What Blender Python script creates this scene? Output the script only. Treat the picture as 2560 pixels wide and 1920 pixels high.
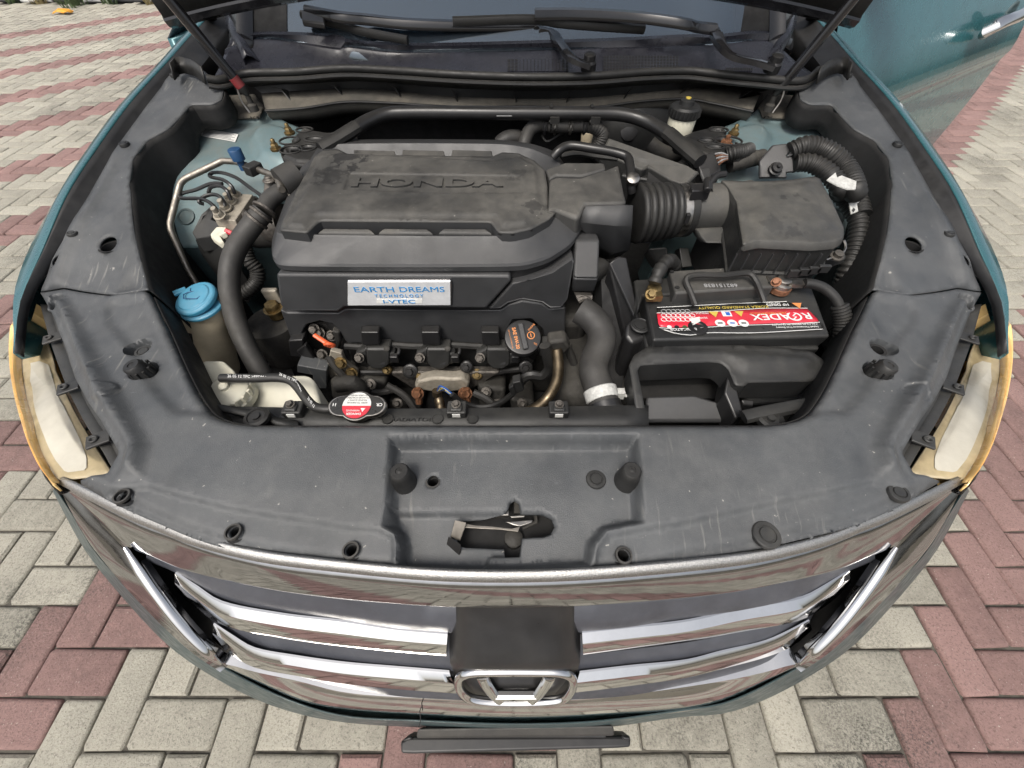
import bpy, bmesh, math, random
import numpy as np
from mathutils import Vector, Matrix, geometry
random.seed(7); np.random.seed(7)
for o in list(bpy.data.objects): bpy.data.objects.remove(o)
S = bpy.context.scene
COL = S.collection
R = math.radians
# ------------------------------------------------------------------ camera
PITCH = R(52.6); FPX = 998.0; CH = 1.30
cam_d = bpy.data.cameras.new('camera'); cam = bpy.data.objects.new('camera', cam_d); COL.objects.link(cam)
cam.location = (0, 0, CH); cam.rotation_euler = (math.pi/2 - PITCH, 0, 0)
cam_d.sensor_width = 36; cam_d.lens = 36*FPX/2560; cam_d.clip_start = .02; cam_d.clip_end = 3000
S.camera = cam
# ------------------------------------------------------------------ sky, sun, exposure
SUN_EL, SUN_AZ = R(58), R(205)      # azimuth clockwise from +Y; overcast noon light from behind the camera
w = bpy.data.worlds.new('World'); S.world = w; w.use_nodes = True
nt = w.node_tree; bg = nt.nodes['Background']
sky = nt.nodes.new('ShaderNodeTexSky'); sky.sky_type = 'NISHITA'; sky.sun_disc = False
sky.sun_elevation = SUN_EL; sky.sun_rotation = SUN_AZ
sky.air_density = 1.0; sky.dust_density = 6.0; sky.ozone_density = .6
hs = nt.nodes.new('ShaderNodeHueSaturation'); hs.inputs['Saturation'].default_value = .45
nt.links.new(sky.outputs[0], hs.inputs['Color']); nt.links.new(hs.outputs[0], bg.inputs['Color'])
bg.inputs['Strength'].default_value = .15
sun_d = bpy.data.lights.new('sun', 'SUN'); sun_d.energy = 1.5; sun_d.angle = R(18); sun_d.color = (1, .95, .87)
sun = bpy.data.objects.new('sun', sun_d); COL.objects.link(sun)
sv = Vector((math.sin(SUN_AZ)*math.cos(SUN_EL), math.cos(SUN_AZ)*math.cos(SUN_EL), math.sin(SUN_EL)))
sun.rotation_euler = sv.to_track_quat('Z', 'Y').to_euler(); sun.location = sv*20
S.view_settings.view_transform = 'Standard'; S.view_settings.look = 'None'
S.view_settings.gamma = 1; S.view_settings.exposure = 0.3
# ------------------------------------------------------------------ photo pixel -> place
SP, CP = math.sin(PITCH), math.cos(PITCH)
FR = {0:(0,0,1), 1:(0,0,.3888), 2:(860,0,.3888), 3:(1700,0,.3888), 4:(0,400,.3918), 5:(650,330,.452),
      6:(1360,300,.470), 7:(0,1040,.5305), 8:(860,1040,.5305), 9:(1700,1040,.5305), 10:(1960,400,.4823)}
def ray(fr, x, y):
    a, b, k = FR[fr]; X = a+k*x; Y = b+k*y
    u = (X-1280)/FPX; v = (Y-960)/FPX
    return Vector((u, CP-v*SP, -(SP+v*CP)))
def pz(fr, x, y, z):
    d = ray(fr, x, y); return Vector((0,0,CH))+d*((z-CH)/d.z)
def py(fr, x, y, Y):
    d = ray(fr, x, y); return Vector((0,0,CH))+d*(Y/d.y)
def px(fr, x, y, X):
    d = ray(fr, x, y); return Vector((0,0,CH))+d*(X/d.x)
def pzs(fr, z, pts):                       # list of (x,y) or (x,y,z)
    return [pz(fr, p[0], p[1], p[2] if len(p) > 2 else z) for p in pts]
def pys(fr, Y, pts):
    return [py(fr, p[0], p[1], p[2] if len(p) > 2 else Y) for p in pts]
def onsurf(g, fr, x, y, dz=0):             # where the sight line meets the surface z = g(X,Y)
    d = ray(fr, x, y); o = Vector((0,0,CH)); lo, hi = .05, 6
    for _ in range(40):
        t = (lo+hi)/2; p = o+d*t
        if p.z > g(p.x, p.y)+dz: lo = t
        else: hi = t
    return o+d*lo
def surfs(g, fr, pts, dz=0): return [onsurf(g, fr, p[0], p[1], dz) for p in pts]
def sstep(a, b, x):
    t = min(1, max(0, (x-a)/(b-a))); return t*t*(3-2*t)
def lerp(xs, x): return float(np.interp(x, [a for a, _ in xs], [b for _, b in xs]))
def spline(pts, n, closed=False):
    P = [Vector(p) for p in pts]; m = len(P)
    if m < 3: return [P[0].lerp(P[-1], i/(n-1)) for i in range(n)]
    out = []; segs = m if closed else m-1
    def g(i): return P[i % m] if closed else P[max(0, min(m-1, i))]
    dense = []
    for i in range(segs):
        p0, p1, p2, p3 = g(i-1), g(i), g(i+1), g(i+2)
        if not closed and i == 0: p0 = p1*2-p2
        if not closed and i == segs-1: p3 = p2*2-p1
        a = max((p1-p0).length, 1e-6)**.5; b = max((p2-p1).length, 1e-6)**.5; c = max((p3-p2).length, 1e-6)**.5
        m1 = (p2-p1)+((p1-p0)/a-(p2-p0)/(a+b))*b; m2 = (p2-p1)+((p3-p2)/c-(p3-p1)/(b+c))*b
        for k in range(12):
            t = k/12; t2 = t*t; t3 = t2*t
            dense.append(p1*(2*t3-3*t2+1)+m1*(t3-2*t2+t)+p2*(-2*t3+3*t2)+m2*(t3-t2))
    if not closed: dense.append(P[-1])
    return resample(dense, n, closed)
def resample(P, n, closed=False):
    P = [Vector(p) for p in P]
    if closed: P = P+[P[0]]
    L = [0]
    for a, b in zip(P, P[1:]): L.append(L[-1]+(b-a).length)
    out = []; j = 0; cnt = n if closed else n-1
    for i in range(n):
        d = L[-1]*i/cnt
        while j < len(L)-2 and L[j+1] < d: j += 1
        s = L[j+1]-L[j]; out.append(P[j].lerp(P[j+1], (d-L[j])/s if s > 1e-9 else 0))
    return out
def circle2(c, r, n=20): return [(c[0]+r*math.cos(2*math.pi*i/n), c[1]+r*math.sin(2*math.pi*i/n)) for i in range(n)]
MX = -.002                                  # mid plane of the car
def mir(p): return Vector((2*MX-p.x, p.y, p.z))
def mirs(ps): return [mir(p) for p in ps]
# ------------------------------------------------------------------ materials
MATS = {}
def mat(name, col, rough=.5, metal=0, var=.2, scale=25, bump=0, bscale=300, dust=0, dcol=(.20,.185,.155), coat=0,
        rvar=.12, spec=.5, trans=0, flake=0, scratch=0, spots=0, spcol=(.012,.012,.013), alpha=1, blots=(), drip=0, fleck=0):
    m = bpy.data.materials.new(name); m.use_nodes = True; t = m.node_tree; N = t.nodes; L = t.links
    b = N['Principled BSDF']
    tc = N.new('ShaderNodeNewGeometry'); pos = tc.outputs['Position']
    def noise(sc, det=4, ro=.6):
        n = N.new('ShaderNodeTexNoise'); n.inputs['Scale'].default_value = sc; n.inputs['Detail'].default_value = det
        n.inputs['Roughness'].default_value = ro; L.new(pos, n.inputs['Vector']); return n.outputs['Fac']
    def mrange(x, a, b_, c, d):
        n = N.new('ShaderNodeMapRange'); n.inputs[1].default_value = a; n.inputs[2].default_value = b_
        n.inputs[3].default_value = c; n.inputs[4].default_value = d; L.new(x, n.inputs[0]); return n.outputs[0]
    def mul(a, b_):
        n = N.new('ShaderNodeMath'); n.operation = 'MULTIPLY'; L.new(a, n.inputs[0])
        if isinstance(b_, (int, float)): n.inputs[1].default_value = b_
        else: L.new(b_, n.inputs[1])
        return n.outputs[0]
    def mix(f, a, b_):
        n = N.new('ShaderNodeMix'); n.data_type = 'RGBA'
        if isinstance(f, (int, float)): n.inputs[0].default_value = f
        else: L.new(f, n.inputs[0])
        for s, q in ((6, a), (7, b_)):
            if isinstance(q, tuple): n.inputs[s].default_value = (*q[:3], 1)
            else: L.new(q, n.inputs[s])
        return n.outputs[2]
    n1 = noise(scale, 6)
    lo = tuple(c*(1-var) for c in col); hi = tuple(min(1, c*(1+var)) for c in col)
    c = mix(mrange(n1, .3, .7, 0, 1), lo, hi)
    ro = mrange(noise(scale*1.7, 5), .3, .7, max(.02, rough-rvar), min(1, rough+rvar))
    if spots:
        c = mix(mrange(noise(16, 3), 1-spots, 1.02-spots, 0, .7), c, spcol)
    if dust:
        sep = N.new('ShaderNodeSeparateXYZ'); L.new(tc.outputs['Normal'], sep.inputs[0])
        up = mrange(sep.outputs[2], -.1, .9, .12, 1)
        f = mul(mul(mul(mrange(noise(7, 8, .65), .35, .68, .12, 1.25), mrange(noise(60, 6, .7), .3, .7, .6, 1.2)), dust), up)
        c = mix(f, c, dcol)
        ra = N.new('ShaderNodeMath'); ra.operation = 'ADD'; ra.use_clamp = True; L.new(ro, ra.inputs[0]); L.new(mul(f, .5), ra.inputs[1]); ro = ra.outputs[0]
        sp = mrange(noise(420, 2), .70, .78, 0, .5*min(1, dust*2)); c = mix(sp, c, tuple(min(.6, q*1.7) for q in dcol))
    if scratch:
        mp = N.new('ShaderNodeMapping'); mp.inputs['Scale'].default_value = (60, 400, 60); mp.inputs['Rotation'].default_value = (0, 0, .9)
        L.new(pos, mp.inputs[0]); n = N.new('ShaderNodeTexNoise'); n.inputs['Scale'].default_value = 1.0; n.inputs['Detail'].default_value = 2; L.new(mp.outputs[0], n.inputs['Vector'])
        f = mul(mrange(n.outputs['Fac'], .68, .78, 0, scratch), mrange(noise(6, 3), .45, .7, 0, 1)); c = mix(f, c, tuple(min(.7, q*3+.12) for q in col))
    for (bx, by, bz), br, bs in blots:
        sub = N.new('ShaderNodeVectorMath'); sub.operation = 'SUBTRACT'; L.new(pos, sub.inputs[0]); sub.inputs[1].default_value = (bx, by, bz)
        ln = N.new('ShaderNodeVectorMath'); ln.operation = 'LENGTH'; L.new(sub.outputs[0], ln.inputs[0])
        ad = N.new('ShaderNodeMath'); ad.operation = 'ADD'; L.new(mul(ln.outputs['Value'], 1/br), ad.inputs[0]); L.new(mrange(noise(55, 4, .6), .3, .7, -.6, .6), ad.inputs[1])
        f = mrange(ad.outputs[0], .62, .70, bs, 0); c = mix(f, c, spcol)
    if drip:
        mp = N.new('ShaderNodeMapping'); mp.inputs['Scale'].default_value = (150, 14, 14); L.new(pos, mp.inputs[0])
        n = N.new('ShaderNodeTexNoise'); n.inputs['Scale'].default_value = 1.0; n.inputs['Detail'].default_value = 3; L.new(mp.outputs[0], n.inputs['Vector'])
        f = mul(mrange(n.outputs['Fac'], .62, .70, 0, drip), mrange(noise(3.3, 3), .50, .62, 0, 1)); c = mix(f, c, (.30,.29,.26))
    if fleck:
        c = mix(mrange(noise(120, 2), .73, .76, 0, fleck), c, (.42,.40,.36))
    L.new(c, b.inputs['Base Color']); L.new(ro, b.inputs['Roughness'])
    b.inputs['Metallic'].default_value = metal; b.inputs['Specular IOR Level'].default_value = spec
    b.inputs['Coat Weight'].default_value = coat; b.inputs['Coat Roughness'].default_value = .05
    if trans: b.inputs['Transmission Weight'].default_value = trans; b.inputs['IOR'].default_value = 1.3
    if alpha < 1: b.inputs['Alpha'].default_value = alpha
    if bump:
        bn = N.new('ShaderNodeBump'); bn.inputs['Strength'].default_value = bump; bn.inputs['Distance'].default_value = .002
        L.new(noise(bscale, 3), bn.inputs['Height']); L.new(bn.outputs[0], b.inputs['Normal'])
    MATS[name] = m; return m
# dark plastics, rubbers, metals
mat('cover_plastic', (.050,.054,.058), .41, dust=.30, dcol=(.19,.19,.185), bump=.3, bscale=900, scratch=.22, scale=9, drip=.35, fleck=.6)
mat('bay_plastic', (.017,.0175,.018), .44, dust=.17, dcol=(.17,.16,.135), bump=.2, bscale=900, scale=14)
mat('engine_plastic', (.030,.0305,.031), .45, dust=.46, dcol=(.165,.155,.135), bump=.25, bscale=1000, scale=12, blots=[(tuple(pz(5,x,y,.94)),r,k) for x,y,r,k in ((500,165,.040,.75),(390,250,.042,.55),(1425,240,.022,.45),(1535,400,.026,.5),(520,215,.018,.8))], fleck=.5)
mat('engine_face', (.036,.037,.039), .40, dust=.13, dcol=(.17,.16,.145), bump=.2, bscale=1000, scale=12)
mat('airbox_plastic', (.036,.0365,.036), .48, dust=.5, dcol=(.16,.15,.128), bump=.25, bscale=900, blots=[(tuple(pz(6,x,y,.93)),r,k) for x,y,r,k in ((1370,570,.026,.4),(1230,530,.026,.3),(1265,425,.010,.5),(1330,415,.010,.5),(1390,435,.010,.5))])
mat('dusty_ledge', (.06,.057,.05), .8, dust=.8, dcol=(.20,.18,.145), bump=.3, bscale=500)
mat('gloss_black', (.012,.012,.014), .16, dust=.05, rvar=.06, coat=.3)
mat('cowl_plastic', (.020,.0205,.028), .28, dust=.05, bump=.1, bscale=800)
mat('satin_black', (.014,.014,.015), .33, dust=.08, rvar=.06)
mat('rubber', (.013,.013,.013), .50, dust=.11, bump=.1)
mat('hose_rubber', (.027,.026,.025), .58, dust=.18, bump=.15, bscale=600)
mat('deep_black', (.007,.007,.0075), .8, dust=.05)
mat('grime', (.017,.016,.0145), .7, dust=.20, var=.5, bump=.4, bscale=200, scale=40)
mat('chrome', (.68,.675,.665), .07, 1, var=.05, rvar=.05, dust=.04, bump=.02, bscale=60)
mat('chrome_dim_reflect', (.43,.43,.435), .07, 1, var=.10, rvar=.05, dust=.05, scale=40, bump=.03, bscale=40)  # chrome colour lowered to stand for dark reflections with no source here
mat('pitted_chrome', (.46,.455,.44), .42, 1, var=.25, rvar=.15, dust=.1, scale=500, bump=.4, bscale=600)
mat('steel', (.42,.40,.37), .35, 1, var=.3, scale=80, dust=.2)
mat('bare_pipe', (.30,.275,.24), .48, 1, var=.2, scale=60, dust=.15)
mat('aluminium', (.36,.325,.265), .55, .3, var=.2, scale=90, dust=.2, bump=.3)
mat('cast_metal', (.11,.10,.09), .55, .7, var=.5, scale=110, dust=.22, bump=.5, bscale=250)
mat('brass', (.26,.19,.09), .45, .9, var=.4, scale=150)
mat('rust', (.17,.075,.035), .8, .2, var=.5, scale=200, bump=.5)
mat('bronze_pipe', (.19,.15,.10), .4, .9, var=.3, scale=60)
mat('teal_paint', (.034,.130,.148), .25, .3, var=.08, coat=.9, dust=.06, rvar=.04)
mat('bumper_dark_reflect', (.030,.060,.066), .42, .2, var=.15, coat=.15, dust=.25, dcol=(.12,.12,.11))  # dusty teal paint, colour darkened for the dark ground it reflects
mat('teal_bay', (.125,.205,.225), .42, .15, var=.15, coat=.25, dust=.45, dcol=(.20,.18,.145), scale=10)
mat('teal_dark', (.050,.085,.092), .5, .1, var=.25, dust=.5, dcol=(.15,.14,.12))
mat('tank_white', (.62,.60,.49), .42, 0, var=.12, dust=.25, dcol=(.35,.30,.2), scale=12)
mat('tank_amber', (.47,.40,.28), .45, 0, var=.25, dust=.2, scale=14)
mat('cap_blue', (.045,.27,.42), .42, 0, var=.12, dust=.2, dcol=(.3,.3,.28))
mat('clip_blue', (.016,.065,.16), .45)
mat('orange', (.75,.13,.045), .4, 0, var=.1)
mat('orange_print', (.70,.26,.08), .6, 0, var=.05)
mat('white_print', (.72,.72,.70), .6, 0, var=.08)
mat('grey_print', (.30,.30,.30), .6, 0, var=.1)
mat('yellow_print', (.58,.44,.08), .6, 0, var=.05)
mat('red_label', (.60,.022,.045), .35, 0, var=.15, dust=.10, coat=.2, fleck=.8)
mat('black_label', (.012,.012,.012), .3, 0, var=.2, dust=.12, coat=.2)
mat('white_label', (.66,.66,.63), .45, 0, var=.1, dust=.1)
mat('badge_silver', (.66,.67,.68), .4, .25, var=.12, scale=40, dust=.06)
mat('badge_blue', (.05,.27,.58), .35, .2, var=.05)
mat('cream', (.47,.40,.27), .5, 0, var=.2, dust=.1, scale=40)
mat('lamp_white', (.62,.62,.61), .4, 0, var=.2, dust=.12, scale=9, bump=.3, bscale=60)
mat('amber_lens', (.85,.58,.24), .3, 0, var=.15, coat=.5, scale=20)
mat('cloth_white', (.60,.60,.57), .7, 0, var=.2, scale=60, bump=.6, bscale=120)
mat('tape', (.50,.50,.475), .5, 0, var=.25, scale=150)
mat('teal_copper', (.25,.12,.07), .6, .6, var=.4, scale=200)
mat('wire_blue', (.03,.12,.45), .5); mat('wire_yellow', (.7,.55,.08), .5)
mat('tyre', (.018,.018,.018), .8, bump=.2); mat('interior', (.016,.017,.020), .7)
mat('kerb_white', (.70,.70,.68), .75, var=.15, dust=.2, bump=.4, bscale=120, scale=8)
mat('kerb_black', (.028,.03,.033), .7, var=.3, dust=.25, bump=.4, bscale=120)
mat('leaf', (.055,.085,.030), .6, var=.4, scale=30); mat('straw', (.20,.16,.07), .7, var=.3)
mat('verge', (.10,.085,.055), .9, var=.5, scale=4, bump=.8, bscale=40)
mat('wrapper', (.72,.33,.03), .4, var=.3, scale=120)
mat('joint_soil', (.085,.078,.064), .95, var=.5, scale=30, bump=.8, bscale=150)
def glass_mat():
    m = bpy.data.materials.new('windscreen_glass'); m.use_nodes = True; t = m.node_tree; N = t.nodes; N.clear()
    o = N.new('ShaderNodeOutputMaterial'); mx = N.new('ShaderNodeMixShader'); fr = N.new('ShaderNodeFresnel'); fr.inputs[0].default_value = 2.3
    tr = N.new('ShaderNodeBsdfTransparent'); tr.inputs[0].default_value = (.34,.40,.42,1); gl = N.new('ShaderNodeBsdfGlossy'); gl.inputs['Color'].default_value = (.78,.90,1,1); gl.inputs['Roughness'].default_value = .03
    n = N.new('ShaderNodeTexNoise'); n.inputs['Scale'].default_value = 5; r_ = N.new('ShaderNodeMapRange'); r_.inputs[3].default_value = .02; r_.inputs[4].default_value = .08
    t.links.new(n.outputs['Fac'], r_.inputs[0]); t.links.new(r_.outputs[0], gl.inputs['Roughness'])
    df = N.new('ShaderNodeBsdfDiffuse'); df.inputs[0].default_value = (.34,.42,.52,1); m2 = N.new('ShaderNodeMixShader'); m2.inputs[0].default_value = .06
    t.links.new(fr.outputs[0], mx.inputs[0]); t.links.new(tr.outputs[0], mx.inputs[1]); t.links.new(gl.outputs[0], mx.inputs[2]); t.links.new(mx.outputs[0], m2.inputs[1]); t.links.new(df.outputs[0], m2.inputs[2]); t.links.new(m2.outputs[0], o.inputs[0])
    MATS['windscreen_glass'] = m
glass_mat()
def lens_mat():
    m = bpy.data.materials.new('clear_lens'); m.use_nodes = True; t = m.node_tree; N = t.nodes; N.clear()
    o = N.new('ShaderNodeOutputMaterial'); mx = N.new('ShaderNodeMixShader'); fr = N.new('ShaderNodeFresnel'); fr.inputs[0].default_value = 1.45
    tr = N.new('ShaderNodeBsdfTransparent'); tr.inputs[0].default_value = (.95,.93,.87,1); gl = N.new('ShaderNodeBsdfGlossy'); gl.inputs['Roughness'].default_value = .06
    t.links.new(fr.outputs[0], mx.inputs[0]); t.links.new(tr.outputs[0], mx.inputs[1]); t.links.new(gl.outputs[0], mx.inputs[2]); t.links.new(mx.outputs[0], o.inputs[0])
    MATS['clear_lens'] = m
lens_mat()
def brick_mat(name, col, pit):
    m = bpy.data.materials.new(name); m.use_nodes = True; t = m.node_tree; N = t.nodes; L = t.links; b = N['Principled BSDF']
    g = N.new('ShaderNodeNewGeometry'); oi = N.new('ShaderNodeObjectInfo')
    ad = N.new('ShaderNodeMath'); ad.operation = 'ADD'; L.new(g.outputs['Random Per Island'], ad.inputs[0]); L.new(oi.outputs['Random'], ad.inputs[1])
    fr = N.new('ShaderNodeMath'); fr.operation = 'FRACT'; L.new(ad.outputs[0], fr.inputs[0])
    def noise(sc, det, ro=.6):
        n = N.new('ShaderNodeTexNoise'); n.inputs['Scale'].default_value = sc; n.inputs['Detail'].default_value = det; n.inputs['Roughness'].default_value = ro
        L.new(g.outputs['Position'], n.inputs['Vector']); return n.outputs['Fac']
    def mr(x, a, b_, c, d):
        n = N.new('ShaderNodeMapRange'); n.inputs[1].default_value = a; n.inputs[2].default_value = b_; n.inputs[3].default_value = c; n.inputs[4].default_value = d; L.new(x, n.inputs[0]); return n.outputs[0]
    def mix(f, a, b_, bt='MIX'):
        n = N.new('ShaderNodeMix'); n.data_type = 'RGBA'; n.blend_type = bt
        L.new(f, n.inputs[0]) if not isinstance(f, (int, float)) else setattr(n.inputs[0], 'default_value', f)
        for s, q in ((6, a), (7, b_)):
            if isinstance(q, tuple): n.inputs[s].default_value = (*q, 1)
            else: L.new(q, n.inputs[s])
        return n.outputs[2]
    c = mix(fr.outputs[0], tuple(q*.80 for q in col), tuple(q*1.18 for q in col))
    c = mix(mr(noise(3.5, 5), .35, .7, 0, .45), c, tuple(q*.62 for q in col))         # weathered patches
    c = mix(mr(noise(26, 5, .7), .42, .72, 0, .5), c, tuple(min(1, q*1.25) for q in col))
    c = mix(mr(noise(165, 6, .85), .52, .61, 0, .62), c, pit)                           # grit
    c = mix(mr(noise(170, 3), .66, .70, 0, .6), c, (.55,.50,.44))
    st = mr(noise(1.7, 6, .7), .52, .66, 0, 1)
    mm = N.new('ShaderNodeMath'); mm.operation = 'MULTIPLY'; L.new(st, mm.inputs[0]); L.new(mr(noise(150, 4, .8), .45, .6, 0, .8), mm.inputs[1])
    c = mix(mm.outputs[0], c, (.05,.05,.045))                                          # lichen stain
    L.new(c, b.inputs['Base Color']); b.inputs['Roughness'].default_value = .88; b.inputs['Specular IOR Level'].default_value = .25
    bn = N.new('ShaderNodeBump'); bn.inputs['Strength'].default_value = 1; bn.inputs['Distance'].default_value = .004
    L.new(noise(170, 6, .8), bn.inputs['Height']); L.new(bn.outputs[0], b.inputs['Normal'])
    MATS[name] = m
brick_mat('paver_grey', (.395,.373,.310), (.085,.08,.068)); brick_mat('paver_red', (.290,.186,.168), (.09,.06,.055))
# ------------------------------------------------------------------ objects
def props(o, label=None, cat=None, group=None, kind=None):
    for k, v in (('label', label), ('category', cat), ('group', group), ('kind', kind)):
        if v: o[k] = v
    return o
def thing(name, label, cat, loc, group=None):
    o = bpy.data.objects.new(name, None); COL.objects.link(o); o.location = loc; o.empty_display_size = .05
    return props(o, label, cat, group)
def root_loc(p): return Vector(p.location) if p.type == 'EMPTY' else Vector((0,0,0))
def link(name, me, m, parent=None, label=None):
    if m: me.materials.append(MATS[m] if isinstance(m, str) else m)
    o = bpy.data.objects.new(name, me); COL.objects.link(o)
    if parent:
        o.parent = parent; o.matrix_parent_inverse = Matrix.Translation(-root_loc(parent))
    if label: o['label'] = label
    return o
class B:
    def __init__(s): s.bm = bmesh.new()
    def v(s, ps): return [s.bm.verts.new(p) for p in ps]
    def face(s, vs):
        try: return s.bm.faces.new(vs)
        except ValueError: return None
    def poly(s, ps): s.face(s.v(ps)); return s
    def loft(s, rows, closed=False, cap=False):
        V = [s.v(r) for r in rows]; n = len(V[0])
        for a, b in zip(V, V[1:]):
            for i in range(n if closed else n-1):
                j = (i+1) % n; s.face([a[i], a[j], b[j], b[i]])
        if cap:
            s.face(V[0][::-1]); s.face(V[-1])
        return s
    def prism(s, top, vec=None, bottom=None):
        bot = bottom or [Vector(p)+Vector(vec) for p in top]
        a = s.v(top); b = s.v(bot); n = len(a)
        s.face(a); s.face(b[::-1])
        for i in range(n): j = (i+1) % n; s.face([a[j], a[i], b[i], b[j]])
        return s
    def box(s, c, size, rot=None):
        c = Vector(c); M = rot or Matrix.Identity(3); q = [Vector((sx*size[0]/2, sy*size[1]/2, 0)) for sx, sy in ((-1,-1),(1,-1),(1,1),(-1,1))]
        top = [c+M@(p+Vector((0,0,size[2]/2))) for p in q]; bot = [c+M@(p-Vector((0,0,size[2]/2))) for p in q]
        return s.prism(top, bottom=bot)
    def tube(s, path, r, n=10, cap=True, closed=False, flat=1):
        P = [Vector(p) for p in path]; m = len(P); rows = []; up = None
        for i, p in enumerate(P):
            if closed: t = P[(i+1) % m]-P[i-1]
            else: t = P[min(i+1, m-1)]-P[max(i-1, 0)]
            t.normalize()
            if up is None:
                up = Vector((0,0,1)) if abs(t.z) < .9 else Vector((0,1,0))
            x = up-t*up.dot(t); x.normalize(); y = t.cross(x); up = x
            rr = r[i] if isinstance(r, (list, tuple)) else r
            rows.append([p+x*(rr*flat*math.cos(a))+y*(rr*math.sin(a)) for a in (2*math.pi*k/n for k in range(n))])
        if closed: rows.append(rows[0])
        s.loft(rows, True, cap and not closed); return s
    def lathe(s, c, axis, prof, n=24, ref=None, cap=True):
        c = Vector(c); a = Vector(axis).normalized(); x = Vector(ref) if ref else (Vector((1,0,0)) if abs(a.x) < .9 else Vector((0,1,0)))
        x = (x-a*x.dot(a)).normalized(); y = a.cross(x); rows = []
        for r, h in prof:
            rows.append([c+a*h+x*(max(r, 1e-5)*math.cos(q))+y*(max(r, 1e-5)*math.sin(q)) for q in (2*math.pi*k/n for k in range(n))])
        s.loft(rows, True, cap); return s
    def hexnut(s, c, axis, r, h):
        return s.lathe(c, axis, [(r, 0), (r, h*.8), (r*.85, h)], 6).lathe(Vector(c), axis, [(r*1.35, -.001), (r*1.35, .0015)], 16)
    def make(s, name, m, parent=None, ang=38, bev=0, seg=2, sub=0, thick=0, label=None, mirror=False, off=-1):
        if mirror:
            for v in s.bm.verts: v.co = mir(v.co)
        bmesh.ops.remove_doubles(s.bm, verts=s.bm.verts, dist=1e-5)
        bmesh.ops.recalc_face_normals(s.bm, faces=s.bm.faces)
        me = bpy.data.meshes.new(name); s.bm.to_mesh(me); s.bm.free()
        me.shade_smooth()
        o = link(name, me, m, parent, label)
        if thick: q = o.modifiers.new('thick', 'SOLIDIFY'); q.thickness = thick; q.offset = off
        if bev:
            q = o.modifiers.new('bevel', 'BEVEL'); q.width = bev; q.segments = seg; q.limit_method = 'ANGLE'; q.angle_limit = R(30); q.use_clamp_overlap = True
        if sub: q = o.modifiers.new('sub', 'SUBSURF'); q.levels = sub; q.render_levels = sub
        try: me.set_sharp_from_angle(angle=R(ang))
        except Exception: pass
        if bev:
            q = o.modifiers.new('wn', 'WEIGHTED_NORMAL'); q.keep_sharp = True
        return o
def inside(poly, X, Y):
    P = np.array([(p[0], p[1]) for p in poly]); n = len(P); c = np.zeros(X.shape, bool); j = n-1
    for i in range(n):
        xi, yi = P[i]; xj, yj = P[j]
        if yi != yj:
            k = ((yi > Y) != (yj > Y)) & (X < (xj-xi)*(Y-yi)/(yj-yi)+xi); c ^= k
        j = i
    return c
def sdist(poly, X, Y, closed=True):
    P = np.array([(p[0], p[1]) for p in poly]); n = len(P); d = np.full(X.shape, 1e9)
    for i in range(n if closed else n-1):
        a = P[i]; b = P[(i+1) % n]; ab = b-a; l2 = max(ab@ab, 1e-12)
        t = np.clip(((X-a[0])*ab[0]+(Y-a[1])*ab[1])/l2, 0, 1)
        d = np.minimum(d, np.hypot(X-a[0]-t*ab[0], Y-a[1]-t*ab[1]))
    if not closed: return d
    return np.where(inside(poly, X, Y), d, -d)
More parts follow.
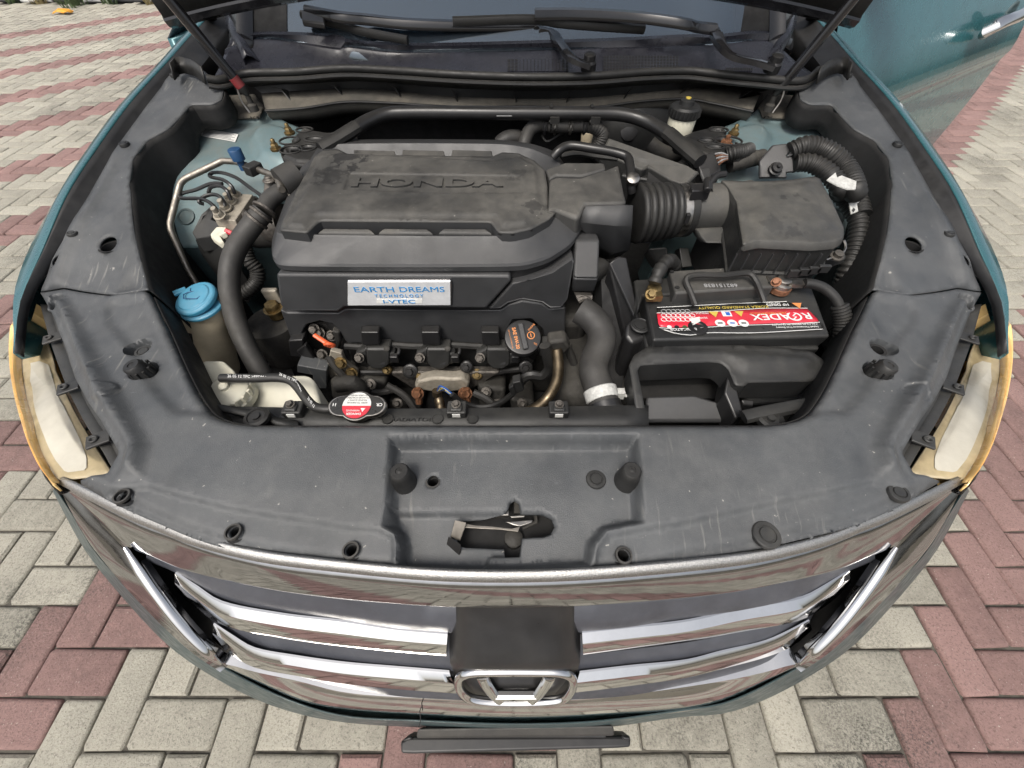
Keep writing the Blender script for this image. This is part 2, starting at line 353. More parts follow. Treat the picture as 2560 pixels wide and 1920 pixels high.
def relief(name, m, parent, outline, g, feats=(), holes=(), step=.007, thick=.004, mirror=False, ang=70, label=None, zfun=None):
    """sheet over the plan outline; z = g(X,Y) + sum of feature heights ramped in from their plan outlines"""
    out = resample(outline, max(24, int(sum((Vector(a)-Vector(b)).length for a, b in zip(outline, outline[1:]+outline[:1]))/step)), True)
    loops = [[(p[0], p[1]) for p in out]]+[[(q[0], q[1]) for q in h] for h in holes]
    xs = [p[0] for p in loops[0]]; ys = [p[1] for p in loops[0]]
    GX, GY = np.meshgrid(np.arange(min(xs), max(xs), step), np.arange(min(ys), max(ys), step)); GX = GX.ravel()+np.random.uniform(-.12,.12,GX.size)*step; GY = GY.ravel()+np.random.uniform(-.12,.12,GY.size)*step
    k = sdist(loops[0], GX, GY) > step*.55
    GX, GY = GX[k], GY[k]
    for h in loops[1:]:
        k = sdist(h, GX, GY) < -step*.45; GX, GY = GX[k], GY[k]
    pts = [Vector((a, b)) for a, b in zip(GX, GY)]; edges = []
    for lp in loops:
        s0 = len(pts); pts += [Vector(p) for p in lp]; edges += [(s0+i, s0+(i+1) % len(lp)) for i in range(len(lp))]
    for ft in feats:
        if ft[2] <= .013:
            lp = resample([Vector((q[0], q[1], 0)) for q in ft[0]], max(12, int(sum((Vector((a[0],a[1],0))-Vector((c[0],c[1],0))).length for a, c in zip(ft[0], list(ft[0][1:])+[ft[0][0]]))/(step*.8))), True)
            ar = sum(lp[i-1].x*lp[i].y-lp[i].x*lp[i-1].y for i in range(len(lp))); sg = 1 if ar > 0 else -1
            for k in (0, .5, 1):
                ring = []
                for i in range(len(lp)):
                    t = (lp[(i+1) % len(lp)]-lp[i-1]).normalized(); ring.append(Vector((lp[i].x-t.y*sg*ft[2]*k, lp[i].y+t.x*sg*ft[2]*k)))
                s0 = len(pts); pts += ring
                if k != .5: edges += [(s0+i, s0+(i+1) % len(ring)) for i in range(len(ring))]
    vv, ee, ff, *_ = geometry.delaunay_2d_cdt(pts, edges, [], 0, 1e-6)
    VX = np.array([p[0] for p in vv]); VY = np.array([p[1] for p in vv])
    Z = np.array([g(a, b) for a, b in zip(VX, VY)])
    for ft in feats:
        poly, hgt, ramp = ft[:3]
        d = sdist(poly, VX, VY); t = np.clip(d/ramp+(.5 if len(ft) > 3 else 0), 0, 1); t = t*t*(3-2*t); Z = Z+hgt*t
    if zfun is not None: Z = zfun(VX, VY, Z)
    F = np.array(ff); cx = VX[F].mean(1); cy = VY[F].mean(1)
    ok = inside(loops[0], cx, cy)
    for h in loops[1:]: ok &= ~inside(h, cx, cy)
    if mirror: VX = 2*MX-VX
    me = bpy.data.meshes.new(name); me.from_pydata(list(zip(VX.tolist(), VY.tolist(), Z.tolist())), [], F[ok].tolist())
    bm = bmesh.new(); bm.from_mesh(me)
    for f in bm.faces:
        if f.normal.z < 0: f.normal_flip()
    bmesh.ops.delete(bm, geom=[v for v in bm.verts if not v.link_faces], context='VERTS'); bm.to_mesh(me); bm.free()
    me.shade_smooth(); me.set_sharp_from_angle(angle=R(ang))
    o = link(name, me, m, parent, label)
    if thick: q = o.modifiers.new('thick', 'SOLIDIFY'); q.thickness = thick; q.offset = -1
    return o
def text(s, name, m, parent, origin, xdir, ydir, size, ext=.0004, sx=1, bold=0, align='CENTER', label=None):
    cu = bpy.data.curves.new('t', 'FONT'); cu.body = s; cu.size = size; cu.extrude = ext; cu.align_x = align; cu.align_y = 'CENTER'; cu.offset = bold*size; cu.resolution_u = 3
    ob = bpy.data.objects.new('t', cu); COL.objects.link(ob); dg = bpy.context.evaluated_depsgraph_get()
    me = bpy.data.meshes.new_from_object(ob.evaluated_get(dg)); bpy.data.objects.remove(ob); bpy.data.curves.remove(cu)
    if me.vertices:
        yc = (min(v.co.y for v in me.vertices)+max(v.co.y for v in me.vertices))/2
        for v in me.vertices: v.co.y -= yc
    X = Vector(xdir).normalized(); Y = Vector(ydir); Y = (Y-X*Y.dot(X)).normalized(); Z = X.cross(Y); o0 = Vector(origin)
    for v in me.vertices: v.co = o0+X*(v.co.x*sx)+Y*v.co.y+Z*v.co.z
    me.name = name; me.materials.clear()
    return link(name, me, m, parent, label)
# ================================================================== ground and pavers
PW = .1048
H0 = Vector((1.262, .088-PW))
def brick_mesh(nm, m, jit, full=True):
    a, b = PW-.0022, PW/2-.0022
    ring = []
    c = .006
    for sx, sy in ((-1,-1),(1,-1),(1,1),(-1,1)):
        e = [(sx*(a-c), sy*b), (sx*a, sy*(b-c))]
        if sx*sy > 0: e = e[::-1] if (sx, sy) == (1, 1) else e[::-1]
        ring += e if sx*sy < 0 else e
    ring = [(-a,-b+c),(-a+c,-b),(a-c,-b),(a,-b+c),(a,b-c),(a-c,b),(-a+c,b),(-a,b-c)]
    ring = [(x+random.uniform(-jit,jit), y+random.uniform(-jit,jit)) for x, y in ring]
    V = []; 
    for z, ins in ((-.03, 0), (-.0065, 0), (-.0015, .003), (0, .008)):
        V += [(x-math.copysign(ins, x), y-math.copysign(ins, y), z+(random.uniform(-.0006,.0006) if z == 0 else 0)) for x, y in ring]
    F = []
    for k in range(3): F += [(k*8+i, k*8+(i+1) % 8, k*8+8+(i+1) % 8, k*8+8+i) for i in range(8)]
    F.append(tuple(range(24, 32)))
    me = bpy.data.meshes.new(nm); me.from_pydata(V, [], F); me.materials.append(MATS[m]); me.shade_smooth(); me.set_sharp_from_angle(angle=R(60)); return me
GB = [brick_mesh('brick', 'paver_grey', .0024) for _ in range(6)]; RB = [brick_mesh('brick', 'paver_red', .0024) for _ in range(6)]
b = B(); b.poly([(-12,-4,-.012),(12,-4,-.012),(12,8.28,-.012),(-12,8.28,-.012)])
pave = b.make('pavement', 'joint_soil'); props(pave, 'herringbone block paving in pale grey with red zigzag bands', 'pavement', kind='structure')
bricks = []
for j in range(-45, 46):
    for i in range(-130, 131):
        x = H0.x+PW*(i+2*j); y = H0.y+PW*(i-2*j)
        if not (-11 < x < 11 and -3.6 < y < 8.1): continue
        red = j % 3 == 0 and j >= -33
        bricks.append((x+PW, y+PW/2, 0, red)); bricks.append((x+PW/2, y+2*PW, 1, red))
def projpx(p):
    d = Vector(p)-Vector((0,0,CH)); zc = d.y*CP-d.z*SP
    if zc < .05: return None
    return 1280+FPX*d.x/zc, 960+FPX*(-d.y*SP-d.z*CP)/zc, zc
CARPX = [(430,60),(330,200),(220,360),(100,560),(30,760),(12,900),(30,1100),(110,1230),(220,1450),(400,1620),(600,1740),(860,1810),(1010,1830),(1040,1890),(1570,1870),(1600,1800),(1850,1760),(2080,1640),(2300,1420),(2440,1220),(2530,1000),(2548,850),(2480,620),(2340,370),(2560,95),(2560,-10),(430,-10)]
scored = []
for q in bricks:
    pr = projpx((q[0], q[1], 0))
    if pr is None: continue
    X, Y, zc = pr
    if -40 < X < 2600 and -10 < Y < 1960:
        inc = bool(inside(CARPX, np.array([X]), np.array([Y]))[0])
        if not inc: scored.append((1/zc**3*(CH), q))
scored.sort(key=lambda t: -t[0]); near = set(id(q) for _, q in scored[:300])
for q in bricks:
    if id(q) in near:
        me = random.choice(RB if q[3] else GB)
        o = bpy.data.objects.new('brick', me); COL.objects.link(o); o.parent = pave
        o.location = (q[0]+random.uniform(-.0008,.0008), q[1]+random.uniform(-.0008,.0008), random.uniform(-.003,.002)); o.rotation_euler = (random.uniform(-.012,.012), random.uniform(-.009,.009), q[2]*math.pi/2+random.choice((0, math.pi))+random.uniform(-.008,.008))
for nm, mm, rd in (('paver_bricks', 'paver_grey', False), ('paver_bricks', 'paver_red', True)):
    rest = [q for q in bricks if id(q) not in near and q[3] == rd]; V = []; F = []
    for q in rest:
        a, bb = PW-.0035, PW/2-.0035
        if q[2]: a, bb = bb, a
        n = len(V); z = random.uniform(-.0018,.0015); tx, ty = random.uniform(-.01,.01), random.uniform(-.01,.01)
        for zz, ins in ((-.012, 0), (-.006, 0), (0, .006)):
            for sx, sy in ((-1,-1),(1,-1),(1,1),(-1,1)):
                V.append((q[0]+sx*(a-ins), q[1]+sy*(bb-ins), zz+z+(tx*sx*a+ty*sy*bb if zz == 0 else 0)))
        for k in (0, 4): F += [(n+k+i, n+k+(i+1) % 4, n+k+4+(i+1) % 4, n+k+4+i) for i in range(4)]
        F.append((n+8, n+9, n+10, n+11))
    me = bpy.data.meshes.new(nm); me.from_pydata(V, [], F); o = link(nm, me, mm, pave); o['kind'] = 'stuff'
# land beyond the paving, out to the horizon
b = B()
for x0, x1, y0, y1 in ((-900, 900, 8.52, 900), (-900, -12, -900, 8.52), (12, 900, -900, 8.52), (-12, 12, -900, -4)):
    b.poly([(x0,y0,-.02),(x1,y0,-.02),(x1,y1,-.02),(x0,y1,-.02)])
props(b.make('ground', 'verge'), 'bare earth verge beyond the kerb', 'ground', kind='structure')
# ================================================================== the car: bodywork
car = thing('car', 'teal crossover car with bonnet propped open and front door swung wide', 'car', (0, 1.6, 0))
GB_ = [(-.05,.765),(.05,.79),(.1,.803),(.2,.823),(.3,.836),(.45,.846),(.6,.866),(.76,.903),(.88,.935),(1.03,.968),(1.18,.998),(1.32,1.02)]
def gcov(x, y):
    return lerp(GB_, y)-.045*sstep(.55, .86, abs(x))*(1-sstep(.5, .72, y))
mat('flange_shade_black', (.010,.0105,.012), .42, dust=.08)  # near-black colour stands for shade on the teal inner flange
# ---- fenders
crest = [px(1,1330,95,-.79), px(1,1200,230,-.812), px(1,1050,400,-.828), px(1,820,650,-.845), px(1,600,950,-.855), px(1,420,1235,-.860), px(4,260,580,-.865), px(4,130,900,-.865), px(4,90,1225,-.855)]
crest = [crest[0]+(crest[0]-crest[1])*1.2]+crest
for mirror in (False, True):
    C = spline(crest, 36); n = len(C)
    rows = [[] for _ in range(9)]
    for i, c in enumerate(C):
        t = i/(n-1); tip = sstep(.55, .93, t)      # narrows to a point at the front
        wi = (.046*(1-tip)+.004); wo = .033*(1-sstep(.80, 1, t))+.006
        dn = .62*(1-sstep(.80, 1, t))+.02
        prof = [(wi, -.055*(1-tip)-.006), (wi, -.013), (wi*.85, -.005), (wi*.3, .0), (0, 0), (-wo*.45, -.004), (-wo*.85, -.018*(1-tip)-.003), (-wo*1.08, -.050*(1-tip)-.010), (-wo*1.12, -dn)]
        for k, (dx, dz) in enumerate(prof): rows[k].append(c+Vector((dx, 0, dz)))
    tq = [1.05-sstep(.55,.93,i/(n-1)) for i in range(n)]
    edge_in = [c+Vector((.006*(1-sstep(.55,.93,i/(n-1)))+.001, 0, -.001)) for i, c in enumerate(C)]
    b = B(); b.loft([edge_in]+rows[4:]); fd = b.make('fender', 'teal_paint', car, ang=50, mirror=mirror, thick=.0015)
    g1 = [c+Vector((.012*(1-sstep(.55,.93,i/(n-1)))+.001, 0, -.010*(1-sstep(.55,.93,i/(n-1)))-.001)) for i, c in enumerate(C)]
    b = B(); b.loft([[p+Vector((0,0,-.001)) for p in edge_in], g1, [p+Vector((0,0,-.018*q)) for p,q in zip(rows[2],tq)], [p+Vector((0,0,-.016*q)) for p,q in zip(rows[1],tq)], [p+Vector((0,0,-.02*q)) for p,q in zip(rows[0],tq)]]); b.make('flange_shade', 'flange_shade_black', fd, ang=50, mirror=mirror, thick=.0015)  # inner flange strip, its shade put into the colour
# ---- plastic covers round the bay
zf = 4
split = surfs(gcov, 4, [(258,845),(410,822),(700,865),(945,833)])
sideout = surfs(gcov, 4, [(262,825),(330,640),(400,515),(500,330),(600,165),(690,5)])+surfs(gcov, 1, [(720,985),(880,765),(1040,555),(1085,470)])
siderear = surfs(gcov, 1, [(1110,440),(1280,432),(1440,560)])
sidein = surfs(gcov, 1, [(1425,640),(1360,672),(1225,672),(1150,760),(1080,830),(950,900),(855,1020),(828,1200)])+surfs(gcov, 4, [(830,180),(838,300),(860,480),(900,660),(942,825)])
split_r = [p+Vector((0,.0025,0)) for p in split]
outline_side = split_r[::-1]+[]
outline_side = [split_r[0]]+sideout+siderear+sidein+[split_r[3], split_r[2], split_r[1]]
valley = surfs(gcov, 4, [(410,830),(470,640),(640,300),(760,60)])+surfs(gcov, 1, [(800,900),(960,700),(1110,520)])
crease_in = surfs(gcov, 4, [(700,868),(870,622),(950,840)])
def hole_ring(fr, x, y, r, g=gcov, sx=1, n=18):
    c = onsurf(g, fr, x, y); return [Vector((c.x+r*sx*math.cos(2*math.pi*k/n), c.y+r*math.sin(2*math.pi*k/n), c.z)) for k in range(n)]
def cup(parent, c, r, depth=.02, m='deep_black', mirror=False, name='hole_liner'):
    b = B(); rows = [[Vector((c.x+rr*math.cos(2*math.pi*k/18), c.y+rr*math.sin(2*math.pi*k/18), c.z+dz)) for k in range(18)] for rr, dz in ((r+.004,-.0045),(r*.98,-.005),(r*.96,-depth),(.0005,-depth-.001))]
    b.loft(rows, True); return b.make(name, m, parent, mirror=mirror)
def clip(parent, c, r=.010, m='bay_plastic', mirror=False, tilt=(0,0,1)):
    b = B(); b.lathe(c, tilt, [(r,-.004),(r,.0012),(r*.92,.0026),(r*.66,.003),(r*.62,.0018),(r*.55,.0018),(r*.5,.0034),(0,.0036)], 20)
    return b.make('clip', m, parent, mirror=mirror)
# outer lip of the side cover sits higher, the inner part falls to the bay
lip = [onsurf(gcov,4,262,825)]+sideout+[siderear[0]]+valley[::-1]
side_feats = [(lip, .012, .03), ([p for p in crease_in]+[sidein[-1]], -.010, .02)]
for mirror in (False, True):
    hs_ = [hole_ring(4,690,538,.0155,sx=1.05), hole_ring(4,363,648,.0095)]
    sc = relief('side_cover', 'cover_plastic', car, outline_side, gcov, side_feats, hs_, step=.008, mirror=mirror)
    for fr, x, y, r in ((4,690,538,.0155),(4,363,648,.0095)): cup(sc, onsurf(gcov, fr, x, y), r, .04, mirror=mirror)
    for fr, x, y in ((4,472,478),(1,805,935),(1,1125,490)):
        c = onsurf(gcov, fr, x, y); c.z += .003; clip(sc, c, .0095, mirror=mirror)
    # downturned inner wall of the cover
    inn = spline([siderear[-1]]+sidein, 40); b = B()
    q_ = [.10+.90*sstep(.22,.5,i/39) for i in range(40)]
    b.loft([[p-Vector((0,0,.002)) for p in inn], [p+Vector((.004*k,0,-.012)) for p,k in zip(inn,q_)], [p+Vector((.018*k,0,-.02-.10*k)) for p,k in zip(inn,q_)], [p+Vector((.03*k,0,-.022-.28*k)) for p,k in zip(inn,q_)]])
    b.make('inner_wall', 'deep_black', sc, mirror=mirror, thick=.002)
    # rear end lip
    b = B(); q = surfs(gcov,1,[(1080,450),(1090,380),(1150,352),(1240,385),(1300,430)]); q2 = [p+Vector((0,.02,.028)) for p in q]
    e = spline(pzs(1, 1.025, [(1085,405),(1130,365),(1220,380),(1300,430)]), 10); e2 = [p+Vector((0,-.014,-.028)) for p in e]
    b.loft([e2, e]); b.make('end_lip', 'rubber', sc, mirror=mirror, thick=.003)
# ---- radiator cover: U-shaped front panel
chrome_l = [(300,278),(490,390),(630,457),(755,510),(865,558),(1052,616),(1250,661),(1500,697)]
chrome_c = [(0,715),(400,748),(800,757),(1200,742),(1500,715)]
chrome_r = [(0,690),(330,628),(600,568),(860,500),(1060,412),(1200,330),(1310,268)]
dense = lambda P, n: spline(P, n)
front_edge = dense(surfs(gcov,7,chrome_l)+surfs(gcov,8,chrome_c)+surfs(gcov,9,chrome_r), 60)
left_out = surfs(gcov,4,[(258,852),(300,920),(380,1105),(430,1230),(480,1390),(560,1540),(640,1655)])+surfs(gcov,7,[(562,172),(505,272),(350,292)])
bay_l = surfs(gcov,4,[(945,840),(1000,960),(1060,1080),(1170,1330),(1260,1500),(1340,1600)])+surfs(gcov,7,[(1070,10),(1190,28)])
right_out = mirs(left_out); bay_r = mirs(bay_l)
bay_front = [bay_l[-1].lerp(bay_r[-1], k/12) for k in range(1,12)]
bay_edge = spline(bay_l, 30)+bay_front+mirs(spline(bay_l, 30))[::-1]
split_f = [p-Vector((0,.0005,0)) for p in split]
outline_rad = [split_f[0]]+left_out[1:]+front_edge[1:-1]+right_out[::-1][:-1]+mirs(split_f)+bay_edge[::-1]+split_f[::-1][:-1]
flange = surfs(gcov,4,[(250,848),(425,835),(520,960),(640,1180),(740,1380),(820,1500),(900,1640)])+surfs(gcov,7,[(735,140),(690,312),(525,320),(565,172)])+surfs(gcov,4,[(560,1540),(430,1230),(300,920)])
inner_f = surfs(gcov,4,[(700,868),(640,960),(650,1060),(760,1180),(950,1500),(1080,1640),(1360,1640),(1260,1500),(1060,1080),(945,838)])
crease_f = surfs(gcov,7,[(700,312),(860,360),(1050,408),(1300,455),(1500,482)])+surfs(gcov,8,[(0,505),(165,520),(240,560),(245,640),(240,700),(800,716),(1165,700),(1185,610),(1240,545),(1410,515),(1621,482)])+surfs(gcov,9,[(300,420),(600,360),(900,292)])
front_low = crease_f+[front_edge[-6]]+front_edge[::-1][8:-8]+[front_edge[6]]
front_low = crease_f+mirs([onsurf(gcov,7,520,330)])+front_edge[::-1][3:-3]+surfs(gcov,7,[(520,330)])
recess = surfs(gcov,8,[(205,85),(1398,80),(1412,300),(1421,505),(1245,540),(1195,605),(1180,712),(800,735),(238,712),(245,600),(230,555),(168,520),(190,420)])
latchrec = surfs(gcov,8,[(195,412),(768,412),(770,372),(800,345),(835,372),(842,408),(950,410),(1004,442),(1018,490),(994,532),(950,548),(846,552),(838,645),(690,650),(660,720),(240,712),(245,600),(215,480)])
latchhole = surfs(gcov,8,[(776,402),(782,378),(802,362),(824,378),(832,425),(940,428),(985,450),(1000,490),(980,524),(945,536),(838,545),(828,638),(757,640),(752,592),(560,584),(518,572),(516,455),(640,447),(760,425)])
bevel_back = surfs(gcov,8,[(120,30),(1500,30),(1500,-20),(120,-20)])
feats = [(flange, .020, .032), (mirs(flange), .020, .032), (inner_f, -.007, .018), (mirs(inner_f), -.007, .018), (front_low, -.006, .008), (recess, -.024, .013), (latchrec, -.010, .007)]
rnd = []
for fr, x, y, r, h in ((4,365,905,.0165,-.012),(4,866,1180,.0195,-.014),(4,903,1335,.0195,-.016)):
    for mm_ in (0, 1):
        ring = hole_ring(fr, x, y, r); feats.append((mirs(ring) if mm_ else ring, h, .004))
for mm_ in (0,1):
    ring = hole_ring(4,680,1488,.017,sx=1.25); feats.append((mirs(ring) if mm_ else ring, .005 if not mm_ else -.004, .004))
holes = []
hl = [(4,380,915,.0065),(7,570,375,.0075),(7,1095,545,.0075),(8,30,630,.0075),(8,1320,655,.0075),(8,405,270,.0075),(10,505,965,.0095)]
for fr, x, y, r in hl: holes.append(hole_ring(fr, x, y, r))
def edge_soft(X, Y, Z):                      # rolled rear edge over the bay and the step just in front of it
    d = sdist([(p.x, p.y) for p in bay_edge], X, Y, closed=False)
    Z = Z-.012*np.clip(1-d/.012, 0, 1)**2
    d = sdist([(p.x, p.y) for p in front_edge], X, Y, closed=False); Z = Z-.011*np.clip(1-d/.014, 0, 1)
    return Z
rad = relief('radiator_cover', 'cover_plastic', car, outline_rad, gcov, feats, holes+[latchhole], step=.005, zfun=edge_soft)
for fr, x, y, r in hl: 
    c = onsurf(gcov, fr, x, y); c.z -= .004+(.024 if fr == 8 and x == 405 else 0)
    cup(rad, c, r, .03)
    if fr in (7, 8):
        b = B(); b.lathe(c+Vector((0,0,.004)), (0,0,1), [(r*1.0,-.004),(r*1.02,.0004),(r*1.30,.0002),(r*1.36,-.003)], 24, cap=False); b.make('hole_rim', 'hose_rubber', rad)
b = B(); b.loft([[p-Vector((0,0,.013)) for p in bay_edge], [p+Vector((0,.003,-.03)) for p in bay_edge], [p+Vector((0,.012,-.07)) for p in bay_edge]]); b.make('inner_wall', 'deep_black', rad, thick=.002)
for p, r in ((onsurf(gcov,9,415,555),.0165),(onsurf(gcov,9,1040,355),.013)):
    p.z -= .004; clip(rad, p, r)
clip(rad, onsurf(gcov,8,1202,262)+Vector((0,0,-.0245)), .0135)
cL = onsurf(gcov,4,888,1195); cL.z -= .011; clip(rad, cL, .0135)
cR = onsurf(gcov,10,930,725); cR.z -= .012; clip(rad, cR, .0125)
def bump_stop(c, h, r=.017, axis=(0,0,1), m='rubber', ridg=False):
    b = B(); b.lathe(c, axis, [(r,0),(r*.98,h*.15),(r*.80,h*.7),(r*.74,h*.93),(r*.62,h),(r*.3,h),(r*.28,h-.001),(r*.12,h-.001),(0,h)], 22)
    if ridg:
        for k in range(10):
            a = 2*math.pi*k/10; b.box(Vector(c)+Vector((math.cos(a)*r*.86, math.sin(a)*r*.86, h*.42)), (.003,.003,h*.7))
    return b.make('rubber_bumper', m, rad)
for x, y in ((268,275),(1350,270)):
    c = onsurf(gcov,8,x,y); c.z -= .026; bump_stop(c, .036, .0165)
for s_ in (0,1):
    c = onsurf(gcov,4,905,1345); c.z -= .018
    if s_: c = mir(c)
    bump_stop(c, .034, .017, (-.12 if not s_ else .12, -.05, 1), ridg=True)
# latch inside the opening
lz = .775
b = B(); q = pzs(8, .755, [(480,400),(1060,400),(1060,680),(480,680)]); b.prism(q, (0,0,-.01)); b.make('latch_tray', 'deep_black', rad)
b = B(); P = pzs(8, .795, [(520,490),(575,500),(580,525),(545,535),(530,570),(500,590),(496,570),(510,520)])
arm = pzs(8,.792,[(540,500),(620,515),(700,520),(790,530),(830,520),(820,545),(740,535),(640,530),(560,525)]); b.prism(arm, (0,0,-.003))
tab = [pz(8,522,490,.800), pz(8,576,502,.800), pz(8,548,578,.784), pz(8,502,566,.784)]; b.prism(tab, (0,-.002,-.003))
b.make('latch_lever', 'bare_pipe', rad, bev=.0008)
b = B(); hd = [pz(8,490,565,.789), pz(8,552,605,.789), pz(8,540,678,.770), pz(8,476,630,.770)]; b.prism(hd, (0,-.004,-.008)); b.make('lever_grip', 'satin_black', rad, bev=.003, seg=3)
b = B(); b.prism(pzs(8,.788,[(705,445),(778,443),(776,468),(704,470)]), (0,0,-.01)); b.prism(pzs(8,.785,[(760,498),(890,488),(885,502),(830,520),(800,515)]), (0,0,-.003)); b.prism(pzs(8,.782,[(780,470),(855,462),(850,476),(790,480)]), (0,0,-.004)); b.make('latch_catch', 'steel', rad, bev=.001)
b = B()
for k in range(7): b.box(pz(8,808+k*14,430,.772), (.004,.018,.004))
b.tube(pzs(8,.768,[(900,440),(905,500),(840,530)]), .003, 8); b.lathe(pz(8,800,575,.765),(0,0,1),[(.012,-.01),(.012,0),(.006,.004)],14); b.make('latch_spring', 'grime', rad)
b = B(); q = pzs(8,.772,[(500,600),(752,592),(756,690),(500,690)]); b.make('latch_shelf', 'bay_plastic', rad) if False else b.bm.free()
# ================================================================== grille, bumper, headlights
def P3(fr, pts): return [pz(fr, x, y, z) for x, y, z in pts]
# chrome surround: top band
topL = [(262,300,.772),(480,405,.782),(620,473,.786),(750,525,.789),(860,573,.791),(1050,630,.794),(1250,673,.796),(1500,705,.798)]
topC = [(400,755,.800),(800,764,.800),(1200,749,.800)]
topR = [(0,697,.797),(330,635,.794),(600,575,.791),(860,507,.788),(1060,419,.784),(1200,337,.780),(1325,282,.772)]
T0 = spline(P3(7,topL)+P3(8,topC)+mirs(P3(7,topL))[::-1], 64)
botL = [(600,615,.745),(680,650,.748),(860,722,.752),(1100,782,.755),(1400,837,.757)]
botC = [(400,896,.757),(800,905,.757),(1180,892,.757)]
botR = [(400,761,.754),(700,686,.750),(930,628,.747),(1010,602,.745)]
Bt = spline(P3(7,botL)+P3(8,botC)+mirs(P3(7,botL))[::-1], 64)
def lift(P, dy, dz): return [p+Vector((0,dy,dz)) for p in P]
b = B()
rows = [lift(T0, .012, -.012), lift(T0, .008, .002), T0]
def tp_(i, n=64): return min(1, math.sin(math.pi*i/(n-1))*6)
M1 = [a.lerp(c, .10)+Vector((0,-.004,.0005))*tp_(i) for i, (a, c) in enumerate(zip(T0, Bt))]
M2 = [a.lerp(c, .22)+Vector((0,-.005,-.001))*tp_(i) for i, (a, c) in enumerate(zip(T0, Bt))]
M3 = [a.lerp(c, .88)+Vector((0,-.003,0))*tp_(i) for i, (a, c) in enumerate(zip(T0, Bt))]
rows += [M1, M2, M3, Bt, lift(Bt, .012, .0), lift(Bt, .03, .004)]
b.loft(rows)
frame = b.make('grille_surround', 'chrome_dim_reflect', car, ang=45, label='chrome grille surround with scuffed top edge')
b = B(); b.loft([lift(T0, .008, .0060), lift(T0, .004, .0062), lift(T0, .0005, .0040), [a.lerp(c, .6)+Vector((0,-.0008,.0014)) for a, c in zip(T0, M1)]]); b.make('scuffed_edge', 'pitted_chrome', frame, thick=.001)
# side wings of the surround
for mirror in (False, True):
    out = [(262,300,.772),(345,470,.745),(440,625,.715),(640,842,.665),(900,1082,.605),(1060,1185,.588)]
    inn = [(600,615,.745),(660,700,.730),(750,830,.705),(870,985,.668),(990,1108,.630),(1070,1180,.592)]
    O = spline(P3(7,out), 40); I = spline(P3(7,inn), 40)
    Ma = [a.lerp(c, .35)+Vector((-.003,-.006,.004))*min(1,i/10) for i, (a, c) in enumerate(zip(O, I))]; Mb = [a.lerp(c, .85)+Vector((-.001,-.002,.0015))*min(1,i/10) for i, (a, c) in enumerate(zip(O, I))]
    Id = [p+Vector((.002,.006,-.012)) for p in I]
    Od = [p+Vector((.002,.012,-.012)) for p in O]
    b = B(); b.loft([Od, O, Ma, Mb, I, Id]); b.make('surround_wing', 'chrome_dim_reflect', frame, ang=45, mirror=mirror)
    # slim chrome bar along the inner edge of the wing
    Tt = [p+Vector((0,-.002,.003)) for p in I[:-2]]
    b = B(); b.tube(Tt, [.0068*min(1, .35+i/10)*min(1, .3+(len(Tt)-1-i)/8) for i in range(len(Tt))], 10, flat=.8); b.make('side_bar', 'chrome', frame, mirror=mirror)
def pmix(A_, C_, t, dz):                       # point seen part way between two points, dz below the first
    out_ = []
    for a, c in zip(A_, C_):
        xa, ya, _ = projpx(a); xc, yc, _ = projpx(c); out_.append(pz(0, xa+(xc-xa)*t, ya+(yc-ya)*t, a.z+dz))
    return out_
# lower chrome bar
lL = P3(7,[(1055,1168,.600),(1110,1180,.598),(1190,1203,.592),(1400,1248,.582)]); lB = P3(7,[(1040,1182,.592),(1090,1208,.585),(1180,1256,.575),(1420,1362,.555)])
lbt = lL+P3(8,[(0,1302,.572),(370,1330,.568),(800,1345,.566),(1200,1328,.568)])+mirs(lL)[::-1]
lbb = lB+P3(8,[(0,1405,.540),(370,1428,.536),(800,1444,.534),(1200,1430,.536)])+mirs(lB)[::-1]
A = spline(lbt, 50); Cc = spline(lbb, 50)
Cc = pmix(A, Cc, 1.0, -.055)
b = B(); b.loft([lift(A,.03,.0), A, pmix(A,Cc,.10,-.003), pmix(A,Cc,.55,-.014), pmix(A,Cc,.62,-.018), Cc, lift(Cc,.02,-.01)]); b.make('lower_bar', 'chrome', frame, ang=40)
b = B(); cr = spline(P3(8,[(375,1318,.569),(362,1345,.560),(366,1380,.550),(358,1420,.537)]),8); b.tube([p+Vector((0,-.011,0)) for p in cr], .0007, 5); b.make('crack', 'deep_black', frame)
# slats
def slat(name, tf, bf, mirror=False):
    T = spline(tf, 30); Bq = spline(bf, 30)
    T1 = pmix(T, Bq, .06, -.001); m0 = pmix(T, Bq, .52, -.008); m1 = pmix(T, Bq, .60, -.011); bq = pmix(T, Bq, 1.0, -.040); b9 = [p+Vector((0,.012,-.001)) for p in bq]
    b = B(); tb_ = [p+Vector((0,.003,-.022)) for p in T]; b.loft([tb_, lift(T,.0012,-.001), T1, m0, m1, bq, b9])
    b.poly([tb_[0], T[0], m0[0], bq[0], b9[0]]); b.poly([tb_[-1], T[-1], m0[-1], bq[-1], b9[-1]])
    return b.make('slat', 'chrome', frame, ang=25, mirror=mirror)
slat('slat', P3(7,[(825,737,.722),(930,805,.716),(1030,870,.712),(1320,930,.706),(1621,965,.702)])+P3(8,[(250,1002,.700),(488,1022,.700)]), P3(7,[(818,812,.700),(905,893,.692),(1050,985,.684),(1320,1045,.676),(1621,1086,.672)])+P3(8,[(250,1112,.669),(480,1130,.668)]))
slat('slat', P3(8,[(1122,1016,.700),(1350,992,.701),(1621,962,.703)])+P3(9,[(300,902,.707),(585,850,.712),(690,795,.717),(800,727,.722)]), P3(8,[(1128,1127,.668),(1350,1100,.670),(1621,1066,.672)])+P3(9,[(300,1015,.677),(575,960,.684),(700,885,.692),(806,795,.700)]))
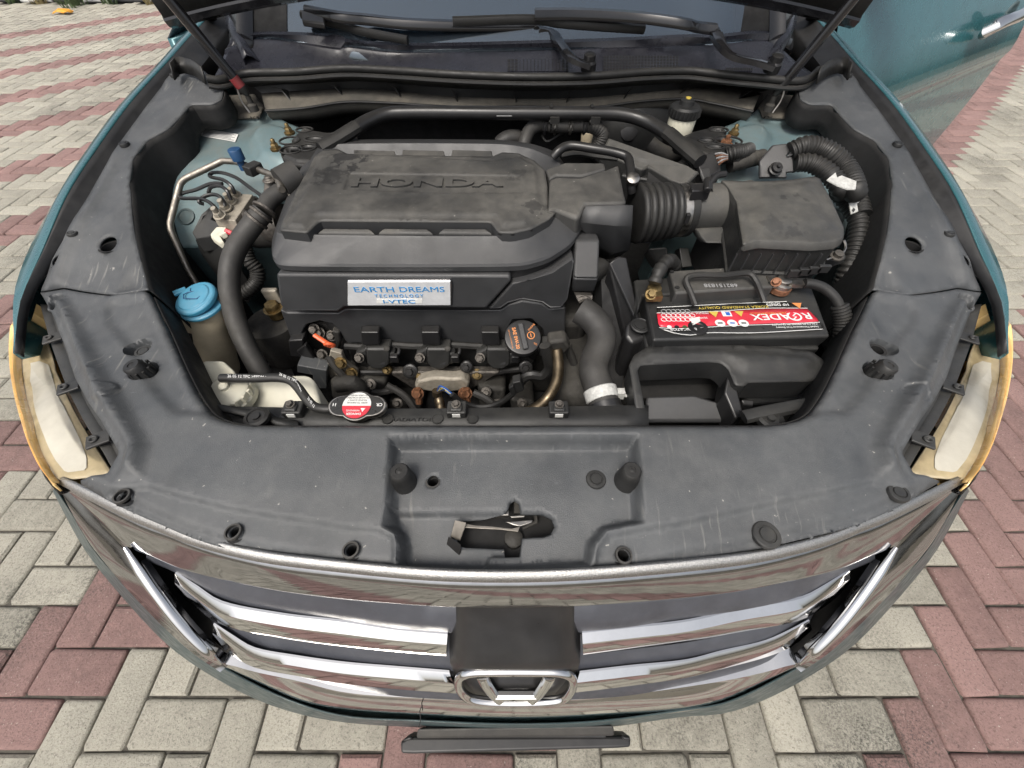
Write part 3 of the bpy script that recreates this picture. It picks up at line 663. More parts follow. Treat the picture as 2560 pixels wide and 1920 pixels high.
slat('slat', P3(7,[(1005,978,.658),(1100,1040,.653),(1190,1092,.649),(1400,1132,.645),(1621,1162,.642)])+P3(8,[(250,1183,.640),(495,1203,.640)]), P3(7,[(1000,1052,.640),(1090,1125,.632),(1190,1182,.626),(1400,1225,.620),(1621,1262,.616)])+P3(8,[(250,1288,.614),(530,1308,.613)]))
slat('slat', P3(8,[(1112,1206,.640),(1350,1178,.642),(1621,1150,.644)])+P3(9,[(200,1108,.646),(400,1062,.650),(510,1015,.655),(610,962,.660)]), P3(8,[(1080,1305,.613),(1350,1272,.615),(1621,1232,.618)])+P3(9,[(200,1192,.622),(420,1132,.628),(530,1085,.634),(622,1010,.642)]))
# dark boards between the slats
def board(top, bot, zt, zb):
    A_ = [pz(0, *projpx(p)[:2], zt) for p in top]; C_ = [pz(0, *projpx(p)[:2], zb) for p in bot]
    A_ = spline(A_, 30); C_ = spline(C_, 30)
    for mirror in (False, True):
        b = B(); b.loft([lift(A_,.012,.003), A_, [a.lerp(c,.5)+Vector((0,-.002,.002)) for a,c in zip(A_,C_)], C_, lift(C_,.0,-.01)]); b.make('grille_board', 'board_grey', frame, mirror=mirror, thick=.002)
mat('board_grey', (.050,.053,.064), .42, dust=.08, dcol=(.16,.16,.15))
sl1T = P3(7,[(700,690,.72),(825,737,.722),(1030,870,.712),(1320,930,.706),(1621,965,.702)])+P3(8,[(250,1002,.700),(640,1030,.700)])
bt1 = P3(7,[(690,655,.74),(860,722,.74),(1100,782,.74),(1400,837,.74),(1621,866,.74)])+P3(8,[(250,885,.74),(640,900,.74)])
board(bt1, sl1T, .738, .698)
sl1B = P3(7,[(905,893,.70),(1050,985,.684),(1320,1045,.676),(1621,1086,.672)])+P3(8,[(250,1112,.669),(600,1135,.668)])
sl2T = P3(7,[(1000,975,.658),(1190,1092,.649),(1400,1132,.645),(1621,1162,.642)])+P3(8,[(250,1183,.640),(600,1208,.640)])
board([p+Vector((0,.02,0)) for p in sl1B], sl2T, .672, .634)
sl2B = P3(7,[(1090,1125,.632),(1190,1182,.626),(1400,1225,.620),(1621,1262,.616)])+P3(8,[(250,1288,.614),(560,1308,.613)])
lbT_ = P3(7,[(1100,1150,.6),(1190,1195,.594),(1400,1245,.582),(1621,1280,.576)])+P3(8,[(250,1320,.57),(560,1340,.568)])
board([p+Vector((0,.02,0)) for p in sl2B], lbT_, .612, .572)
cav = pzs(7,.565,[(640,640),(860,720),(1200,900),(1200,1180),(1080,1150),(1000,1105),(870,975),(700,750)])
for mirror in (False, True):
    b = B(); b.prism(cav,(0,0,-.01)); b.make('grille_cavity', 'deep_black', frame, mirror=mirror)
# centre pod
rows = []
for y, zc, x0, x1 in ((890,.760,500,1112),(905,.756,498,1114),(960,.742,499,1113),(1030,.726,498,1113),(1100,.711,496,1114),(1160,.698,499,1112),(1190,.690,508,1104),(1206,.682,520,1092),(1240,.655,524,1090),(1290,.622,545,1070),(1335,.598,590,1025),(1352,.588,660,960)):
    rows.append([pz(8, x0+(x1-x0)*k/16, y, zc-.035*abs(k/8-1)**6-(.012 if y > 1200 else 0)) for k in range(17)])
rows = [[r_[0]+Vector((.003,.05,-.03))]+r_+[r_[-1]+Vector((-.003,.05,-.03))] for r_ in rows]
b = B(); b.loft(rows); pod = b.make('emblem_pod', 'satin_black', frame, ang=45)
# emblem: rounded frame and the letter H, leaning back
def EQ(x, y, dz=0): return pz(8, x, y, .592+.085*(1357-y)/161+dz)
fr_o = [(540,1250),(556,1222),(605,1206),(700,1203),(810,1202),(920,1203),(1015,1206),(1062,1222),(1078,1250),(1068,1295),(1030,1333),(955,1345),(810,1350),(665,1345),(592,1330),(552,1295)]
b = B(); b.tube(spline([EQ(x,y) for x,y in fr_o], 70, True), .0062, 10, closed=True); b.make('emblem_frame', 'chrome', pod)
for sgn in (-1, 1):
    q = [EQ(810+sgn*u, y, .003) for u, y in ((158,1226),(140,1262),(105,1310),(75,1340))]
    b = B(); b.tube(spline(q, 16), [.0085-.0015*k/15 for k in range(16)], 8, flat=.8); b.make('emblem_stroke', 'chrome', pod)
b = B(); b.tube(spline([EQ(x, 1316, .003) for x in (715,770,850,905)], 10), .0062, 8); b.make('emblem_bar', 'chrome', pod)
bk_ = [EQ(x,y,-.012)+Vector((0,.006,0)) for x,y in fr_o]; b = B(); b.poly(bk_); b.make('emblem_back', 'satin_black', pod)
# ---- bumper skin
edge = spline(P3(7,[(256,335,.752),(345,475,.738),(440,632,.708),(640,850,.658),(900,1090,.598),(1150,1245,.562),(1400,1358,.540),(1621,1418,.531)])+P3(8,[(370,1440,.526),(800,1456,.524),(1200,1442,.526),(1621,1385,.534)])+[mir(p) for p in P3(7,[(1400,1358,.540),(1150,1245,.562),(900,1090,.598),(640,850,.658),(440,632,.708),(345,475,.738),(256,335,.752)])], 80)
sil = spline(P3(7,[(245,360,0.570),(370,605,0.510),(550,848,0.460),(780,1098,0.420),(1000,1250,0.400),(1200,1352,0.390),(1400,1415,0.385),(1621,1452,0.380)])+P3(8,[(370,1478,0.377),(800,1490,0.377),(1200,1480,0.377),(1621,1425,0.380)])+[mir(p) for p in P3(7,[(1400,1415,0.385),(1200,1352,0.390),(1000,1250,0.400),(780,1098,0.420),(550,848,0.460),(370,605,0.510),(245,360,0.570)])], 80)
edge = [p.copy() for p in edge]
b = B(); sil = [pz(0, projpx(a)[0]+(projpx(c)[0]-projpx(a)[0])*.75, projpx(a)[1]+(projpx(c)[1]-projpx(a)[1])*.75, c.z) for a,c in zip(edge,sil)]
b.loft([lift(edge,.002,-.001), edge, [a.lerp(c,.5) for a,c in zip(edge,sil)], sil, lift(sil,.01,-.08), lift(sil,.06,-.18), lift(sil,.16,-.24)])
b.make('bumper', 'bumper_dark_reflect', car, ang=60, thick=.002)
# bumper corners running back to the wheel arches
for mirror in (False, True):
    q0 = sil[0]; b = B(); e0 = edge[0]
    r1 = [e0, q0, q0+Vector((.0,.01,-.08)), q0+Vector((0,.06,-.18)), q0+Vector((.02,.16,-.24))]
    r2 = [Vector((-.885,.54,.585)), Vector((-.895,.54,.55)), Vector((-.895,.54,.48)), Vector((-.89,.55,.36)), Vector((-.87,.56,.25))]
    b.loft([r1, [a.lerp(c,.5)+Vector((-.01,-.01,0)) for a,c in zip(r1,r2)], r2]); b.make('bumper_corner', 'bumper_dark_reflect', car, ang=60, mirror=mirror, thick=.002)
# number plate bracket
b = B()
q = pzs(8, .42, [(265,1535),(305,1512),(1310,1508),(1352,1509),(1352,1562),(1290,1567),(330,1594),(268,1592)])
b.prism(q, (0,.004,-.05)); pb = b.make('plate_bracket', 'satin_black', car, bev=.004, seg=3)
for q in ([(270,1532),(308,1506),(322,1506),(318,1530)],[(1305,1504),(1350,1506),(1350,1530),(1322,1530)]):
    b = B(); b.prism(pzs(8,.428,q), (0,0,-.02)); b.make('bracket_ear', 'satin_black', pb, bev=.003)
b = B(); q = P3(8,[(344,1474,.445),(1272,1458,.445),(1278,1508,.432),(338,1520,.432)]); b.prism(q, (0,.0,-.04)); b.make('bracket_arm', 'hose_rubber', pb, bev=.004)
b = B(); b.box((q[0]+q[1])/2+Vector((0,.025,-.05)), (.30,.08,.06)); b.make('bracket_back', 'satin_black', pb, bev=.003)
# ---- headlights
def ghl(x, y): return lerp([(.1,.765),(.2,.780),(.35,.796),(.46,.800),(.6,.82)], y)-.05*sstep(.66,.87,abs(x))
for mirror in (False, True):
    inn = surfs(ghl,4,[(205,885),(265,1110),(300,1190),(335,1330),(390,1450),(430,1540),(490,1655)])+surfs(ghl,7,[(420,115),(505,245),(520,272)])
    outr = surfs(ghl,7,[(262,298),(210,215),(130,60)])+surfs(ghl,4,[(130,1480),(112,1300),(120,1220),(150,1080),(185,960)])
    hl_ = relief('headlight', 'cream', car, inn+outr, lambda x, y: ghl(x,y)-.004, [], [], step=.008, mirror=mirror, thick=.003, label='cream edged headlamp with white top and amber outer rim')
    wp = surfs(ghl,4,[(185,1290),(240,1275),(300,1300),(330,1400),(350,1480),(400,1570),(440,1655)])+surfs(ghl,7,[(370,110),(400,190),(400,250),(300,262),(255,205),(200,90)])+surfs(ghl,4,[(205,1530),(180,1400)])
    relief('lamp_top', 'lamp_white', hl_, wp, lambda x, y: ghl(x,y)-.0025+.0006*math.sin(x*90+y*40), [], [], step=.007, mirror=mirror, thick=0)
    # amber rim with raised ribs, wrapping down the outside
    r0 = spline(surfs(ghl,4,[(208,870),(165,1020),(128,1200),(122,1350),(148,1510),(190,1655)])+surfs(ghl,7,[(162,120),(222,255),(262,312)]), 34)
    r1 = spline([px(4,75,880,-.880), px(4,48,970,-.882)]+surfs(ghl,4,[(32,1050),(25,1150),(38,1330),(66,1500),(104,1650)])+surfs(ghl,7,[(110,100),(180,245),(256,335)]), 34)
    r1 = [p+Vector((0,0,-.012)) for p in r1]
    b = B(); ins = [a.lerp(c,.25)+Vector((0,0,.006)) for a,c in zip(r0,r1)]; md = [a.lerp(c,.6)+Vector((0,0,.007)) for a,c in zip(r0,r1)]; mq = [a.lerp(c,.75)+Vector((0,0,.003)) for a,c in zip(r0,r1)]
    dq = [1-.96*sstep(.45,.95,i/33) for i in range(34)]
    dn = [p+Vector((-.003,-.003,-.09*k)) for p,k in zip(r1,dq)]
    b.loft([lift(r0,0,-.004), ins, [a.lerp(c,.42)+Vector((0,0,.0025)) for a,c in zip(r0,r1)], md, mq, r1]); b.make('lens_rim', 'amber_lens', hl_, ang=35, mirror=mirror, thick=.002)
    b = B(); b.loft([lift(r1,0,-.001), [p+Vector((-.006*k,-.005*k,-.03*k)) for p,k in zip(r1,dq)], dn, [p+Vector((.0,.0,-.17*k)) for p,k in zip(r1,dq)]]); b.make('lens', 'clear_lens', hl_, ang=60, mirror=mirror, thick=.002)
    b = B(); b.loft([[p+Vector((.012,.012,-.012)) for p in r1], [p+Vector((.02,.02,-.09*k)) for p,k in zip(r1,dq)], [p+Vector((.02,.02,-.17*k)) for p,k in zip(r1,dq)]]); b.make('lamp_bowl', 'amber_lens', hl_, mirror=mirror)
    lensp = inn[1:]+surfs(ghl,7,[(262,300),(190,215),(112,60)])+surfs(ghl,4,[(85,1480),(62,1300),(72,1150),(120,1040),(180,930)])
    relief('top_lens', 'clear_lens', hl_, lensp, lambda x, y: ghl(x,y)+.001, [(lensp,.010,.03)], [], step=.009, mirror=mirror, thick=0)
    # dark bracket between lamp and cover with its lugs
    b0 = spline(surfs(gcov,4,[(215,885),(275,1110),(345,1320),(395,1450),(450,1560),(500,1655)])+surfs(gcov,7,[(430,110),(515,260)]), 20)
    b1 = spline(surfs(gcov,4,[(300,870),(340,1010),(410,1140),(470,1340),(530,1480),(640,1655)])+surfs(gcov,7,[(520,110),(560,180)]), 20)
    b = B(); b.loft([lift(b0,0,-.012), [a.lerp(c,.5)+Vector((0,0,-.018)) for a,c in zip(b0,b1)], lift(b1,0,-.012)]); hb = b.make('lamp_bracket', 'bay_plastic', hl_, mirror=mirror, thick=.003)
    for fr, x, y in ((4,300,1125),(4,395,1440),(7,430,105)):
        c = onsurf(gcov, fr, x, y); c.z -= .004; b = B(); d = Vector((-.85,-.5,0)).normalized(); e = Vector((-d.y, d.x, 0))
        b.prism([c+e*.011-d*.018, c+e*.011+d*.010, c-e*.011+d*.010, c-e*.011-d*.018], (0,0,-.004)); b.lathe(c, (0,0,1), [(.006,-.002),(.006,.003),(.003,.003),(.003,.0005),(0,.0005)], 12)
        b.make('lug', 'bay_plastic', hl_, bev=.0015, mirror=mirror)
# ================================================================== cowl, windscreen, wipers, bonnet, door, cabin
# seal along the front of the cowl
sealp = P3(1,[(1330,505,1.005),(1400,515,1.000),(1560,475,1.000),(1900,462,1.002),(2212,440,1.004)])+P3(2,[(300,452,1.004),(700,478,1.002),(1200,495,1.001),(1600,488,1.001),(1950,462,1.003),(2212,455,1.004)])+P3(3,[(200,470,1.003),(500,500,1.002),(780,520,1.000),(860,480,1.004),(890,450,1.008)])
SL = spline(sealp, 90)
cowl = None
def gcowl(x, y): return lerp([(1.10,.985),(1.16,1.0),(1.22,1.018),(1.32,1.050),(1.42,1.085)], y)
ct = [onsurf(gcowl,1,1600,215), onsurf(gcowl,1,2212,300), onsurf(gcowl,2,500,320), onsurf(gcowl,2,1500,290), onsurf(gcowl,2,2212,255), onsurf(gcowl,3,580,215)]
wb = spline(P3(1,[(1500,255,1.040),(1640,232,1.044),(2212,262,1.040)])+P3(2,[(0,272,1.038),(400,302,1.032),(1200,288,1.034),(1800,268,1.037),(2212,248,1.041)])+P3(3,[(200,250,1.042),(560,222,1.046),(640,240,1.043)]), 90)
lip_ = spline(P3(1,[(1450,330,1.026),(1640,268,1.036),(2212,330,1.026)])+P3(2,[(0,318,1.028),(300,350,1.022),(500,352,1.021),(1200,342,1.022),(2212,312,1.028)])+P3(3,[(250,300,1.030),(570,280,1.034),(640,300,1.030)]), 90)
b = B()
sl2 = [a+Vector((0,.004,-.004)) for a in SL]
mid_ = [a.lerp(c,.5)+Vector((0,0,-.006)) for a,c in zip(sl2,lip_)]
b.loft([lift(sl2,0,-.004), [a.lerp(c,.12)+Vector((0,0,-.006)) for a,c in zip(sl2,lip_)], mid_, [a.lerp(c,.92)+Vector((0,0,-.001)) for a,c in zip(sl2,lip_)], lift(lip_,0,.003), lift(lip_,.012,.004), lift(wb,-.006,.004), lift(wb,.006,.007), lift(wb,.009,.001)])
cowl = b.make('cowl_panel', 'cowl_plastic', car, ang=40, thick=.003)
b = B(); b.tube(SL, .0075, 10, flat=1.1); b.tube([p+Vector((0,-.006,-.012)) for p in SL], .0055, 8); b.make('cowl_seal', 'rubber', cowl)
# vents in the cowl
def cowl_pt(fr, x, y):
    d = ray(fr,x,y); best = None; o = Vector((0,0,CH)); lo, hi = .3, 3
    def h(p):
        k = min(range(len(SL)), key=lambda i: abs(SL[i].x-p.x)); a, c = sl2[k], lip_[k]; t = (p.y-a.y)/(c.y-a.y); return a.z+(c.z-a.z)*t-.006*math.sin(math.pi*min(1,max(0,t)))
    for _ in range(30):
        t = (lo+hi)/2; p = o+d*t
        if p.z > h(p): lo = t
        else: hi = t
    return o+d*lo
def vent(fr, x0, x1, yt, yb, cols, rows_, solid=None):
    b = B(); q = [cowl_pt(fr,x0,yt), cowl_pt(fr,x1,yt), cowl_pt(fr,x1,yb), cowl_pt(fr,x0,yb)]
    b.prism([p+Vector((0,0,.0015)) for p in q], (0,0,-.001)); v = b.make('vent', 'cowl_plastic', cowl)
    b = B()
    for i in range(cols):
        for j in range(rows_):
            if solid and solid[0] <= i < solid[1]: continue
            u0, u1 = (i+.15)/cols, (i+.85)/cols; w0, w1 = (j+.14)/rows_, (j+.86)/rows_
            f = lambda u, w: q[0].lerp(q[1],u).lerp(q[3].lerp(q[2],u), w)+Vector((0,0,.0021))
            b.prism([f(u0,w0), f(u1,w0), f(u1,w1), f(u0,w1)], (0,0,-.0004))
    o = b.make('vent_openings', 'deep_black', v); o['kind'] = 'stuff'
    if solid:
        b = B()
        for i in range(int(solid[0]), int(solid[1])):
            f = lambda u, w: q[0].lerp(q[1],u).lerp(q[3].lerp(q[2],u), w)+Vector((0,0,.002))
            b.prism([f((i+.4)/cols,.03), f((i+.6)/cols,.03), f((i+.6)/cols,.95), f((i+.4)/cols,.95)], (0,0,-.0006))
        b.make('louvre', 'deep_black', v)
vent(2,1050,1445,385,462,17,4,(3,15)); vent(2,1665,2150,362,458,24,5); vent(3,290,465,440,462,14,1)
# deep gutter wall under the seal with ribs, then the dusty ledge
lt = spline(P3(1,[(1680,600,.955),(1950,580,.955),(2212,568,.955)])+P3(2,[(250,575,.952),(700,620,.948),(1200,635,.945),(1500,630,.946),(1900,600,.950),(2212,570,.954)])+P3(3,[(250,560,.956),(520,590,.955)]), 60)
lb = spline(P3(1,[(1710,715,.935),(1950,700,.935),(2212,660,.938)])+P3(2,[(300,665,.936),(700,690,.932),(1200,690,.930),(1600,692,.930),(1900,655,.935),(2212,640,.938)])+P3(3,[(220,670,.938),(465,720,.935)]), 60)
sb = [p+Vector((0,.004,-.02)) for p in resample(SL[4:-6], 60)]
b = B(); b.loft([sb, [a.lerp(c,.5)+Vector((0,.015,0)) for a,c in zip(sb,lt)], lt]); gw = b.make('gutter_wall', 'bay_plastic', cowl)
b = B(); b.loft([lt, [a.lerp(c,.5)+Vector((0,0,.002)) for a,c in zip(lt,lb)], lb, lift(lb,.002,-.012), lift(lb,.03,-.04)]); lg = b.make('dusty_ledge', 'dusty_ledge', cowl, thick=.003)
b = B(); b.tube([p+Vector((0,-.003,.002)) for p in lb], .003, 8); b.make('ledge_seal', 'rubber', cowl)
for k in range(9):
    i = int(3+k*54/8); a, c, e = sb[i], lt[i], lb[i]; b = B()
    b.prism([a+Vector((-.001,.002,-.01)), a.lerp(c,.6)+Vector((-.001,-.008,0)), c.lerp(e,.55)+Vector((-.001,0,.002)), c+Vector((-.001,.01,-.002))], (.0025,0,0)); b.make('rib', 'bay_plastic', cowl)
b = B(); b.box((0,1.30,.72), (1.5,.02,.5)); b.make('firewall', 'deep_black', car)
# windscreen
wt = [Vector((x, 2.05-.10*(x/.62)**2, 1.50-.02*(x/.62)**2)) for x in np.linspace(-.62,.62,30)]
wb2 = resample(wb[3:-3], 30)
wrows = [[a.lerp(c, t)+Vector((0,-.02*math.sin(math.pi*t),.03*math.sin(math.pi*t))) for a,c in zip(wb2,wt)] for t in (-.04,0,.15,.35,.6,.8,1)]
b = B(); b.loft(wrows); b.make('windscreen', 'windscreen_glass', car, thick=.004)
b = B(); b.loft([[p+Vector((0,.004,-.003)) for p in wrows[1]], [p+Vector((0,.04,-.006)) for p in wrows[1]], [Vector((p.x*.97,1.62,1.02)) for p in wrows[1]], [Vector((p.x*.97,2.0,.98)) for p in wrows[1]], [Vector((p.x*.95,2.05,.6)) for p in wrows[1]]]); b.make('dashboard', 'interior', car)
# black ceramic border at the sides of the glass
for sgn in (0,1):
    q = [wrows[r_][k] for r_ in range(7) for k in (0, 2)]; b = B(); b.loft([[wrows[r_][k]+Vector((0,-.001,.0015)) for r_ in range(1,7)] for k in (0,1,2)]); b.make('glass_border', 'deep_black', car, mirror=bool(sgn))
    a_ = [wrows[r_][0] for r_ in range(7)]; b = B(); b.loft([[p+Vector((.005,-.004,.004)) for p in a_], [p+Vector((-.03,-.01,.008)) for p in a_], [p+Vector((-.075,.03,-.01)) for p in a_], [p+Vector((-.08,.07,-.04)) for p in a_]])
    b.make('pillar', 'gloss_black', car, mirror=bool(sgn), thick=.004)
b = B(); rt = [[Vector((p.x*(1+.02*k), 2.03+.5*k-.08*(p.x/.62)**2, 1.50+.05*math.sin(math.pi*min(1,(k+.3)/3.6))-.02*(p.x/.62)**2-.04*max(0,k-3))) for p in wt] for k in range(6)]
b.loft(rt); b.make('roof', 'teal_paint', car, thick=.02)
b = B(); b.loft([[p+Vector((0,0,-.004)) for p in rt[5]], [Vector((p.x*1.15,4.95,1.02)) for p in wt], [Vector((p.x*1.35,5.05,.75)) for p in wt], [Vector((p.x*1.35,5.0,.30)) for p in wt]]); b.make('tailgate', 'teal_paint', car, thick=.01)
for mirror in (False, True):
    b = B(); Y_ = [1.35,2.0,2.6,3.2,4.0,4.8]
    low = [Vector((-.90,y,.28)) for y in Y_]; belt = [Vector((-.93,y,.75)) for y in Y_]; sh = [Vector((-.90+.01*i,y,1.02)) for i,y in enumerate(Y_)]; top = [Vector((-.64+.0*i,max(y,2.05),1.46)) for i,y in enumerate(Y_)]
    if not mirror: b.loft([low, belt, sh])
    else: b.loft([low[2:], belt[2:], sh[2:]])
    b.make('body_side', 'teal_paint', car, mirror=mirror, thick=.02)
    b = B(); b.loft([sh if not mirror else sh[2:], top if not mirror else top[2:]]); b.make('side_window', 'windscreen_glass', car, mirror=mirror, thick=.004)
    for yy in (1.02, 3.82):
        b = B(); b.lathe((-.80,yy,.345),(-1,0,0),[(.20,-.10),(.30,-.10),(.335,-.08),(.345,0),(.335,.08),(.30,.10),(.225,.10),(.22,.07)],40); wh = b.make('wheel', 'tyre', car, mirror=mirror)
        b = B(); b.lathe((-.80,yy,.345),(-1,0,0),[(.222,.06),(.22,.095),(.20,.09),(.19,.05),(.05,.045),(.045,.06),(0,.06)],30); b.make('rim', 'chrome_dim_reflect', wh, mirror=mirror)
b = B(); b.box((0,2.9,.24),(1.66,4.2,.06)); b.make('underbody', 'deep_black', car)
# ---- wiper arms
def wiper(pts_arm, pts_link, pivot, blade):
    b = B(); P = spline(pts_arm, 24)
    rows = []
    for p in P: rows.append([p+Vector(q) for q in ((0,.013,-.004),(0,.012,.007),(0,.005,.012),(0,-.007,.010),(0,-.013,.0),(0,-.012,-.007))])
    b.loft(rows, True, True); wpr = b.make('wiper', 'gloss_black', car, ang=40)
    b = B(); L_ = spline(pts_link, 16); rows = []
    for i, p in enumerate(L_):
        t = (L_[min(i+1,15)]-L_[max(i-1,0)]).normalized(); sd = t.cross(Vector((0,0,1))).normalized(); up_ = sd.cross(t); wdt = .0135-.003*math.sin(math.pi*i/15)
        rows.append([p+sd*wdt-up_*.006, p+sd*wdt*.9+up_*.003, p+up_*.006, p-sd*wdt*.9+up_*.003, p-sd*wdt-up_*.006])
    b.loft(rows, True, True); b.make('wiper_link', 'gloss_black', wpr, ang=50)
    b = B(); b.lathe(pivot, (0,-.15,1), [(.017,-.014),(.017,.002),(.0135,.006),(.013,.016),(.009,.019),(0,.0195)], 24); b.make('pivot_cap', 'satin_black', wpr)
    b = B(); b.tube(spline(blade, 20), .007, 8, flat=1.3); b.make('blade', 'rubber', wpr)
    b = B(); j = pts_arm[-1]; b.tube([j+Vector((0,.013,0)), j+Vector((0,-.015,-.004))], .0085, 10); b.make('wiper_hinge', 'satin_black', wpr)
wiper(P3(1,[(1965,75,1.085),(2212,120,1.080)])+P3(2,[(130,130,1.075),(400,160,1.068),(800,172,1.062),(1240,172,1.058)]), P3(2,[(1250,185,1.056),(1330,200,1.052),(1400,290,1.044),(1480,380,1.035),(1575,420,1.024)]), pz(2,1575,405,1.022), P3(1,[(1940,95,1.078),(2050,130,1.072),(2212,170,1.062)])+P3(2,[(100,200,1.058),(410,260,1.048)]))
wiper(P3(2,[(1225,100,1.096),(1500,98,1.092),(1900,120,1.085),(2212,165,1.078)])+P3(3,[(100,180,1.070),(230,195,1.066)]), P3(3,[(235,215,1.064),(270,290,1.056),(340,360,1.044),(480,395,1.034),(600,430,1.026)]), pz(3,605,412,1.026), P3(2,[(700,140,1.088),(1250,128,1.088),(1400,150,1.080),(1930,190,1.062)]))
# a clip of the blade adapter
b = B(); b.prism(P3(1,[(1935,60,1.090),(2080,75,1.088),(2085,150,1.075),(1940,130,1.077)]), (0,0,-.012)); b.make('blade_adapter', 'satin_black', car, bev=.003)
# ---- corner pieces: hinge cover boots at both ends of the cowl
for mirror in (False, True):
    b = B(); rows = []
    for (xa, ya, za), (xb, yb_, zb) in (((1440,100,1.06),(1540,110,1.065)),((1455,160,1.055),(1580,190,1.05)),((1490,240,1.045),(1610,260,1.035)),((1540,320,1.03),(1640,330,1.02)),((1560,380,1.018),(1680,400,1.008))):
        a = pz(1,xa,ya,za); c = pz(1,xb,yb_,zb); rows.append([a+Vector((0,0,-.03)), a, a.lerp(c,.35)+Vector((0,-.004,.012)), a.lerp(c,.7)+Vector((0,-.002,.010)), c, c+Vector((.01,0,-.02))])
    b.loft(rows); b.make('corner_boot', 'cowl_plastic', car, ang=60, mirror=mirror, thick=.003)
    # corner channel between fender and cowl
    b = B(); q = P3(1,[(1280,120,.99),(1440,110,.99),(1560,380,.955),(1500,470,.950),(1340,510,.955),(1180,340,.97)]); b.prism(q, (0,0,-.02)); b.make('hinge_well', 'bay_plastic', car, mirror=mirror)
    b = B(); q = P3(1,[(1390,440,.992),(1470,400,.996),(1545,320,1.00),(1535,350,.985),(1480,440,.975)]); b.prism(q, (0,.004,-.006)); b.make('hinge_plate', 'dusty_ledge', car, mirror=mirror)
    b = B(); ar = P3(1,[(1400,60,1.075),(1340,100,1.06),(1400,190,1.03),(1470,290,1.0),(1500,330,.99)]); b.tube(spline(ar,12), .016, 8, flat=.35); b.make('hinge_arm', 'gloss_black', car, mirror=mirror)
mat('dark_red', (.22,.02,.025), .5, dust=.3)
# ---- bonnet, hinged at the cowl and held by two gas struts
hx = np.linspace(-.80,.80,33); brow = []
for k, t in enumerate((0,.04,.2,.45,.7,.9,1.0)):
    row = []
    for x in hx:
        u = abs(x)/.80; crv = .085*(1-u**2)          # rear edge bows up at the middle
        d0 = crv*1.1; L_ = d0+(1.10-.15*u**2-d0)*t; a = R(57)
        wx = x*(1-.06*t)
        row.append(Vector((wx, 1.245-L_*math.cos(a)+.03*math.sin(math.pi*t), 1.085+L_*math.sin(a)+.045*math.sin(math.pi*t)-.05*max(0,u-.9)*0)))
    brow.append(row)
b = B(); b.loft(brow); bon = b.make('bonnet', 'teal_paint', car, ang=50, thick=.012, off=1)
nrm = Vector((0,-math.sin(R(57)),-math.cos(R(57))))
b = B(); b.loft([[p+nrm*.014 for p in r_] for r_ in brow[0:]]); b.make('bonnet_lining', 'deep_black', bon, thick=.006)
b = B(); b.tube([p+nrm*.012+Vector((0,.004,-.002)) for p in brow[0]], .016, 8); b.make('rear_hem', 'gloss_black', bon)
for mirror in (False, True):
    p0 = pz(1,1585,600,.975); p1 = pz(1,1090,0,1.135); d = (p1-p0).normalized(); b = B(); a_ = R(57)
    sl_ = -(math.sin(a_)*(p0.y-1.245)+math.cos(a_)*(p0.z-1.085))/(math.sin(a_)*d.y+math.cos(a_)*d.z)+.005
    b.tube([p0+d*.03, p0+d*.06, p0+d*(sl_*.72)], .0105, 12); b.tube([p0+d*(sl_*.70),p0+d*sl_], .0055, 8); st = b.make('gas_strut', 'gloss_black', car, mirror=mirror)
    b = B(); b.tube([p0-d*.004, p0+d*.01, p0+d*.032, p0+d*.036], [.006,.0105,.0095,.007], 12); b.make('strut_end', 'rubber', st, mirror=mirror)
    b = B(); b.tube([p0+d*.014,p0+d*.034], .0109, 12); b.make('strut_label', 'dark_red' if not mirror else 'satin_black', st, mirror=mirror)
    b = B(); b.tube(spline([p0+Vector((-.012,-.006,.012)), p0+Vector((-.014,-.01,-.01)), p0+Vector((-.006,-.012,-.035))],8), .0022, 6); b.make('strut_clip', 'steel', st, mirror=mirror)
    b = B(); b.lathe(p0+Vector((0,0,-.035)), (0,0,1), [(.012,0),(.011,.012),(.006,.016),(.006,.03)], 14); b.make('strut_ball', 'grime', st, mirror=mirror)
# ---- open front door on the right of the picture
hg = Vector((.915,1.40,0)); dv = Vector((.865,.50,0)).normalized(); dn_ = Vector((.50,-.865,0)).normalized()    # along the door, outward normal (towards the camera)
def DP(s, z, o=0): return hg+dv*s+Vector((0,0,z))+dn_*o
def prof(z):
    return .035*math.sin(math.pi*min(1,max(0,(z-.25)/.90)))+(.010*sstep(.80,.835,z))-.095*max(0,(z-.84)/.29)**1.3
zs_ = [.28,.34,.42,.5,.58,.66,.72,.78,.80,.815,.83,.86,.90,.95,1.01,1.07,1.13]
def sag(s, z): return z+.07*(s-.5) if .7 < z < .9 else z+.07*(s-.5)*sstep(.3,.7,z)
b = B(); ss = np.linspace(0,1.08,26)
b.loft([[DP(s, sag(s,z), prof(z)) for s in ss] for z in zs_]); door = b.make('door', 'teal_paint', car, ang=60)
b = B(); b.prism([DP(0,.28,-.02),DP(1.08,.28,-.02),DP(1.08,1.14,-.09),DP(0,1.08,-.09)], -dn_*.06); b.make('door_inner', 'interior', door, bev=.01)
b = B(); b.loft([[DP(1.08,sag(1.08,z),prof(z)) for z in zs_], [DP(1.085,sag(1.08,z),prof(z)-.012) for z in zs_], [DP(1.07,sag(1.08,z),-.03) for z in zs_]]); b.make('door_edge', 'teal_paint', door, ang=60)
b = B(); b.tube([DP(.02,1.10,-.06), DP(.55,1.14,-.06), DP(1.05,1.17,-.06)], .008, 8, flat=1.4); b.make('sill_trim', 'chrome', door)
b = B(); b.loft([[DP(s,1.13+.07*(s-.5),-.07) for s in np.linspace(.12,1.06,10)], [DP(s,1.46,-.20) for s in np.linspace(.55,1.03,10)]]); b.make('door_glass', 'windscreen_glass', door, thick=.004)
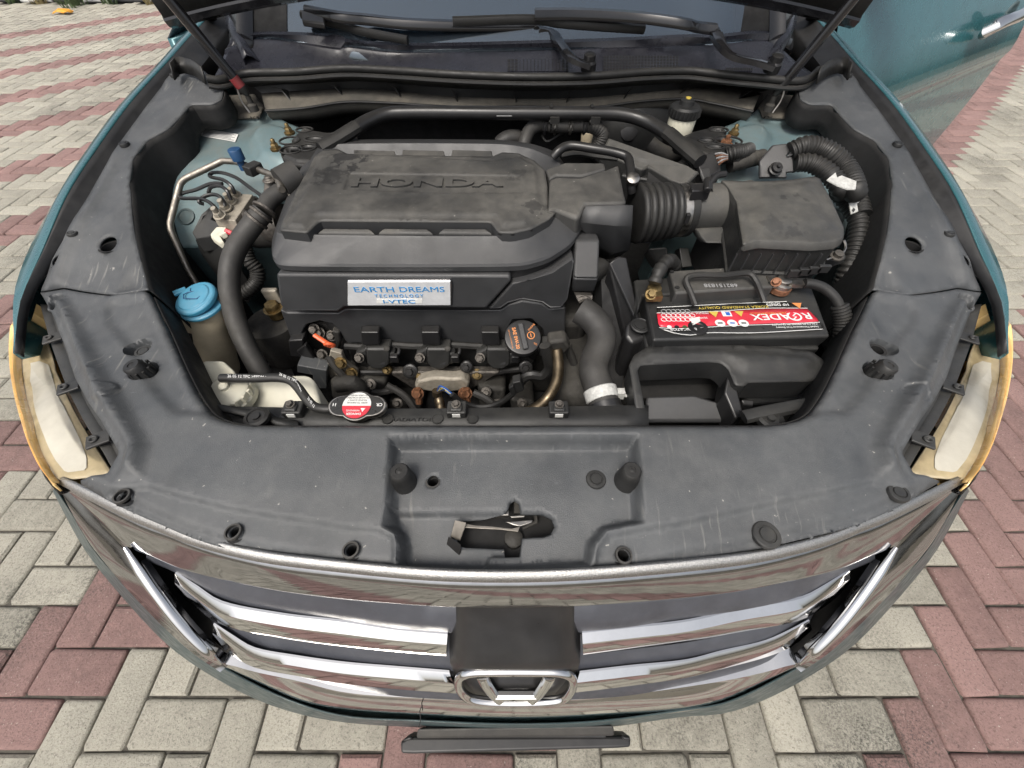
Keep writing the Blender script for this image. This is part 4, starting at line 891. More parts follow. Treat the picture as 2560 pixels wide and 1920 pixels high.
b = B(); b.tube(spline([DP(.03,1.10,-.075), DP(.3,1.28,-.12), DP(.55,1.46,-.20), DP(1.03,1.48,-.205), DP(1.06,1.17,-.075)], 24), .014, 8); b.make('door_frame', 'gloss_black', door)
# handle
hc = py(3,2090,140,1.0); 
def DHP(x, y, o):        # sight line onto the door plane offset o
    d = ray(3,x,y); c = Vector((0,0,CH)); P0 = hg+dn_*o; return c+d*((P0-c).dot(dn_)/d.dot(dn_))
b = B(); P = [DHP(1955,225,.032), DHP(1985,190,.055), DHP(2080,140,.064), DHP(2170,105,.060), DHP(2230,60,.034)]
b.tube(spline(P,16), [.008,.013,.0155,.016,.016,.016,.016,.016,.016,.016,.016,.016,.0155,.0145,.013,.008], 12, flat=1.25); hd = b.make('door_handle', 'chrome', door)
c = DHP(2120,90,.040); b = B(); b.lathe(c-dn_*.004, dn_, [(.034,0),(.031,.004),(.024,.0045),(.015,-.002),(0,-.004)], 24); b.make('handle_recess', 'teal_dark', door)
# door mirror
b = B(); mc = DP(.10,1.225,.10); rows = []
for k in range(9):
    t = k/8; s_ = math.sin(math.pi*(.08+.86*t))**.5; c = mc+dn_*(.18*(t-.5))+Vector((0,.0,0))
    rows.append([c+dv*(.06*s_*math.cos(a))+Vector((0,0,.075*s_*math.sin(a))) for a in (2*math.pi*q/16 for q in range(16))])
b.loft(rows, True, True); mr_ = b.make('door_mirror', 'teal_paint', door, ang=60)
b = B(); b.loft([[p+Vector((0,0,-.002)) for p in r_[8:17]] for r_ in rows[1:-1]]); b.make('mirror_base', 'satin_black', door, thick=.003)
b = B(); b.prism([DP(.06,1.11,-.08),DP(.16,1.12,-.08),DP(.15,1.17,.04),DP(.08,1.17,.04)], (0,0,-.03)); b.make('mirror_stalk', 'satin_black', door, bev=.006)
# ================================================================== engine bay: body metal
def gtow(x, y): return lerp([(.45,.60),(.60,.66),(.75,.76),(.85,.83),(.95,.885),(1.05,.905),(1.3,.93)], y)
for mirror in (False, True):
    ol = surfs(gtow,1,[(1190,800),(1260,750),(1440,660),(1650,640),(1720,720),(1850,790),(2000,850),(2120,950),(2080,1080),(1950,1180),(1850,1235)])+surfs(gtow,4,[(1740,240),(1600,380),(1400,520),(1250,560),(1150,560),(1060,480),(1050,250),(1090,100),(1120,30)])+surfs(gtow,1,[(1130,1000)])
    dome = surfs(gtow,1,[(1590,900),(1640,830),(1750,800),(1870,830),(2020,900),(2080,1050),(1950,1140),(1780,1150),(1640,1060)])
    cap_ = surfs(gtow,1,[(1270,745),(1440,650),(1650,640),(1712,720),(1685,788),(1500,800),(1290,765)])
    tw = relief('strut_tower', 'teal_bay', car, ol, gtow, [(dome,.016,.03),(cap_,.010,.012)], [], step=.008, mirror=mirror, label='dusty pale teal strut tower panel')
    relief('tower_cap', 'dusty_ledge', tw, [p for p in cap_], lambda x, y: gtow(x,y)+.012, [(cap_,.003,.01)], [], step=.008, mirror=mirror)
    b = B(); rl = spline(surfs(gtow,1,[(1420,655),(1410,690),(1250,705),(1190,790),(1110,900),(1095,1050),(1085,1130),(1030,1220)]), 24); b.tube([p+Vector((0,0,.012)) for p in rl], .005, 8); b.make('edge_seal', 'rubber', tw, mirror=mirror)
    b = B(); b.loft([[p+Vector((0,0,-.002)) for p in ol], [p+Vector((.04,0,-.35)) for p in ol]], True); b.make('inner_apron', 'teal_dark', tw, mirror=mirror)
    c = onsurf(gtow,4,1190,365); b = B(); b.lathe(c+Vector((0,0,.001)), (0,-.5,.8), [(.019,0),(.019,.002),(.015,.003),(.014,.0015),(0,.0015)], 20); b.make('body_plug', 'teal_dark', tw, mirror=mirror)
tag_ = surfs(gtow,1,[(1310,832),(1535,870),(1515,918),(1296,878)]); b = B(); b.prism([p+Vector((0,0,.0022)) for p in tag_], (0,0,-.0008)); ws = b.make('warning_sticker', 'white_label', car)
for k in range(5):
    f = lambda u, w: tag_[0].lerp(tag_[1],u).lerp(tag_[3].lerp(tag_[2],u),w)+Vector((0,0,.003))
    b = B(); w = .16+k*.17; b.prism([f(.05,w),f(.95-.1*(k%2),w),f(.95-.1*(k%2),w+.06),f(.05,w+.06)], (0,0,-.0005)); b.make('print_line', 'grey_print', ws)
# floor and front of the bay so nothing shows through
b = B(); b.box((0,.72,.46),(1.5,1.1,.02)); b.make('bay_floor', 'deep_black', car)
for q in (-.70,.70):
    b = B(); b.box((q,.90,.56),(.05,.7,.20)); b.make('bay_wall', 'deep_black', car)
b = B(); b.box((0,.255,.60),(1.35,.03,.28)); b.make('radiator_support', 'deep_black', car)
# radiator tie bar with brackets
b = B(); tb = [pz(5,-300,1600,.765), pz(5,2100,1590,.765)]
rows = [[pz(5,x,1520+10*math.sin(x*.002),.772) for x in np.linspace(-330,2150,20)], [pz(5,x,1560,.775) for x in np.linspace(-330,2150,20)], [pz(5,x,1640,.775) for x in np.linspace(-330,2150,20)]]
b.loft([lift(rows[0],.004,-.05)]+rows); 
radt = thing('radiator', 'black radiator top tank behind the front cover', 'radiator', (0,.33,.46))
b.make('top_tank', 'bay_plastic', radt, thick=.003)
for x in (1090,1650,190):
    b = B(); c = pz(5,x,1535,.782); b.box(c, (.030,.024,.016)); b.box(c+Vector((0,-.003,.010)), (.018,.014,.005)); mb = b.make('mount_bracket', 'bay_plastic', radt, bev=.003)
    b = B(); b.hexnut(c+Vector((0,0,.014)), (0,-.2,1), .0052, .006); b.make('bolt', 'cast_metal', mb)
    b = B(); b.box(c+Vector((0,-.0125,.002)), (.012,.002,.007)); b.make('bracket_tag', 'white_label', mb)
for x in (705,980,1175):
    b = B(); b.lathe(pz(5,x,1588,.777),(0,0,1),[(.009,0),(.009,.0015),(.0075,.0015),(.0075,.0003),(0,.0003)],18); b.make('boss', 'bay_plastic', radt)
text('RADIATOR', 'moulded_text', 'bay_plastic', radt, pz(5,840,1590,.7775), (1,0,0), (0,1,0), .009, .0004, 1.5)
# pressure cap
rc = pz(5,538,1515,.800); ax = Vector((0,-.16,1)).normalized()
b = B(); b.lathe(rc-ax*.022, ax, [(.019,-.03),(.019,.012),(.024,.014),(.024,.020)], 24); b.make('filler_neck', 'satin_black', radt)
b = B(); X_ = Vector((1,0,0)); Y_ = ax.cross(X_)
def onc(u, w, h=0): return rc+X_*u+Y_*w+ax*h
ring = []
for k in range(48):
    a = 2*math.pi*k/48; c_, s_ = math.cos(a), math.sin(a); r_ = .0255+.0165*max(0,abs(c_)-.55)**1.0/.45 if abs(c_) > .55 else .0255; r_ = .0255+.019*max(0,(abs(c_)-.72)/.28)**1.3; ring.append((r_*c_, r_*s_))
b.loft([[onc(u*.97,w_*.97,-.008) for u,w_ in ring],[onc(u,w_,-.006) for u,w_ in ring],[onc(u,w_,-.001) for u,w_ in ring],[onc(u*.96,w_*.95,.001) for u,w_ in ring],[onc(u*.90,w_*.88,.0012) for u,w_ in ring]], True, True); cp = b.make('pressure_cap', 'steel', radt, ang=40)
b = B(); b.loft([[onc(u*.915,w_*.90,.0016) for u,w_ in ring],[onc(0,0,.0018) for _ in ring]], True); b.make('cap_plate', 'black_label', cp)
b = B(); hp = [(.0215*math.cos(a), .0215*math.sin(a)) for a in np.linspace(-.05,math.pi+.05,24)]; b.prism([onc(u,w_,.0028) for u,w_ in hp], -ax*.0006); b.make('cap_label', 'white_label', cp, label='white upper half of the cap label')
b = B(); hp = [(.0215*math.cos(a), .0215*math.sin(a)) for a in np.linspace(math.pi+.05,2*math.pi-.05,24)]; b.prism([onc(u,w_,.0028) for u,w_ in hp], -ax*.0006); b.make('cap_label', 'red_label', cp, label='red lower half of the cap label')
for k, s_ in enumerate(('NEVER OPEN WHEN HOT','TO AVOID SCALDING','RELEASE SLOWLY','REFER TO MANUAL')):
    text(s_, 'cap_text', 'black_label', cp, onc(0,.0165-.0042*k,.0030), -X_, -Y_, .0036, .0001)
text('DANGER', 'cap_text', 'white_print', cp, onc(-.002,-.0145,.0030), -X_, -Y_, .0050, .0001, 1.1, .02); text('WARNING', 'cap_text', 'white_print', cp, onc(-.004,-.009,.0030), -X_, -Y_, .0042, .0001)
b = B(); b.prism([onc(.007,-.005,.0031),onc(.014,-.005,.0031),onc(.0105,-.0112,.0031)], -ax*.0003); b.make('warning_triangle', 'white_print', cp)
for u, s_ in ((-.034,'11'),(.034,'CR')): text(s_, 'cap_text', 'white_print', cp, onc(u,.001,.0022), -X_, -Y_, .007, .0001, 1, .02)
# ================================================================== engine
eng = thing('engine', 'black engine under a wide moulded cover lettered HONDA', 'engine', (-.08,.72,.47))
def zl(x, y): return .925+.026*(y-.60)/.29
lidp = [(112,542),(120,505),(200,330),(300,135),(345,102),(430,94),(478,118),(500,124),(1285,136),(1340,112),(1430,118),(1520,160),(1575,210),(1590,300),(1592,436),(1636,442),(1600,480),(1500,535),(1400,557),(1322,555),(1300,530),(1275,497),(330,490),(300,515),(258,556)]
lid = surfs(zl,5,lidp); lids = resample(lid, 120, True)
panel = surfs(zl,5,[(495,236),(1440,250),(1470,350),(1010,350),(460,335)])
swirl = surfs(zl,5,[(150,520),(330,150),(440,120),(420,230),(330,420)])
inner_lid = surfs(zl,5,[(135,535),(320,145),(440,115),(1290,160),(1440,135),(1540,190),(1570,430),(1480,520),(1330,540),(1290,480),(320,475),(250,545)])
cover = relief('engine_cover', 'engine_plastic', eng, lid, zl, [(inner_lid,.0045,.012),(panel,-.0022,.003)], [], step=.0055, thick=.006, label='dusty black plastic top of the engine cover with water marks')
b = B(); b.loft([[p+Vector((0,0,-.003)) for p in lids],[p+Vector((0,0,-.035)) for p in lids]], True); b.make('lid_wall', 'engine_face', cover)
text('HONDA', 'cover_lettering', 'engine_plastic', cover, onsurf(zl,5,920,292)+Vector((0,0,.004)), (1,0,.0), (0,1,.09), .036, .0016, 2.05, .035)
# band round the lid
bt = surfs(lambda x,y: zl(x,y)-.012,5,[(80,566),(500,572),(960,577),(1400,577),(1530,541),(1640,470),(1700,400),(1710,300),(1690,200),(1610,132),(1500,86),(1350,62),(860,58),(390,62),(345,90),(300,132),(200,330),(108,505)])
bb = P3(5,[(68,705,.886),(110,745,.884),(960,748,.884),(1450,745,.884),(1600,700,.886),(1720,620,.890),(1775,540,.894),(1780,440,.90),(1760,300,.91),(1640,110,.925),(1500,66,.93),(1350,46,.93),(860,42,.93),(390,46,.93),(320,80,.928),(240,180,.92),(160,330,.91),(66,600,.89)])
def arc_rs(P, n): return resample(P, n, True)
n_ = 18; BT = []; BB = []
for i in range(len(bt)):
    j = (i+1) % len(bt)
    for k in range(6):
        BT.append(bt[i].lerp(bt[j],k/6)); BB.append(bb[i].lerp(bb[j],k/6))
def smooth_loop(P, it=3):
    for _ in range(it): P = [(P[i-1]+P[i]*2+P[(i+1) % len(P)])/4 for i in range(len(P))]
    return P
BT = smooth_loop(BT); BB = smooth_loop(BB)
b = B(); b.loft([[p+Vector((0,0,-.02)) for p in [q.lerp(Vector((-.08,.73,q.z)),.10) for q in BT]], [q.lerp(Vector((-.08,.73,q.z)),.02) for q in BT], BT, [a.lerp(c,.08)+Vector((0,0,-.0005)) for a,c in zip(BT,BB)], [a.lerp(c,.92)+Vector((0,-.001,.002)) for a,c in zip(BT,BB)], BB, [p+Vector((0,0,-.009)) for p in BB], [p.lerp(Vector((-.08,.73,p.z)),.06)+Vector((0,0,-.012)) for p in BB]], True); b.make('cover_band', 'engine_face', cover, ang=28)
b = B(); b.loft([[p.lerp(Vector((-.08,.73,p.z)),.04)+Vector((0,0,-.005)) for p in BB],[p.lerp(Vector((-.08,.73,p.z)),.08)+Vector((0,0,-.17)) for p in BB]], True, True); b.make('cover_core', 'satin_black', cover)
# front and rear pockets
for x0, x1 in ((318,640),(652,962),(985,1288)):
    b = B(); q = [onsurf(zl,5,x0+28,512), onsurf(zl,5,x1-40,515)]; q2 = [pz(5,x1,571,.914), pz(5,x0,568,.914)]; top = [q[0]+Vector((0,0,-.006)), q[1]+Vector((0,0,-.006)), q2[0]+Vector((0,0,.0035)), q2[1]+Vector((0,0,.0035))]
    b.prism(top, (0,0,-.012)); b.make('pocket', 'engine_plastic', cover, bev=.003)
for x0, x1 in ((510,752),(780,1025),(1055,1290)):
    b = B(); b.prism([onsurf(zl,5,x0+8,94)+Vector((0,0,-.001)), onsurf(zl,5,x1-8,100)+Vector((0,0,-.001)), onsurf(zl,5,x1,134)+Vector((0,0,-.004)), onsurf(zl,5,x0,124)+Vector((0,0,-.004))], (0,0,-.01)); b.make('pocket', 'engine_plastic', cover, bev=.002)
# front face with the badge
def SN(pts, Y, dz=0): return pys(5, Y, pts)
fp = P3(5,[(88,786,.873),(760,789,.873),(1384,790,.873),(1390,826,.862),(1252,978,.803),(860,974,.803),(466,970,.803),(428,996,.796),(152,993,.796),(112,962,.804)])
b = B(); b.prism(fp, (0,.10,-.012)); ff_ = b.make('front_face', 'engine_face', cover, bev=.005, seg=3)
fq = P3(5,[(1395,836,.856),(1485,826,.860),(1610,772,.864),(1728,690,.872),(1740,720,.866),(1702,930,.806),(1668,975,.797),(1604,976,.797),(1560,945,.800),(1450,928,.803),(1372,950,.800),(1330,980,.795),(1262,981,.795)])
b = B(); b.prism(fq, (0,.10,-.012)); b.make('front_face', 'engine_face', cover, bev=.004, seg=3)
sk = SN([(112,985),(150,1000),(430,1002),(470,978),(1250,984),(1330,985),(1372,956),(1450,934),(1560,950),(1604,980),(1690,972),(1688,1135),(1640,1155),(1572,1160),(1560,1090),(1500,1035),(1400,1040),(1360,1110),(1345,1178),(1130,1180),(480,1168),(440,1110),(400,1062),(330,1046),(260,1065),(232,1110),(250,1160),(170,1148)], .577)
b = B(); b.prism(sk, (0,.05,0)); b.make('front_skirt', 'engine_face', cover, bev=.003)
b = B(); b.prism(SN([(155,1155),(235,1150),(250,1250),(165,1240)],.56), (0,.03,0)); b.make('skirt_foot', 'satin_black', cover, bev=.003)
# badge
bd = P3(5,[(486,805,.8665),(1062,804,.8665),(1064,946,.8120),(486,948,.8120)]); nb = (bd[3]-bd[0]).cross(bd[1]-bd[0]).normalized()
if nb.y > 0: nb = -nb
bd = [p+nb*.006 for p in bd]
b = B(); b.prism([p+nb*.003 for p in bd], -nb*.008); bg_ = b.make('badge', 'chrome', cover, bev=.0035, seg=3)
f = lambda u, w: bd[0].lerp(bd[1],u).lerp(bd[3].lerp(bd[2],u),w)+nb*.0036
b = B(); b.prism([f(.012,.045),f(.988,.045),f(.988,.955),f(.012,.955)], -nb*.001); b.make('badge_plate', 'badge_silver', bg_, bev=.0005)
bx_ = bd[1]-bd[0]; by_ = bd[0]-bd[3]
for s_, u, w, sz, sx, bo in (('EARTH',.262,.325,.0150,1.55,.0),('DREAMS',.715,.325,.0150,1.42,.0),('TECHNOLOGY',.5,.57,.0092,1.0,0)):
    t_ = text(' '.join(s_) if s_ == 'TECHNOLOGY' else s_, 'badge_text', 'badge_blue', bg_, f(u,w)+nb*.0003, bx_, by_, sz, .0004, sx, bo)
for s_, u in (('E',.095),('D',.518)): pass
b = B(); b.prism([f(.285,.69)+nb*.0006,f(.72,.69)+nb*.0006,f(.72,.875)+nb*.0006,f(.285,.875)+nb*.0006], -nb*.001); b.make('badge_tab', 'white_label', bg_, bev=.0004)
text('i-VTEC', 'badge_text', 'badge_blue', bg_, f(.5,.785)+nb*.001, bx_, by_, .0110, .0004, 1.8, .01)
# step cut at the right of the face
# intake neck rising from the cover to the bellows (throttle end)
b = B(); nk = P3(5,[(1580,205,.945),(1690,165,.952),(1905,168,.952),(1915,205,.948),(1780,240,.945),(1640,240,.942),(1600,262,.938)]); b.prism(nk, (0,0,-.03)); b.make('neck_rim', 'engine_plastic', cover, bev=.004)
b = B(); nk = P3(5,[(1600,262,.942),(1640,245,.944),(1770,250,.946),(1905,210,.948),(1985,175,.948),(2015,330,.940),(2030,385,.938),(1985,400,.936),(1800,405,.936),(1760,480,.925),(1640,430,.932),(1592,430,.935)])
b.prism(nk, (0,0,-.05)); b.make('neck_top', 'engine_plastic', cover, bev=.006, seg=3)
# throttle body box: top slopes from shelf to bright front face
tbx = [[(1905,168,.951),(2000,172,.950),(2040,330,.940),(2055,395,.938)],[(1800,408,.936),(1900,404,.937),(2000,402,.937),(2060,404,.936)],[(1762,490,.912),(1850,500,.908),(1960,512,.905),(2055,512,.905)],[(1772,560,.86),(1850,610,.85),(1960,660,.84),(2040,640,.845)]]
b = B(); b.loft([P3(5,r_) for r_ in tbx[1:]]); 
b2 = P3(5,tbx[3]); b.loft([b2, [p+Vector((0,.05,-.05)) for p in b2]]); b.make('throttle_face', 'engine_face', cover, ang=30, thick=.004)
b = B(); q = P3(5,[(1745,600,.885),(1880,598,.885),(1872,812,.845),(1735,808,.848)]); b.prism(q, (0,.06,-.01)); b.prism(P3(5,[(1735,812,.846),(1872,815,.843),(1850,885,.80),(1725,885,.805)]), (0,.06,0)); b.make('side_box', 'engine_face', cover, bev=.004)
# raised diagonal water rail
# ---- valve cover, coils
vc = SN([(470,1165),(1130,1175),(1345,1180),(1420,1200),(1560,1200),(1500,1300),(1440,1330),(1230,1320),(1100,1330),(900,1330),(760,1330),(560,1325),(500,1260)],.585)
b = B(); b.prism(vc, (0,.08,0)); b.make('valve_cover', 'bay_plastic', eng, bev=.006)
b = B(); b.box((-.10,.70,.60),(.52,.20,.26)); b.make('engine_block', 'grime', eng, bev=.02)
for cx in (605,940,1272):
    b = B(); q = [py(5,cx-52,1075,.560), py(5,cx+50,1075,.560), py(5,cx+50,1105,.545), py(5,cx-52,1105,.545)]
    b.prism([py(5,cx-50,1076,.575),py(5,cx+48,1076,.575),py(5,cx+50,1106,.552),py(5,cx-50,1106,.552)], (0,0,-.006)); b.prism([py(5,cx-50,1108,.552),py(5,cx+50,1108,.552),py(5,cx+58,1180,.550),py(5,cx-42,1180,.550)], (0,.02,0)); co = b.make('ignition_coil', 'satin_black', eng, bev=.003)
    b = B(); b.prism([py(5,cx-20,1200,.545),py(5,cx+112,1200,.545),py(5,cx+110,1290,.535),py(5,cx+70,1316,.532),py(5,cx+10,1310,.532),py(5,cx-16,1280,.535)], (0,.03,0)); b.prism([py(5,cx+100,1225,.545),py(5,cx+140,1228,.545),py(5,cx+132,1285,.54),py(5,cx+100,1285,.54)], (0,.02,0)); b.prism([py(5,cx-80,1225,.55),py(5,cx-15,1195,.55),py(5,cx-12,1290,.54),py(5,cx-70,1270,.54)], (0,.02,0)); b.make('coil_body', 'bay_plastic', co, bev=.004)
    b = B(); b.prism([py(5,cx+0,1215,.5445),py(5,cx+95,1215,.5445),py(5,cx+90,1290,.5345),py(5,cx+15,1292,.5345)], (0,.004,0)); b.make('coil_cap', 'engine_face', co, bev=.002)
    b = B(); c = py(5,cx-55,1248,.538); b.hexnut(c, (0,-.75,.6), .0075, .009); b.make('bolt', 'cast_metal', co)
    b = B(); c = py(5,cx+100,1200,.55); b.lathe(c, (0,-.6,.8), [(.006,0),(.006,.006),(.003,.008)], 10); b.make('stud', 'grime', co)
# flange rail with bolts below the valve cover
rail = spline([py(5,x,y,.555) for x,y in ((560,1330),(700,1330),(780,1330),(880,1345),(1000,1335),(1100,1338),(1200,1345),(1330,1325),(1450,1310))],24); b = B(); b.tube(rail,.0065,8); b.make('gasket_rail', 'satin_black', eng)
for x, y, r in ((828,1325,.011),(882,1345,.008),(1200,1342,.0085),(1470,1302,.010),(1140,1300,.009),(700,1318,.007)):
    b = B(); c = py(5,x,y,.545); b.lathe(c, (0,-.8,.6), [(r*1.5,-.012),(r*1.5,-.002),(r*1.2,0)], 18); b.hexnut(c, (0,-.8,.6), r*.8, .008); b.make('flange_bolt', 'satin_black' if r > .0085 else 'brass', eng)
# oil filler cap
oc = pz(5,1452,1142,.748); oa = Vector((.06,-.42,.9)).normalized()
b = B(); b.lathe(oc, oa, [(.024,-.035),(.026,-.008),(.0345,-.006),(.035,.006),(.0335,.0085),(.030,.0092),(.0,.0094)], 36); oil = b.make('oil_cap', 'satin_black', eng)
ou = Vector((1,0,0)); ou = (ou-oa*ou.dot(oa)).normalized(); ow = oa.cross(ou)
rot = R(-78); g1 = ou*math.cos(rot)+ow*math.sin(rot); g2 = oa.cross(g1)
b = B(); pts = [oc+oa*.0165+g1*u+g2*w for u, w in ((-.026,-.0055),(.026,-.0055),(.026,.0055),(-.026,.0055))]; b.prism(pts, -oa*.008); b.make('cap_grip', 'engine_face', oil, bev=.0025)
text('SAE 0W-20', 'cap_print', 'orange_print', oil, oc+oa*.0096-g2*.0135, g1, g2, .0095, .0002, .95, .02); text('ENGINE', 'cap_print', 'orange_print', oil, oc+oa*.0096+g2*.020-g1*.016, (g1*.6-g2*.8)*-1, (g1*.8+g2*.6)*-1, .0050, .0002)
text('OIL', 'cap_print', 'orange_print', oil, oc+oa*.0096+g2*.020+g1*.018, -(g1*.6+g2*.8), (g1*.8-g2*.6)*1, .0050, .0002)
b = B(); b.tube([oc+oa*.0098+g2*.0155+(g1*math.cos(a)+g2*math.sin(a))*.0068 for a in np.linspace(0,2*math.pi,24,False)], .0009, 6, closed=True); b.tube([oc+oa*.0098+g2*.0155+g1*-.004, oc+oa*.0098+g2*.0155+g1*.004], .0008, 5); b.make('cap_symbol', 'orange_print', oil)
text('USE FULLY SYNTHETIC OIL', 'cap_print', 'orange_print', oil, oc+oa*.0096-g2*.0235, g1, g2, .0032, .0002)
# dipstick
b = B(); d0 = pz(5,300,1122,.748); d1 = pz(5,385,1178,.735); b.tube([d0,d0.lerp(d1,.5),d1], [.0045,.0048,.0052], 10, flat=.7); b.tube([d1+Vector((.008*math.cos(a), 0, .008*math.sin(a)))+Vector((0,-.004*math.sin(a),0)) for a in np.linspace(0,2*math.pi,16,False)], .0032, 8, closed=True); b.make('dipstick', 'orange', eng)
b = B(); b.prism(SN([(270,1065),(345,1060),(420,1080),(450,1160),(430,1220),(380,1240),(320,1220),(260,1170)],.60), (0,.02,0)); b.prism(SN([(395,1100),(440,1110),(450,1170),(420,1175)],.57), (0,.02,0)); b.make('timing_cover', 'grime', eng, bev=.004)
for x, y in ((330,1110),(398,1125),(300,1090),(345,1230)):
    b = B(); b.hexnut(py(5,x,y,.585 if y < 1200 else .565), (0,-.8,.6), .0085, .010); b.make('bolt', 'cast_metal', eng)
b = B(); b.prism(SN([(388,1210),(450,1225),(470,1275),(540,1330),(540,1360),(440,1345),(385,1365),(372,1290)],.548), (0,.012,0)); lg_ = b.make('lifting_bracket', 'aluminium', eng, bev=.002)
for x, y in ((447,1275),(508,1332)):
    b = B(); b.hexnut(py(5,x,y,.543), (0,-.85,.5), .0095, .009); b.make('bolt', 'brass', lg_)
b = B(); b.prism(SN([(205,1290),(368,1320),(370,1420),(300,1420),(290,1345),(205,1330)],.53), (0,.03,0)); b.make('hose_bracket', 'cover_plastic', eng, bev=.002)
b = B(); b.prism(SN([(250,1180),(330,1300),(320,1310),(200,1215)],.555), (0,.012,0)); b.make('skirt_wedge', 'satin_black', eng, bev=.002)
# manifold, sensor, wiring at the front of the block
b = B(); b.prism(SN([(870,1380),(960,1362),(1000,1362),(1060,1368),(1120,1362),(1160,1390),(1150,1430),(1000,1445),(880,1430),(850,1410)],.520), (0,.03,-.004)); b.make('manifold_flange', 'aluminium', eng, bev=.006)
for x in (872,1140,1130):
    b = B(); b.tube([py(5,x,1420,.512),py(5,x+8,1500,.498)], .0075, 8); b.hexnut(py(5,x,1445,.508),(0,-.8,.6),.010,.010); b.make('stud', 'rust', eng)
b = B(); b.prism(SN([(700,1330),(1330,1330),(1180,1420),(1040,1440),(860,1430)],.545), (0,.02,0)); b.make('heat_shield', 'cast_metal', eng, bev=.004)
b = B(); b.tube(spline([py(5,x,y,Y) for x,y,Y in ((985,1440,.50),(990,1480,.49),(1000,1530,.475))],8), [.0085,.0085,.0075,.010,.0105,.0105,.0095,.012], 12); b.tube([py(5,978,1430,.50),py(5,980,1455,.497)], .010, 12); b.make('oxygen_sensor', 'bronze_pipe', eng)
for k, m_ in enumerate(('wire_blue','white_label','wire_yellow','wire_blue')):
    b = B(); b.tube(spline([py(5,982,1432,.50), py(5,1000+10*k,1405+6*k,.485), py(5,1030,1420+5*k,.48), py(5,1065,1450+2*k,.478)],12), .0017, 6); b.make('sensor_wire', m_, eng)
b = B(); b.tube(spline([py(5,x,y,.475) for x,y in ((1060,1450),(1120,1495),(1200,1520),(1280,1515),(1350,1485),(1400,1445))],24), .0062, 8); b.make('sensor_lead', 'rubber', eng)
b = B(); b.prism([py(5,x,y,.475) for x,y in ((1395,1390),(1440,1380),(1462,1430),(1410,1455))], (0,.02,0)); b.prism([py(5,x,y,.47) for x,y in ((1375,1420),(1400,1405),(1420,1455),(1392,1470))], (0,.012,0)); b.make('connector', 'bay_plastic', eng, bev=.002)
b = B(); b.tube(spline([py(5,x,y,.50) for x,y in ((1430,1390),(1490,1345),(1560,1350),(1600,1310),(1590,1240),(1575,1180))],20), .009, 8, flat=1.2); b.make('loom', 'rubber', eng)
b = B(); b.tube(spline([py(5,x,y,Y) for x,y,Y in ((1640,1200,.51),(1650,1290,.49),(1640,1380,.47),(1590,1470,.45),(1520,1530,.43),(1440,1560,.42))],24), .0105, 10); b.make('coolant_pipe', 'bronze_pipe', eng)
b = B(); b.prism([py(5,x,y,.51) for x,y in ((1590,1165),(1690,1150),(1720,1200),(1660,1250),(1600,1230))], (0,.03,0)); b.make('pipe_joint', 'grime', eng, bev=.006)
b = B(); b.prism([py(5,x,y,.52) for x,y in ((1560,1170),(1605,1165),(1600,1250),(1545,1240))], (0,.02,0)); b.make('cable_clip', 'bay_plastic', eng, bev=.003)
for x0, y0, x1, y1, Y in ((380,1370,620,1500,.53),(560,1360,700,1560,.54),(1200,1400,1360,1560,.53),(1700,1230,1830,1560,.55),(1380,1470,1520,1600,.52),(700,1480,900,1600,.55)):
    b = B(); q = [py(5,x0,y0,Y),py(5,x1,y0+20,Y),py(5,x1-10,y1,Y-.02),py(5,x0+15,y1-10,Y-.02)]; b.prism(q, (0,.08,-.02)); b.make('block_casting', 'grime', eng, bev=.010, seg=3)
b = B(); b.tube(spline([py(5,x,y,.50) for x,y in ((430,1400),(520,1390),(560,1440),(540,1520))],12), .017, 10); b.make('water_pipe', 'grime', eng)

# injector harness lying along the coils, and small hoses in the gaps
b = B(); b.tube(spline([py(5,x,y,.568) for x,y in ((470,1185),(560,1190),(720,1178),(860,1186),(1050,1178),(1200,1186),(1350,1190),(1430,1235),(1500,1275))],40), .0075, 8); b.make('harness', 'rubber', eng)
for cx in (605,940,1272):
    b = B(); b.tube(spline([py(5,cx+128,1255,.545), py(5,cx+160,1225,.552), py(5,cx+165,1190,.565)],8), .0045, 6); b.box(py(5,cx+140,1250,.541), (.016,.012,.018)); b.make('coil_plug', 'satin_black', eng, bev=.002)
for P in ([(380,1240,.55),(420,1300,.54),(520,1400,.53),(640,1440,.53),(760,1420,.535)],[(700,1400,.53),(800,1460,.52),(860,1540,.50)],[(1180,1440,.51),(1260,1480,.50),(1330,1560,.48)],[(1700,1180,.54),(1740,1300,.53),(1730,1420,.52),(1760,1540,.50)]):
    b = B(); b.tube(spline([py(5,*q) for q in P],16), .008, 8); b.make('small_hose', 'hose_rubber', eng)
for x, y in ((610,1395),(760,1500),(1250,1440),(1310,1500),(1760,1380),(1450,1500)):
    b = B(); c = py(5,x,y,.515); b.lathe(c,(0,-.7,.7),[(.012,-.006),(.012,0),(.009,.002)],14); b.hexnut(c,(0,-.7,.7),.007,.008); b.make('casting_bolt', 'cast_metal', eng)
